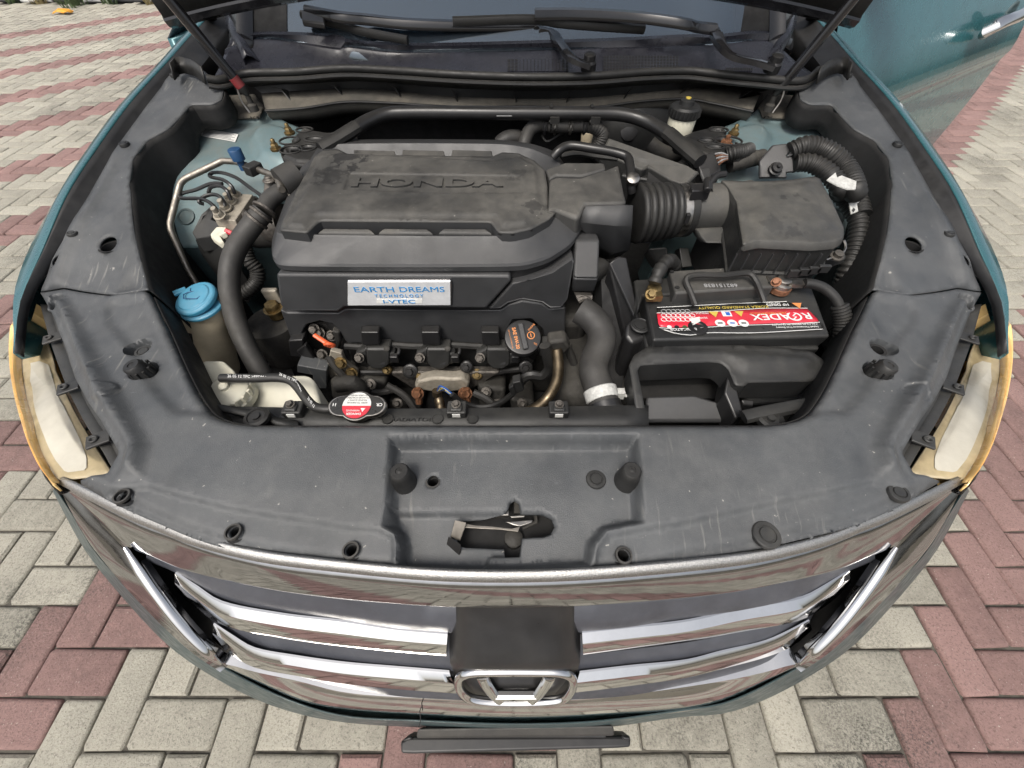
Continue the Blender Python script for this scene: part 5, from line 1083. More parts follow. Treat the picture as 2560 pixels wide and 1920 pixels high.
# ================================================================== things standing in the bay
# ---- strut brace
brace = thing('strut_brace', 'black tubular brace bar spanning the bay behind the engine', 'brace bar', (0,1.0,.90))
def gbr(x, y): return .930
bar = P3(2,[(-150,960,.935),(-20,885,.945),(60,835,.952),(150,780,.958),(280,733,.962),(420,725,.963),(1000,728,.963),(1500,730,.963),(1780,736,.962),(1930,775,.956),(2080,860,.948),(2160,930,.942),(2290,1040,.932)])
BP = spline(bar, 60); b = B(); b.tube(BP, .0135, 14); b.make('brace_tube', 'satin_black', brace)
for k0, k1 in ((0,7),(52,60)):
    b = B(); b.tube([p+Vector((0,0,.001)) for p in BP[k0:k1]], .0165, 10, flat=.8); b.make('tube_sleeve', 'rubber', brace)
for x in (1330,1590):
    b = B(); c = pz(2,x,735,.964); b.tube([c+Vector((0,.016*math.cos(a),.016*math.sin(a))) for a in np.linspace(-2.6,1.6,14)], .0035, 6, flat=1); b.box(c+Vector((.008,-.016,-.006)),(.02,.006,.012)); b.make('bar_clip', 'rubber', brace)
b = B(); b.box(pz(2,1030,745,.977),(.032,.002,.001)); b.make('paint_mark', 'grey_print', brace)
def bracket(frl, pts, hls, nuts, name):
    ol = [pz(fr,x,y,.925) for fr,x,y in pts]
    hh = [[Vector((c.x+r*sx*math.cos(2*math.pi*k/16), c.y+r*math.sin(2*math.pi*k/16), 0)) for k in range(16)] for c, r, sx in ((pz(fr,x,y,.925), r, sx) for fr,x,y,r,sx in hls)]
    o = relief('brace_bracket', 'rubber', brace, spline(ol, 60, True), lambda x,y: .925, [(ol,.006,.008)], hh, step=.005, thick=.014)
    for c, r, sx in ((pz(fr,x,y,.925), r, sx) for fr,x,y,r,sx in hls):
        bb_ = B(); bb_.tube([Vector((c.x+(r+.002)*sx*math.cos(a), c.y+(r+.002)*math.sin(a), .9315)) for a in np.linspace(0,2*math.pi,18,False)], .0022, 6, closed=True); bb_.make('hole_lip', 'rubber', o)
    for fr,x,y in nuts:
        bb_ = B(); c = pz(fr,x,y,.928); bb_.lathe(c,(0,0,1),[(.011,0),(.011,.003)],18); bb_.hexnut(c+Vector((0,0,.003)),(0,0,1),.0085,.010); bb_.lathe(c+Vector((0,0,.012)),(0,0,1),[(.0045,0),(.0045,.008),(.003,.010)],10); bb_.make('brace_nut', 'brass', o)
bracket(1,[(1,1818,1020),(1,1815,950),(1,1880,900),(1,1925,850),(1,1960,822),(1,2030,850),(1,2120,865),(1,2230,840),(1,2300,900),(1,2200,990),(1,2060,1060),(1,1900,1050)],
        [(1,1870,925,.017,1.1),(1,1880,985,.017,1.2),(1,1985,970,.0145,1.1),(1,2030,915,.012,1.5),(1,1965,855,.011,1.4)], [(1,1865,862),(1,1778,965)], 'left')
bracket(3,[(3,-40,930),(3,60,860),(3,180,832),(3,260,822),(3,300,850),(3,290,890),(3,380,920),(3,440,970),(3,400,1010),(3,300,1010),(3,180,1010),(3,90,980)],
        [(3,240,855,.012,1.5),(3,165,925,.012,1.3),(3,300,925,.021,1.3),(3,215,965,.010,1.6)], [(3,342,868)], 'right')
b = B(); c = pz(3,292,928,.918); b.hexnut(c,(0,0,1),.012,.010); b.lathe(c,(0,0,1),[(.005,0),(.005,.018)],10); b.make('strut_nut', 'rust', brace)
# ---- brake fluid reservoir
bf = thing('brake_fluid_reservoir', 'cream brake fluid reservoir with ribbed black cap by the firewall', 'reservoir', pz(3,30,800,.90))
c = pz(3,30,715,.955); b = B(); b.lathe(c-Vector((0,0,.06)),(0,0,1),[(.026,0),(.030,.02),(.031,.05),(.029,.055)],24); b.make('tank', 'tank_white', bf)
b = B(); b.lathe(c-Vector((0,0,.01)),(0,0,1),[(.033,0),(.035,.004),(.034,.018),(.030,.022),(.016,.023),(.015,.032),(.010,.035),(0,.035)],30)
for k in range(24):
    a = 2*math.pi*k/24; b.box(c+Vector((.0345*math.cos(a),.0345*math.sin(a),0)),(.003,.003,.014))
b.make('cap', 'bay_plastic', bf); b = B(); b.lathe(c+Vector((0,0,.025)),(0,0,1),[(.006,0),(.006,.002),(0,.002)],14); b.make('cap_dot', 'yellow_print', bf)
# ---- heater hoses at the back of the engine
hh = thing('heater_hoses', 'pair of joined black heater hoses under the brace bar', 'hose', pz(2,1400,880,.90))
b = B(); b.tube(spline(P3(2,[(1150,960,.90),(1165,900,.915),(1200,830,.93),(1270,800,.935),(1340,810,.935)]),18), .0145, 12); b.make('hose', 'hose_rubber', hh)
pth = spline(P3(2,[(1330,810,.935),(1420,808,.935),(1540,805,.935),(1620,820,.932),(1660,860,.92),(1650,910,.905),(1620,960,.89)]),60); b = B(); b.tube(pth, [.0145+(.0012 if i%2 and i > 25 else 0) for i in range(60)], 12); b.make('hose', 'hose_rubber', hh)
for x in (1290,1355,1455,1545):
    b = B(); c = pz(2,x,808,.935); b.tube([c+Vector((0,.0158*math.cos(a),.0158*math.sin(a))) for a in np.linspace(0,2*math.pi,16,False)], .003, 6, closed=True); b.box(c+Vector((0,-.014,.004)),(.010,.006,.016)); b.make('hose_clamp', 'steel' if x in (1355,1455) else 'satin_black', hh)
b = B(); b.tube(spline(P3(2,[(1000,930,.90),(1040,895,.91),(1110,885,.91),(1150,910,.90),(1140,960,.88)]),14), .017, 12); b.make('hose_elbow', 'hose_rubber', hh)
b = B(); b.tube(spline(P3(2,[(1270,870,.91),(1300,910,.90),(1400,860,.91),(1530,835,.915)]),14), .003, 6); b.make('vacuum_line', 'rubber', hh)
b = B(); b.lathe(pz(2,1555,920,.86),(0,-.2,1),[(.014,0),(.015,.02),(.012,.03)],14); b.make('valve_fitting', 'tank_amber', hh)
# ---- breather pipe bent over the intake
bp = thing('breather_pipe', 'bent black breather pipe arching over the intake neck', 'pipe', pz(2,1500,1000,.93))
b = B(); b.tube(spline(P3(2,[(1345,1010,.945),(1380,970,.955),(1440,938,.960),(1600,955,.960),(1760,985,.960),(1820,1010,.957),(1840,1070,.95),(1845,1180,.935),(1850,1235,.92)]),40), .0085, 10); b.make('pipe', 'satin_black', bp)
b = B(); b.tube(spline(P3(2,[(1400,1000,.93),(1500,985,.935),(1600,1000,.93),(1760,1020,.93)]),14), .006, 8); b.make('pipe', 'rubber', bp)
b = B(); b.lathe(pz(2,1848,1170,.938),(0,-.5,1),[(.010,0),(.012,.004),(.012,.012),(.009,.014)],14); b.make('pipe_union', 'steel', bp)
# ---- fuse/relay cover and booster behind the intake
fb = thing('relay_box', 'long dusty black box angled behind the intake bellows', 'relay box', pz(2,1950,1000,.90))
b = B(); q = P3(2,[(1700,880,.93),(2212,1070,.925),(2290,1100,.92),(2200,1195,.90),(2100,1150,.905),(1960,1070,.91),(1920,1090,.91),(1655,975,.92)]); b.prism(q,(0,.01,-.04)); b.make('box_lid', 'airbox_plastic', fb, bev=.005, seg=3)
b = B(); q = P3(2,[(1960,1075,.905),(2095,1150,.90),(2080,1210,.885),(1945,1170,.885)]); b.prism(q,(0,.01,-.03)); b.make('box_recess', 'deep_black', fb)
b = B(); b.box(pz(2,2010,1210,.86),(.16,.06,.06), Matrix.Rotation(-.35,3,'Z')); b.make('box_base', 'bay_plastic', fb, bev=.004)
bo = thing('brake_booster', 'round black brake booster in the shade under the brace bar', 'brake booster', pz(2,1860,880,.84))
b = B(); c = pz(2,1850,890,.87); b.lathe(c+Vector((0,.10,0)),(0,-1,.15),[(.11,-.06),(.12,0),(.11,.03),(.05,.05),(.03,.06)],36); b.make('booster_shell', 'bay_plastic', bo)
b = B(); b.lathe(c+Vector((0,.045,.0)),(0,-1,.4),[(.024,0),(.022,.006),(.012,.008),(0,.008)],20); b.make('booster_cap', 'satin_black', bo)
b = B(); b.tube(spline(P3(2,[(1960,930,.89),(2010,970,.88),(2080,1000,.87),(2140,990,.87)]),10), .02, 10); b.make('booster_valve', 'grime', bo)
# ---- air filter box
ab = thing('air_filter_box', 'dusty black air filter housing beside the battery', 'air filter', pz(6,1200,760,.80))
def gab(x, y): return lerp([(.50,.905),(.60,.918),(.70,.93),(.85,.948),(.95,.955)], y)
lo_l = surfs(gab,6,[(950,312),(1080,318),(1215,316),(1330,308),(1440,290),(1472,302),(1540,430),(1602,565),(1600,620),(1560,640),(1440,650),(1240,640),(1150,635),(1065,655),(1050,560),(1030,430),(985,350)])
rise = surfs(gab,6,[(985,355),(1100,330),(1440,305),(1585,575),(1560,600),(1130,610),(1080,540),(1060,420)])
alid = relief('lid', 'airbox_plastic', ab, lo_l, lambda x,y: gab(x,y)-.003, [(rise,.008,.035)], [], step=.006, thick=.004)
lw = resample(lo_l, 70, True); b = B(); b.loft([[p+Vector((0,0,-.0035)) for p in lw],[p+Vector((0,-.003,-.008)) for p in lw],[p+Vector((0,-.004,-.014)) for p in lw]], True); b.make('lid_wall', 'airbox_plastic', ab)
lw2 = [p+Vector((0,.001,-.012)) for p in lw]; b = B(); b.loft([lw2,[p+Vector((0,.006,-.17)) for p in lw2]], True); b.make('box_base', 'bay_plastic', ab)
b = B(); b.tube([p+Vector((0,-.002,-.052)) for p in lw2], .0045, 6, closed=True); b.make('box_flange', 'bay_plastic', ab)
for k in range(8):
    x = 1052+k*66; b = B(); p = onsurf(gab,6,x,650)+Vector((0,-.003,-.040)); b.box(p,(.0012,.004,.040)); b.make('rib', 'engine_face', ab)
for k in range(4):
    b = B(); p = py(6,1330+k*52,815-k*8,.565); b.box(p,(.020,.006,.014)); b.make('vent_slot', 'bay_plastic', ab, bev=.001)
b = B(); q = P3(6,[(1480,730,.855),(1600,690,.86),(1608,735,.85),(1560,752,.845),(1510,752,.845)]); b.prism(q,(0,0,-.012)); lug_ = b.make('mount_lug', 'bay_plastic', ab, bev=.002)
b = B(); c = pz(6,1552,728,.858); b.lathe(c,(0,-.2,1),[(.012,0),(.012,.003),(.008,.004),(.008,.010),(.004,.011)],16); b.make('bolt', 'cast_metal', lug_)
b = B(); b.tube(spline(P3(6,[(1500,745,.858),(1590,705,.862),(1605,670,.868),(1595,640,.875)]),10), .0022, 6); b.make('wire_clip', 'steel', ab)
# outlet step and tube
b = B(); q = P3(6,[(800,575,.868),(990,565,.875),(1055,600,.87),(1060,660,.862),(860,655,.858),(825,620,.86)]); b.prism(q,(0,.02,-.012)); b.make('outlet_step', 'airbox_plastic', ab, bev=.005, seg=3)
p0 = pz(6,770,470,.885); p1 = pz(6,1060,470,.885)
b = B(); b.tube([p0,p0.lerp(p1,.3),p0.lerp(p1,.8),p1], [.044,.045,.046,.05], 28); b.make('outlet_tube', 'airbox_plastic', ab)
b = B(); q = P3(6,[(780,340,.945),(880,330,.945),(890,372,.94),(790,378,.94)]); b.prism(q,(0,.0,-.02)); b.tube([pz(6,868,330,.95),pz(6,868,375,.945)],.006,8); b.make('flow_sensor', 'satin_black', ab, bev=.002)
# bellows
bl = thing('intake_bellows', 'ribbed black rubber intake hose with a bright steel clamp', 'intake hose', pz(6,600,520,.83))
pa = pz(6,478,500,.885); pb_ = pz(6,730,482,.885); N_ = 140; path = [pa.lerp(pb_, i/(N_-1)) for i in range(N_)]
rad_ = []
for i in range(N_):
    t = i/(N_-1); r_ = .056-.006*t
    if t < .84: ph = (t/.84*6.0) % 1; r_ *= .885+.115*math.sin(math.pi*ph)**.55
    else: r_ *= .93
    rad_.append(r_)
b = B(); b.tube(path, rad_, 36); b.make('bellows', 'rubber', bl, ang=50)
d_ = (pb_-pa).normalized(); cc = pa+d_*((pb_-pa).length*.92)
b = B(); b.lathe(cc,d_,[(.047,-.007),(.0485,-.007),(.0485,.007),(.047,.007)],40); cl = b.make('hose_clamp', 'steel', bl)
b = B(); b.box(cc+Vector((.002,-.047,.012)),(.008,.010,.018)); b.make('clamp_screw', 'satin_black', cl, bev=.001)
b = B(); b.lathe(cc+d_*.014,d_,[(.047,-.006),(.049,-.004),(.049,.006),(.047,.008)],40); b.make('end_ring', 'rubber', bl)
# ---- battery
bat = thing('battery', 'black car battery with a red ROADEX label and carry handle', 'battery', pz(6,1050,1150,.63))
z0 = .828
fl, frr = pz(6,588,1150,z0), pz(6,1548,1128,z0); bl_, br_ = pz(6,528,915,z0), pz(6,1425,880,z0)
def bq(u, w, h=0): return fl.lerp(frr,u).lerp(bl_.lerp(br_,u),w)+Vector((0,0,h))
b = B(); b.prism([bq(0,0,-.010),bq(1,0,-.010),bq(1,1,0),bq(0,1,0)], bottom=[bq(0,0,-.10)+Vector((.004,.01,0)),bq(1,0,-.10)+Vector((-.004,.01,0)),bq(1,1,-.10),bq(0,1,-.10)]); bc = b.make('lid', 'bay_plastic', bat, bev=.005, seg=3)
b = B(); b.prism([bq(-.01,-.04,-.035),bq(.985,-.04,-.035),bq(.985,1.3,-.035),bq(-.01,1.3,-.035)], (0,.006,-.16)); b.make('case', 'bay_plastic', bat, bev=.004)
rl_ = P3(6,[(665,800,.850),(1180,770,.850),(1228,885,.850),(700,920,.850)]); b = B(); b.prism(rl_,(0,0,-.04)); rd_ = b.make('rear_lid', 'engine_plastic', bat, bev=.004)
ls_ = P3(6,[(478,848,.835),(660,835,.835),(690,925,.832),(530,935,.832),(500,1010,.828)]); b = B(); b.prism(ls_,(0,0,-.05)); b.make('terminal_deck', 'bay_plastic', bat, bev=.004)
rs_ = P3(6,[(1185,790,.838),(1310,805,.836),(1405,885,.832),(1230,895,.832)]); b = B(); b.prism(rs_,(0,0,-.05)); b.make('terminal_deck', 'bay_plastic', bat, bev=.004)
for x,y in ((680,808),(1150,785),(708,892),(1205,868)):
    b = B(); b.lathe(pz(6,x,y,.8502),(0,0,1),[(.004,0),(.004,.0015),(0,.0015)],12); b.make('vent_dot', 'deep_black', bat)
text('682151838', 'stamp', 'grey_print', rd_, pz(6,940,880,.8508), (-1,0,0), (0,-1,0), .0125, .0002, 1.05, .01)
# handle
hp_ = P3(6,[(805,985,.838),(780,920,.850),(755,845,.862),(800,826,.866),(950,826,.866),(1095,818,.866),(1125,850,.862),(1150,905,.850),(1172,965,.838)])
b = B(); b.tube(spline(hp_,48), .0052, 8); b.make('carry_handle', 'rubber', bat)
# label
lz_ = lambda x, y: bq(0,0).z-.010+.010*min(1,max(0,(y-fl.y)/(bl_.y-fl.y)))+.0012+.0008*math.sin(x*60)*math.sin(y*90)
lab = surfs(lz_,6,[(600,1000),(900,985),(1180,972),(1290,968),(1380,990),(1440,1040),(1495,1100),(1480,1115),(1100,1135),(860,1135),(770,1147),(700,1140),(615,1110),(600,1050)])
lo_ = relief('label', 'black_label', bat, lab, lz_, [], [], step=.008, thick=.0006)
redp = surfs(lz_,6,[(600,1030),(900,1022),(1180,1005),(1400,1005),(1440,1045),(1465,1072),(1300,1080),(1000,1090),(700,1105),(610,1100)])
relief('label_band', 'red_label', lo_, redp, lambda x,y: lz_(x,y)+.0005, [], [], step=.008, thick=.0003)
for pts in ([(600,1028),(900,1020),(1180,1003),(1400,1003)],[(612,1106),(700,1112),(1000,1096),(1300,1086),(1465,1077)],[(600,999),(900,984),(1180,971),(1290,967)],[(640,1118),(700,1136),(770,1146),(870,1134),(1100,1134),(1480,1114)]):
    b = B(); b.tube([p+Vector((0,0,.0008)) for p in spline(surfs(lz_,6,pts),20)], .0007, 5, flat=.4); b.make('label_line', 'white_print', lo_)
XL = (frr-fl).normalized(); YL = (bq(.5,1)-bq(.5,0)); 
def lt_(s, x, y, size, m='white_print', sx=1, bold=0): return text(s, 'label_text', m, lo_, onsurf(lz_,6,x,y)+Vector((0,0,.0012)), -XL, -YL, size, .0001, sx, bold)
lt_('R   ADEX', 1262, 1048, .0215, sx=1.2, bold=.015); lt_('KOREA STANDARD QUALITY', 1005, 998, .0085, 'yellow_print', 1.1); lt_('CALCIUM PREMIUM QUALITY', 1330, 1088, .0060); lt_('Sealed Maintenance Free Battery', 1345, 1103, .0055); lt_('MF DIN75', 1240, 985, .0085, 'white_print', 1.1, .01); lt_('12V 75AH', 1215, 973, .006)
lt_('HIGH PERFORMANCE', 1190, 1030, .0065, 'orange_print'); lt_('YEAR', 848, 1055, .006); lt_('MONTH', 840, 1030, .006); lt_('INDICATOR', 740, 1116, .0085)
b = B(); c = onsurf(lz_,6,1330,1047)+Vector((0,0,.0012)); b.tube([c+Vector((.011*math.cos(a),.0095*math.sin(a),0)) for a in np.linspace(0,2*math.pi,18,False)], .0017, 5, closed=True, flat=.3); b.tube([c+Vector((.006,.008,0)),c+Vector((-.002,.001,0)),c+Vector((.003,-.001,0)),c+Vector((-.006,-.009,0))], .0012, 5, flat=.3); b.make('label_mark', 'white_print', lo_)
for x, y, m_ in ((905,1036,'yellow_print'),(1040,1032,'yellow_print'),(1350,990,'orange_print')):
    b = B(); c = onsurf(lz_,6,x,y)+Vector((0,0,.0014)); s_ = .0085; b.prism([c+Vector((-s_,s_*.8,0)),c+Vector((s_,s_*.8,0)),c+Vector((0,-s_*.9,0))],(0,0,-.0002)); b.make('label_mark', m_, lo_)
b = B(); c = onsurf(lz_,6,970,1034)+Vector((0,0,.0014)); b.prism([c+Vector((-.008,-.006,0)),c+Vector((.008,-.006,0)),c+Vector((.008,.006,0)),c+Vector((-.008,.006,0))],(0,0,-.0002)); b.make('label_mark', 'white_print', lo_)
b = B(); c = onsurf(lz_,6,968,1034)+Vector((0,0,.0018)); b.prism([c+Vector((-.001,-.004,0)),c+Vector((.006,-.004,0)),c+Vector((.006,.004,0)),c+Vector((-.001,.004,0))],(0,0,-.0002)); b.make('label_mark', 'wire_blue', lo_)
for x in (935,1000,1060):
    b = B(); c = onsurf(lz_,6,x,1084)+Vector((0,0,.0016)); b.lathe(c,(0,0,1),[(.0085,-.0002),(.0085,0)],20); b.make('label_mark', 'white_print', lo_)
    b = B(); b.box(c+Vector((0,0,.0003)),(.008,.003,.0002)); b.make('label_mark', 'wire_blue' if x == 1000 else 'black_label', lo_)
for r_ in range(3):
    for k in range(7 if r_ else 6):
        b = B(); c = onsurf(lz_,6,637+k*25,1020+r_*22)+Vector((0,0,.0013)); b.tube([c+Vector((.0048*math.cos(a),.0042*math.sin(a),0)) for a in np.linspace(0,2*math.pi,12,False)], .0006, 4, closed=True); b.make('label_ring', 'white_print' if r_ else 'grey_print', lo_)
for x, m_ in ((665,'white_print'),(705,'deep_black'),(748,'leaf')):
    b = B(); c = onsurf(lz_,6,x,1104)+Vector((0,0,.0016)); b.lathe(c,(0,0,1),[(.004,-.0002),(.004,0)],14); b.make('label_mark', m_, lo_)
b = B(); c = onsurf(lz_,6,818,1105); b.lathe(c,(0,0,1),[(.017,0),(.016,.002),(.010,.0025),(.009,.0012),(.004,.0012),(0,.002)],22); b.make('charge_indicator', 'satin_black', bat)
b = B(); q = surfs(lz_,6,[(775,1060),(825,1050),(830,1075),(790,1095)]); b.prism([p+Vector((0,0,.0018)) for p in q],(0,0,-.0004)); b.make('torn_paper', 'white_label', lo_)
# terminals and leads
c = pz(6,590,890,.848); b = B(); b.lathe(c-Vector((0,0,.014)),(0,0,1),[(.013,0),(.012,.014),(.009,.016),(0,.016)],18); b.box(c+Vector((-.004,-.016,-.006)),(.026,.016,.012)); b.hexnut(c+Vector((-.012,-.020,.0)),(0,-.5,.8),.007,.008); b.make('terminal', 'brass', bat)
c = pz(6,1280,850,.852); b = B(); b.lathe(c-Vector((0,0,.016)),(0,0,1),[(.017,0),(.017,.010),(.013,.012),(.012,.017),(.009,.019),(0,.019)],20); b.box(c+Vector((.026,-.004,-.004)),(.034,.018,.008)); b.box(c+Vector((-.021,.0,-.004)),(.016,.020,.012)); b.make('terminal', 'steel', bat)
b = B(); b.lathe(c-Vector((0,0,.022)),(0,0,1),[(.019,0),(.019,.009),(.016,.010)],20); b.hexnut(c+Vector((-.022,-.012,.004)),(-.5,-.4,.7),.006,.008); b.make('corroded_ring', 'teal_copper', bat)
lead = thing('battery_lead', 'taped black cable rising from the left battery terminal', 'cable', pz(6,620,850,.80))
b = B(); pth = spline(P3(6,[(588,868,.862),(605,820,.872),(630,775,.878),(665,745,.875),(690,770,.85),(690,830,.80)]),40); b.tube(pth, [.011+.0022*math.sin(i*1.7)*math.sin(i*.6) for i in range(40)], 10); b.make('cable', 'rubber', lead)
lead2 = thing('earth_lead', 'black cable in ribbed sleeve looping down from the right battery terminal', 'cable', pz(6,1560,1250,.66))
b = B(); b.tube(spline(P3(6,[(1385,868,.852),(1430,872,.852),(1490,895,.848),(1545,945,.838),(1575,1000,.825)]),24), .0085, 10); b.make('cable', 'rubber', lead2)
pth = spline(P3(6,[(1570,985,.828),(1588,1060,.81),(1585,1140,.79),(1560,1220,.76),(1545,1300,.73),(1500,1440,.68)]),90); b = B(); b.tube(pth, [.0125+(.0018 if i % 3 else 0) for i in range(90)], 12); b.make('sleeve', 'rubber', lead2)
# ---- hold-down bracket in front of the battery
hb_ = thing('battery_bracket', 'black strap and rounded foot holding the left side of the battery', 'bracket', pz(6,500,1200,.62))
b = B(); q = P3(6,[(345,760,.87),(395,722,.875),(440,730,.872),(510,1060,.80),(480,1055,.80)]); b.prism(q,(0,.004,-.006)); b.prism(P3(6,[(345,770,.865),(372,760,.865),(500,1055,.795),(500,1100,.77),(440,1180,.74)]),(0,.02,-.10)); b.make('strap', 'satin_black', hb_, bev=.003)
b = B(); q = P3(6,[(435,1085,.80),(470,1055,.806),(540,1058,.806),(580,1100,.80),(582,1150,.788),(470,1190,.785),(430,1150,.79)]); b.prism(q,(0,.0,-.10)); b.make('foot', 'satin_black', hb_, bev=.009, seg=3)
b = B(); b.lathe(pz(6,512,1095,.8065),(0,-.1,1),[(.017,0),(.017,.002),(.015,.003),(.014,.002),(.010,.002),(.010,.004),(0,.004)],24); b.make('plug', 'bay_plastic', hb_)
b = B(); q = P3(6,[(300,740,.85),(350,800,.84),(470,1100,.77),(440,1200,.72),(400,1560,.66),(330,1500,.66)]); b.prism(q,(0,.03,-.06)); b.make('side_plate', 'deep_black', hb_)
# ---- front air duct
sd_ = thing('air_duct', 'black cold air duct with a wide mouth in front of the battery', 'air duct', pz(6,1100,1450,.60))
top_ = P3(6,[(455,1300,.795),(480,1245,.803),(560,1195,.812),(700,1185,.815),(900,1188,.815),(1100,1192,.815),(1300,1205,.812),(1430,1225,.806),(1500,1280,.795),(1505,1320,.788),(1470,1370,.782),(1430,1385,.780),(1080,1390,.782),(1060,1410,.780),(1020,1400,.782),(985,1320,.793),(950,1285,.797),(880,1280,.797),(560,1295,.795),(510,1300,.793),(500,1330,.79),(550,1590,.755),(505,1592,.755),(490,1560,.757)])
def gdu(x, y): return lerp([(.25,.745),(.32,.765),(.38,.784),(.44,.798),(.50,.812),(.60,.82)], y)
tp2 = surfs(gdu,6,[(455,1300),(480,1245),(560,1195),(700,1185),(900,1188),(1100,1192),(1300,1205),(1430,1225),(1495,1272),(1508,1320),(1480,1365),(1430,1385),(1090,1392),(1075,1412),(1020,1405),(985,1320),(950,1288),(880,1282),(560,1297),(512,1302),(500,1330),(522,1440),(552,1590),(505,1592),(485,1500)])
rs2 = surfs(gdu,6,[(470,1290),(560,1205),(1100,1205),(1430,1240),(1480,1310),(1430,1350),(1080,1360),(1020,1330),(960,1275),(560,1280),(495,1300)])
du = relief('duct_shell', 'bay_plastic', sd_, tp2, lambda x,y: gdu(x,y)-.003, [(rs2,.008,.022)], [], step=.006, thick=.004)
tw2 = resample(tp2, 90, True); b = B(); b.loft([[p+Vector((0,0,-.0035)) for p in tw2],[p+Vector((0,0,-.045)) for p in tw2]], True); b.make('duct_wall', 'bay_plastic', sd_)
b = B(); q = P3(6,[(960,1290,.79),(1025,1400,.778),(1062,1570,.752),(1000,1600,.748),(930,1560,.755)]); b.prism(P3(6,[(985,1320,.785),(1022,1400,.776),(1065,1570,.752),(1020,1590,.750),(960,1450,.770)]),(0,0,-.05)); b.make('mouth_post', 'satin_black', sd_, bev=.003)
b = B(); q = P3(6,[(545,1470,.735),(800,1462,.742),(930,1500,.738),(960,1600,.72),(545,1600,.72)]); b.prism(q,(0,0,-.01)); b.make('mouth_floor', 'engine_face', sd_, bev=.004)
b = B(); b.prism(P3(6,[(505,1310,.70),(985,1310,.70),(985,1480,.69),(505,1480,.69)]),(0,.0,-.01)); b.make('mouth_back', 'deep_black', sd_)
b = B(); rr_ = P3(6,[(1050,1430,.745),(1440,1425,.745),(1485,1380,.75)]); b.tube(spline(rr_,20),.0055,8); b.make('duct_seam', 'bay_plastic', sd_)
b = B(); b.prism(P3(6,[(1050,1440,.742),(1440,1435,.742),(1430,1500,.72),(1080,1520,.715)]),(0,.03,-.04)); b.make('duct_lower', 'bay_plastic', sd_, bev=.005)
b = B(); b.prism(P3(6,[(1050,1485,.735),(1120,1490,.735),(1115,1520,.73),(1060,1515,.73)]),(0,0,-.02)); b.box(pz(6,1170,1450,.752),(.012,.006,.010)); b.make('duct_clip', 'satin_black', sd_, bev=.002)
b = B(); b.tube(spline(P3(6,[(1060,1580,.775),(1150,1560,.778),(1300,1530,.78),(1440,1500,.78),(1530,1440,.775)]),20), .012, 8, flat=.6); b.lathe(pz(6,1200,1592,.776),(0,0,1),[(.020,-.004),(.020,.004),(.015,.006),(.013,.003),(.007,.003),(.006,.007),(0,.007)],22); b.make('duct_foot', 'bay_plastic', sd_)
# ---- radiator hose on the right of the engine
rh = thing('radiator_hose', 'thick curved black radiator hose with a whitish clamp at its foot', 'radiator hose', pz(5,1900,1500,.66))
pth = P3(5,[(1770,985,.80),(1830,1025,.795),(1885,1100,.785),(1885,1180,.775),(1850,1260,.765),(1845,1330,.76),(1870,1410,.752),(1900,1490,.745),(1915,1600,.73)])
b = B(); b.tube(spline(pth,50), .0255, 18); b.make('hose', 'hose_rubber', rh)
c = pz(5,1888,1455,.747); d_ = (pz(5,1905,1520,.74)-pz(5,1875,1420,.751)).normalized(); b = B(); b.lathe(c-d_*.012,d_,[(.0262,0),(.0285,.002),(.0282,.020),(.0262,.022)],28); cl = b.make('hose_clamp', 'tape', rh); b = B(); b.lathe(c+d_*.014,d_,[(.0265,0),(.028,.001),(.028,.012),(.0265,.013)],28); b.make('band', 'satin_black', rh); b = B(); b.box(c+Vector((.030,0,.004)),(.016,.012,.018)); b.tube([c+Vector((.036,0,.0)),c+Vector((.052,-.004,0))],.003,6); b.make('clamp_ears', 'tape', rh, bev=.001)
b = B(); b.lathe(c+d_*.026,d_,[(.030,0),(.029,.03),(.032,.05)],24); b.make('hose_spigot', 'bay_plastic', rh)
b = B(); b.tube(spline(P3(5,[(1760,935,.81),(1800,920,.815),(1830,950,.81)]),10),.006,8); b.prism(P3(5,[(1745,900,.82),(1840,905,.82),(1835,940,.81),(1760,940,.81)]),(0,.02,-.01)); b.make('upper_clip', 'cast_metal', rh, bev=.002)
rh2 = thing('lower_hose', 'dark hose running down behind the curved radiator hose', 'hose', pz(5,1900,1000,.60))
b = B(); b.tube(spline(P3(5,[(1820,780,.84),(1880,760,.83),(1900,840,.79),(1900,950,.75),(1960,1080,.70),(1980,1200,.66)]),24), .021, 12); b.make('hose', 'rubber', rh2)
# ---- big hose on the left of the engine
lh = thing('air_conditioning_hose', 'long curved black hose with crimped metal collar left of the engine', 'hose', pz(4,1600,1300,.62))
pth = P3(4,[(1840,185,.915),(1780,210,.915),(1722,255,.910),(1680,330,.900),(1590,440,.880),(1510,560,.855),(1470,680,.830),(1465,820,.805),(1485,950,.780),(1530,1090,.752),(1590,1220,.725),(1660,1350,.70),(1700,1430,.68)])
b = B(); b.tube(spline(pth[3:],60), .0185, 16); b.make('hose', 'hose_rubber', lh)
b = B(); b.tube(spline(pth[:4],24), .0155, 14); b.make('hose_end', 'bare_pipe' if False else 'hose_rubber', lh)
for t in (.02,.05,.085):
    pp = spline(pth[2:6],60); i = int(8+t*200); c = pp[i]; d_ = (pp[i+2]-pp[i-2]).normalized(); b = B(); b.lathe(c,d_,[(.018,-.003),(.0215,-.002),(.0215,.002),(.018,.003)],22); b.make('collar', 'cast_metal', lh)
b = B(); b.prism(P3(4,[(1770,130,.925),(1830,120,.925),(1870,200,.918),(1840,225,.915)]),(0,0,-.012)); b.lathe(pz(4,1793,142,.927),(0,0,1),[(.010,0),(.010,.004),(.006,.006),(.006,.010)],14); b.make('pipe_flange', 'bare_pipe', lh, bev=.003)
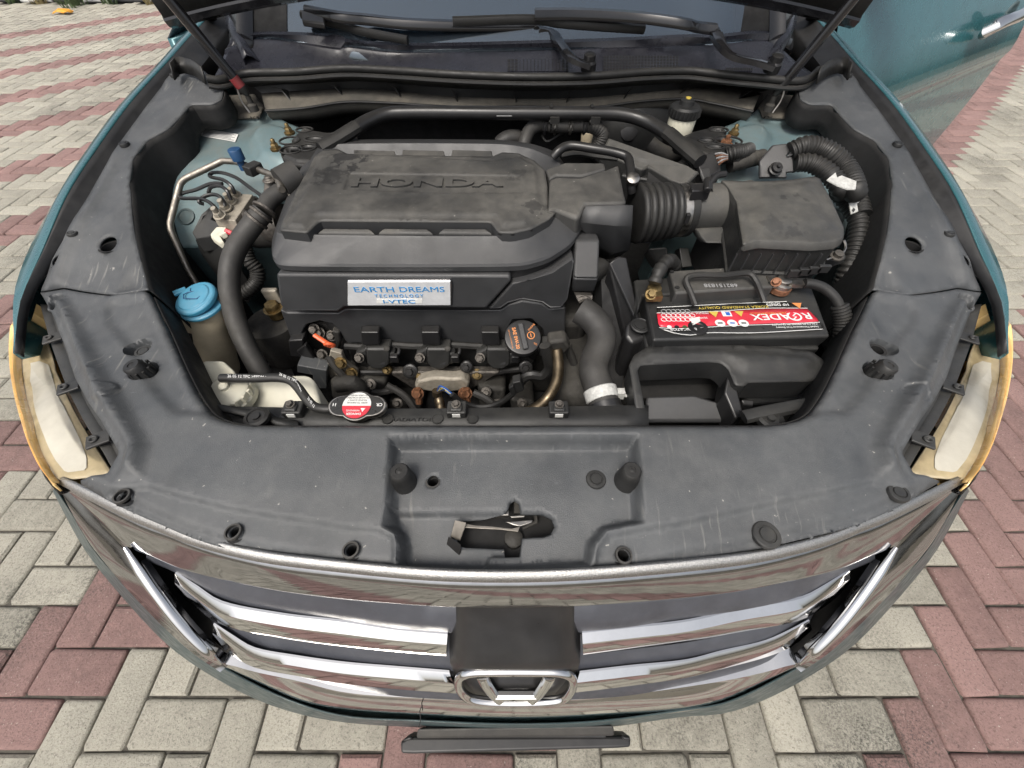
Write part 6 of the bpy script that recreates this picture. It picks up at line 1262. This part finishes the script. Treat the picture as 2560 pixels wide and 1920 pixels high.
b = B(); b.tube([pz(4,1790,150,.93),pz(4,1900,90,.935)],.026,16); b.make('pipe_body', 'hose_rubber', lh)
lh2 = thing('ribbed_loom', 'ribbed black conduit looping beneath the long left hose', 'cable', pz(4,1600,800,.60))
pth = spline(P3(4,[(1560,560,.80),(1590,640,.78),(1640,700,.76),(1640,770,.74),(1600,820,.73),(1540,860,.72)]),80); b = B(); b.tube(pth,[.0135+(.002 if i%4<2 else 0) for i in range(80)],12); b.make('conduit', 'rubber', lh2)
# ---- brake modulator with its pipes
abs_ = thing('brake_modulator', 'aluminium anti-lock brake block with curled black pipes', 'brake unit', pz(4,1450,520,.68))
b = B(); q = P3(4,[(1515,212,.872),(1612,220,.872),(1500,386,.862),(1368,378,.862)]); b.prism(q,(0,-.006,-.05)); b.make('valve_block', 'aluminium', abs_, bev=.0012)
for x, y in ((1505,228),(1475,265),(1440,305),(1402,355)):
    b = B(); c = pz(4,x,y,.871); b.hexnut(c,(0,-.3,1),.009,.010); b.lathe(c,(0,-.3,1),[(.0055,.008),(.005,.02)],10); b.make('pipe_nut', 'aluminium', abs_)
for P in ([(1498,215,.880),(1480,170,.893),(1430,130,.90),(1340,105,.90),(1345,85,.90),(1420,82,.905),(1500,110,.90),(1600,180,.895),(1700,250,.89)],[(1475,255,.880),(1450,200,.895),(1400,165,.90),(1345,175,.90),(1330,210,.895)],[(1440,295,.878),(1410,240,.89),(1360,220,.892),(1300,235,.89),(1270,270,.885),(1300,280,.88)],[(1400,345,.876),(1360,290,.888),(1290,250,.89),(1150,240,.885),(1160,215,.885),(1250,190,.89),(1350,150,.90),(1420,150,.90)]):
    b = B(); b.tube(spline(P3(4,P),40),.0036,8); b.make('brake_pipe', 'satin_black', abs_)
b = B(); q = P3(4,[(1290,350,.85),(1365,275,.858),(1385,300,.857),(1350,378,.85),(1450,425,.838),(1460,445,.833),(1330,490,.825),(1250,500,.825),(1225,460,.83)]); b.prism(q,(0,-.004,-.03)); b.make('control_unit', 'bay_plastic', abs_, bev=.004)
b = B(); q = P3(4,[(1240,500,.82),(1330,490,.82),(1480,590,.79),(1440,700,.76),(1280,600,.78)]); b.prism(q,(0,0,-.10)); b.make('plug_housing', 'bay_plastic', abs_, bev=.004)
b = B(); q = P3(4,[(1340,470,.845),(1380,425,.85),(1440,425,.85),(1440,460,.845),(1400,480,.84),(1425,520,.835),(1400,535,.83),(1345,495,.84)]); b.prism(q,(0,0,-.012)); b.make('connector', 'tank_white', abs_, bev=.002)
b = B(); b.tube(spline(P3(4,[(1440,450,.845),(1480,470,.84),(1510,500,.83)]),8),.005,6); b.make('red_wire', 'red_label', abs_)
for x,y in ((1605,275),(1550,360)):
    b = B(); c = pz(4,x,y,.85); b.lathe(c,(1,-.2,.1),[(.013,0),(.014,.012),(.008,.018),(.007,.03)],16); b.make('valve_cap', 'cast_metal', abs_)
b = B(); b.lathe(pz(4,1640,460,.81),(1,0,.1),[(.03,-.02),(.034,0),(.034,.05),(.02,.06)],22); b.make('pump_motor', 'grime', abs_)
# pump behind: compressor-like round at the cover edge
b = B(); b.lathe(pz(4,1760,420,.83),(1,-.1,.2),[(.03,-.02),(.04,0),(.04,.03)],22); b.make('pulley_end', 'cast_metal', abs_)
# ---- bare metal line
ml = thing('metal_pipe', 'bare metal refrigerant pipe bent round the brake block', 'pipe', pz(4,1200,700,.62))
pth = P3(4,[(1800,190,.928),(1775,120,.930),(1740,95,.930),(1600,45,.928),(1500,10,.925),(1420,5,.925),(1390,20,.922),(1180,120,.905),(1150,150,.900),(1085,400,.850),(1090,450,.840),(1200,700,.77),(1260,800,.74)])
P_ = []
for i in range(len(pth)-1):
    for k in range(6): P_.append(pth[i].lerp(pth[i+1],k/6))
P_.append(pth[-1]); P_ = [P_[0]]+[(P_[i-1]+P_[i]*2+P_[i+1])/4 for i in range(1,len(P_)-1)]+[P_[-1]]
b = B(); b.tube(P_,.0062,10); b.make('pipe', 'bare_pipe', ml)
b = B(); b.box(pz(1,1630,1085,.930),(.022,.030,.018), Matrix.Rotation(-.5,3,'Z')); b.make('pipe_clip', 'bay_plastic', ml, bev=.002)
b = B(); b.lathe(pz(1,1545,1040,.935),(0,0,1),[(.007,-.015),(.007,.002),(.012,.004),(.0125,.022),(.011,.024),(0,.0245)],16); b.make('valve_cap', 'clip_blue', ml, label='blue valve cap on the metal pipe')
b = B(); q = P3(1,[(1690,1235,.905),(1700,1160,.918),(1740,1140,.92),(1770,1165,.918),(1770,1235,.905)]); b.prism(q,(0,.0,-.01)); b.lathe(pz(1,1735,1165,.922),(0,0,1),[(.013,0),(.013,.004),(.007,.005),(.007,.010)],18); b.make('pipe_mount', 'cast_metal', ml, bev=.002)
# ---- washer reservoir neck
wr = thing('washer_reservoir', 'yellowed washer fluid tank neck with a blue flip cap', 'reservoir', pz(4,1330,1250,.55))
wc = pz(4,1268,905,.800); wa = Vector((-.05,-.08,1)).normalized()
b = B(); pth = [wc-wa*.008, wc-wa*.03, pz(4,1340,1060,.745), pz(4,1370,1180,.70), pz(4,1390,1330,.64)]; b.tube(spline(pth,16),[.034,.034,.033,.032,.031,.031,.031,.032,.033,.034,.035,.036,.037,.038,.04,.04],20); b.make('neck', 'tank_amber', wr)
b = B(); q = P3(4,[(1010,970,.775),(1140,965,.785),(1160,1010,.775),(1300,1050,.76),(1280,1090,.75),(1050,1040,.76)]); b.prism(q,(0,0,-.02)); b.make('tank_lug', 'tank_amber', wr, bev=.005)
b = B(); b.lathe(wc,wa,[(.037,-.014),(.0395,-.012),(.0395,-.008),(.037,-.006)],36); b.make('cap_collar', 'cap_blue', wr)
b = B(); b.lathe(wc+Vector((-.004,.003,.006)),(wa+Vector((-.10,-.10,0))).normalized(),[(.035,-.010),(.039,-.006),(.039,0),(.036,.003),(.030,.0035),(.0295,.0055),(.026,.006),(0,.007)],40)
c = wc+Vector((-.042,.022,.006)); b.box(c,(.022,.014,.005), Matrix.Rotation(.7,3,'Z')); cap = b.make('flip_cap', 'cap_blue', wr, bev=.0012)
cz = wc+Vector((-.004,.003,.0132)); b = B()
b.tube(spline([cz+Vector((.020*math.cos(a),.017*math.sin(a)-.006,.0004)) for a in np.linspace(.5,2.64,10)],14),.0009,6); b.tube([cz+Vector((-.0176,.002,.0004)),cz+Vector((-.012,-.010,.0004)),cz+Vector((.012,-.010,.0004)),cz+Vector((.0176,.002,.0004))],.0009,6)
for u in (-.010,0,.010): b.tube([cz+Vector((u,.012,.0004)),cz+Vector((u*1.3,.019,.0004))],.0009,6)
b.make('washer_symbol', 'clip_blue', cap)
# ---- coolant overflow reservoir
cr_ = thing('coolant_reservoir', 'translucent white coolant overflow tank beside the radiator cap', 'reservoir', pz(4,1700,1550,.58))
b = B(); q = P3(4,[(1215,1335,.765),(1250,1300,.772),(1310,1275,.775),(1420,1275,.775),(1480,1330,.772),(1510,1372,.768),(1940,1368,.768),(1985,1380,.766),(2012,1420,.760),(2060,1600,.735),(2050,1650,.728),(1500,1600,.735),(1340,1590,.737),(1260,1490,.748)]); b.prism(q,(0,0,-.14)); b.make('tank', 'tank_white', cr_, bev=.012, seg=4)
cc = pz(4,1440,1455,.785); ca = Vector((0,-.12,1)).normalized()
b = B(); b.lathe(cc-ca*.02,ca,[(.034,-.012),(.034,0),(.031,.002),(.031,.014),(.028,.017),(.012,.019),(.009,.022)],30)
for k in range(14):
    a = 2*math.pi*k/14; b.box(cc+Vector((.0315*math.cos(a),.0315*math.sin(a),-.012)),(.0055,.0055,.012))
b.make('cap', 'tank_white', cr_); b = B(); b.lathe(cc,ca,[(.0075,-.004),(.0075,.008),(.005,.010)],14); b.make('cap_nipple', 'tank_white', cr_)
oh = thing('overflow_hose', 'thin black hose printed 26 05 12 TPC EPDM running to the radiator cap', 'hose', pz(4,1700,1390,.78))
hp2 = P3(4,[(1412,1392,.800),(1500,1392,.802),(1650,1392,.802),(1780,1390,.802),(1850,1405,.80),(1900,1450,.797),(1960,1530,.793),(2010,1575,.79),(2080,1590,.79),(2130,1588,.79)]); b = B(); b.tube(spline(hp2,50),.0072,12); b.make('hose', 'rubber', oh)
for x, y, dx, dy, s_ in ((1575,1381,1,.0,'26 05 12 TPC >EPDM<'),(1838,1388,.92,-.4,'26 05 12 TPC'),(1905,1447,.62,-.78,'>EPDM<'),(1985,1545,.66,-.75,'26 05 12')):
    text(s_,'hose_print','white_print',oh,pz(4,x,y,.8095 if y < 1400 else .803),(dx,dy,-.05),( -dy,dx,.9),.0062,.0001,1.0)
# battery tray area: coolant hose support and dark plate left of radiator cap
sp_ = thing('front_support', 'black steel cross support in front of the coolant tank', 'support bar', pz(4,1700,1640,.70))
b = B(); rows = [P3(4,[(1330,1560,.79),(1420,1560,.792),(1560,1590,.79),(1700,1590,.79),(1760,1640,.785),(1900,1660,.785)]),P3(4,[(1345,1610,.79),(1420,1600,.793),(1560,1630,.79),(1680,1640,.79),(1760,1690,.785),(1900,1700,.785)])]
b.loft(rows); b.make('rail', 'bay_plastic', sp_, thick=.006); b = B(); b.lathe(pz(4,1640,1645,.794),(0,0,1),[(.018,-.004),(.018,.003),(.013,.005),(.012,.003),(.006,.003),(.006,.006),(0,.006)],20); b.make('mount_boss', 'rubber', sp_)
# ---- round damper, left below the engine cover
em = thing('engine_mount', 'round black engine mount with a plated bolt on its head', 'engine mount', pz(4,1700,1250,.60))
c = pz(4,1720,1020,.70); b = B(); b.lathe(c-Vector((0,0,.10)),(0,0,1),[(.055,0),(.055,.08),(.052,.095),(.03,.10),(.0,.10)],32); b.make('mount_body', 'grime', em)
b = B(); c = pz(4,1730,925,.735); b.lathe(c-Vector((0,0,.03)),(0,0,1),[(.016,0),(.016,.022)],18); b.hexnut(c-Vector((0,0,.010)),(0,-.1,1),.015,.014); b.make('mount_bolt', 'brass', em)
b = B(); b.box(pz(4,1740,865,.745),(.032,.012,.035)); b.make('mount_arm', 'aluminium', em, bev=.003)
b = B(); b.prism(P3(4,[(1590,1330,.60),(1840,1250,.60),(1880,1380,.59),(1700,1420,.59)]),(0,0,-.02)); b.hexnut(pz(4,1690,1275,.615),(0,-.2,1),.014,.012); b.make('mount_foot', 'satin_black', em, bev=.004)
for x0,y0,x1,y1,z in ((1080,760,1420,900,.62),(1050,1060,1300,1280,.58),(1200,560,1500,820,.64),(1480,480,1760,640,.70),(1300,720,1420,760,.70)):
    pass
# inner-wing wiring and brackets in the dark left corner
ic = thing('wing_loom', 'dark cable bundle along the left inner wing', 'cable', pz(4,1040,600,.70))
for P in ([(1040,480,.79),(1060,560,.76),(1110,700,.70),(1140,790,.66)],[(1090,560,.77),(1120,640,.74),(1130,780,.68)]):
    b = B(); b.tube(spline(P3(4,P),14),.006,8); b.make('cable', 'rubber', ic)
b = B(); b.prism(P3(4,[(960,475,.80),(990,480,.80),(960,600,.77),(935,705,.75),(925,690,.75)]),(0,0,-.004)); b.make('bracket', 'bay_plastic', ic, bev=.001)
b = B(); b.prism(P3(4,[(1300,760,.665),(1430,720,.67),(1440,780,.66),(1330,840,.65),(1100,880,.64),(1090,840,.645)]),(0,0,-.01)); b.make('rail', 'teal_dark', ic, bev=.003)
# ---- wiring on the right: bracket with two thick looms
wl = thing('wiring_bracket', 'black plate bracket clamping two ribbed looms', 'bracket', pz(3,620,1050,.88))
b = B(); q = P3(3,[(515,1030,.925),(600,930,.945),(740,915,.95),(690,1000,.935),(728,1005,.935),(735,1105,.915),(690,1110,.913),(690,1145,.90),(515,1145,.90)]); b.prism(q,(0,.006,-.005)); b.make('plate', 'engine_face', wl, bev=.003)
b = B(); q = P3(3,[(690,1000,.937),(775,890,.955),(830,885,.955),(730,990,.94)]); b.prism(q,(0,0,-.006)); b.make('plate_flap', 'engine_face', wl, bev=.002)
b = B(); c = pz(3,612,1090,.915); b.lathe(c,(0,-.55,.83),[(.014,0),(.014,.003),(.011,.004),(.010,.009),(.004,.010),(.003,.014)],20); b.make('plate_stud', 'satin_black', wl)
def ribbed(name, lab, pts, r, n, loc, m='rubber', per=4, amp=.0022):
    t = thing(name, lab, 'wiring loom', loc, None); b = B(); b.tube(spline(pts,n),[r+(amp if i % per < per/2 else 0) for i in range(n)],16); b.make('conduit', m, t); return t
l1 = ribbed('wiring_loom','upper ribbed loom curving from the plate bracket down the right wing',P3(3,[(710,975,.94),(790,940,.95),(880,945,.95),(970,985,.945),(1050,1060,.93),(1100,1140,.92),(1130,1235,.91)])+P3(10,[(350,150,.885),(385,230,.87),(400,290,.86)]),.0165,170,pz(3,1000,1100,.88))
l2 = ribbed('wiring_loom','lower ribbed loom with torn white tape leaving the plate bracket',P3(3,[(735,1050,.925),(820,1045,.928),(900,1075,.925),(980,1140,.918),(1040,1225,.905)])+P3(10,[(290,170,.882),(350,240,.865),(385,320,.85),(370,450,.82),(330,560,.79),(290,680,.74),(280,760,.70)]),.0155,190,pz(3,900,1150,.88))
l3 = ribbed('wiring_loom','ribbed loom branching down behind the battery cable',P3(10,[(375,430,.82),(385,540,.79),(395,600,.77),(380,700,.73),(360,760,.70)]),.0165,90,pz(10,390,600,.70))
b = B(); q = P3(3,[(945,1155,.945),(1000,1108,.95),(1010,1140,.95),(1040,1128,.952),(1135,1165,.948),(1130,1215,.94),(1080,1215,.942),(1010,1190,.945)]); b.prism(q,(0,0,-.002)); b.make('torn_tape', 'tape', l2)
b = B(); q = P3(10,[(333,190,.895),(388,178,.895),(392,215,.888),(378,225,.886),(385,265,.878),(348,278,.877)]); b.prism(q,(0,0,-.002)); b.make('torn_tape', 'tape', l1)
b = B(); b.prism(P3(10,[(362,246,.8845),(370,258,.882),(362,270,.880),(354,258,.882)]),(0,0,-.0005)); b.make('tape_mark', 'black_label', l1)
l4 = ribbed('wiring_loom','short ribbed loom joining the square connector to the tower',P3(3,[(300,1000,.925),(340,985,.93),(400,975,.93),(440,965,.925)]),.0125,40,pz(3,350,1000,.88),per=3)
l5 = ribbed('wiring_loom','small ribbed loom dropping beside the flow sensor',P3(3,[(20,1060,.91),(5,1110,.90),(20,1160,.89),(70,1195,.88)]),.012,50,pz(3,20,1150,.85),per=3)
l6 = ribbed('wiring_loom','taped tan loom running behind the plate bracket',P3(3,[(320,1060,.905),(400,1040,.91),(470,1020,.91),(530,1010,.91)]),.015,40,pz(3,420,1040,.88),m='grime',per=9,amp=.001)
cn = thing('square_connector', 'black square wiring connector with bare wires beside the brace', 'connector', pz(3,200,1060,.88))
b = B(); q = P3(3,[(105,1000,.935),(215,975,.935),(255,1060,.925),(270,1100,.915),(150,1150,.905),(130,1080,.92)]); b.prism(q,(0,.0,-.03)); b.make('shell', 'satin_black', cn, bev=.003)
b = B(); b.prism(P3(3,[(130,1085,.922),(195,1070,.922),(200,1140,.91),(155,1150,.908)]),(0,-.004,-.01)); b.make('latch', 'bay_plastic', cn, bev=.002)
for k in range(6):
    b = B(); b.tube(spline(P3(3,[(225+k*5,990+k*14,.93),(265,985+k*12,.935),(305,1000+k*5,.93)]),8),.0018,5); b.make('wire', 'teal_copper' if k % 2 else 'grey_print', cn)
for k in range(4):
    b = B(); b.tube(spline(P3(3,[(120,1090+k*10,.91),(90,1080+k*10,.91),(65,1060+k*8,.91)]),8),.0016,5); b.make('wire', 'rubber', cn)
b = B(); b.tube(spline(P3(3,[(180,1190,.93),(240,1130,.935),(290,1120,.935)]),14),.006,8); b.tube([pz(3,180,1160,.93),pz(3,180,1235,.925)],.0085,10); b.make('plug', 'satin_black', cn)
# plastic bracket and pipes under the bellows
ub = thing('intake_bracket', 'dark stay bracket below the intake bellows', 'bracket', pz(6,620,720,.75))
b = B(); q = P3(6,[(550,680,.82),(660,670,.82),(670,750,.79),(600,760,.78)]); b.prism(q,(0,.02,-.03)); b.make('stay', 'bay_plastic', ub, bev=.006)
b = B(); b.prism(P3(6,[(720,680,.80),(770,680,.80),(790,780,.77),(735,785,.77)]),(0,.02,-.02)); b.prism(P3(6,[(690,755,.79),(718,740,.79),(720,785,.78),(695,790,.78)]),(0,.01,-.01)); b.make('stay_clip', 'bay_plastic', ub, bev=.002)
tr = thing('gearbox', 'grimy gearbox casing deep under the intake and battery', 'gearbox', (.34,.60,.47))
b = B(); b.box((.34,.60,.575),(.50,.30,.20)); b.make('casing', 'grime', tr, bev=.04, seg=3)
# ================================================================== kerb, weeds, litter
kerb = bpy.data.objects.new('kerb', None); COL.objects.link(kerb); kerb.location = (0,8.4,0); props(kerb, 'kerb of alternating black and white painted blocks', 'kerb', kind='structure')
ky = 8.30
xs_ = [(-7.6)]
def kx(x): return pz(0, x*.217, 15, 0).x
edges_ = [-9.4,-8.6,-7.85]+[kx(x) for x in (95,478,830,1195,1570,1960)]
st = edges_[-1]
while st < 11: st += .80; edges_.append(st)
for i, (a, c) in enumerate(zip(edges_, edges_[1:])):
    b = B(); b.prism([Vector((a+.006,ky,.0)),Vector((c-.006,ky,.0)),Vector((c-.006,ky+.03,.24)),Vector((a+.006,ky+.03,.24))], (0,.16,0)); o = b.make('kerb_block', 'kerb_white' if i % 2 else 'kerb_black', kerb, bev=.015)
def tuft(x, y, n, h, label, m='leaf'):
    t = thing('weed', label, 'weed', (x,y,0), 'weeds along the kerb'); b = B()
    for k in range(n):
        a = random.uniform(0,2*math.pi); l = h*random.uniform(.5,1.1); o = Vector((x+random.gauss(0,.05),y+random.gauss(0,.03),-.01)); d = Vector((math.cos(a)*.5,math.sin(a)*.4,1)).normalized(); sd = d.cross(Vector((0,1,.2))).normalized(); wd = random.uniform(.006,.014)
        P = [o, o+d*l*.4, o+d*l*.75+Vector((math.cos(a),math.sin(a),0))*l*.12, o+d*l*.95+Vector((math.cos(a),math.sin(a),-.4))*l*.3]
        W_ = [wd*.6,wd,wd*.8,.001]; b.loft([[p-sd*w_ for p,w_ in zip(P,W_)],[p+sd*w_ for p,w_ in zip(P,W_)]])
    b.make('blades', m, t); return t
def KX(zx): return kx(zx)
tuft(KX(380),8.22,34,.42,'straw coloured weed tuft against a white kerb block','straw'); tuft(KX(860),8.10,46,.5,'leafy green weed clump at a black and white kerb joint'); tuft(KX(1190),8.22,30,.4,'green weed tuft on the edge of a black kerb block'); tuft(KX(1680),8.2,30,.45,'olive weed tuft before a white kerb block nearest the car','straw'); tuft(KX(40),8.25,24,.35,'dark green weed tuft at the far end of the kerb'); tuft(KX(900),7.9,16,.25,'low green weed sprouting out of the paving')
lw_ = pz(0,158,27,0.03); b = B(); rows = []
for i in range(7):
    rows.append([Vector((lw_.x-.12+.24*i/6, lw_.y-.08+.12*j/4+random.uniform(-.02,.02), 0.01+.035*math.sin(math.pi*i/6)*math.sin(math.pi*j/4)+random.uniform(0,.03))) for j in range(5)])
b.loft(rows); lw__ = b.make('plastic_wrapper', 'wrapper', None, thick=.004, ang=10); props(lw__, 'crumpled orange plastic wrapper lying on the paving near the kerb', 'litter')
# strip of low ground growth and wall behind the kerb
b = B(); b.poly([(-12,8.46,.20),(12,8.46,.20),(12,12,.22),(-12,12,.22)]); o = b.make('planting_bed', 'verge'); props(o, 'raised bare planting bed behind the painted kerb', 'planting bed', kind='structure')
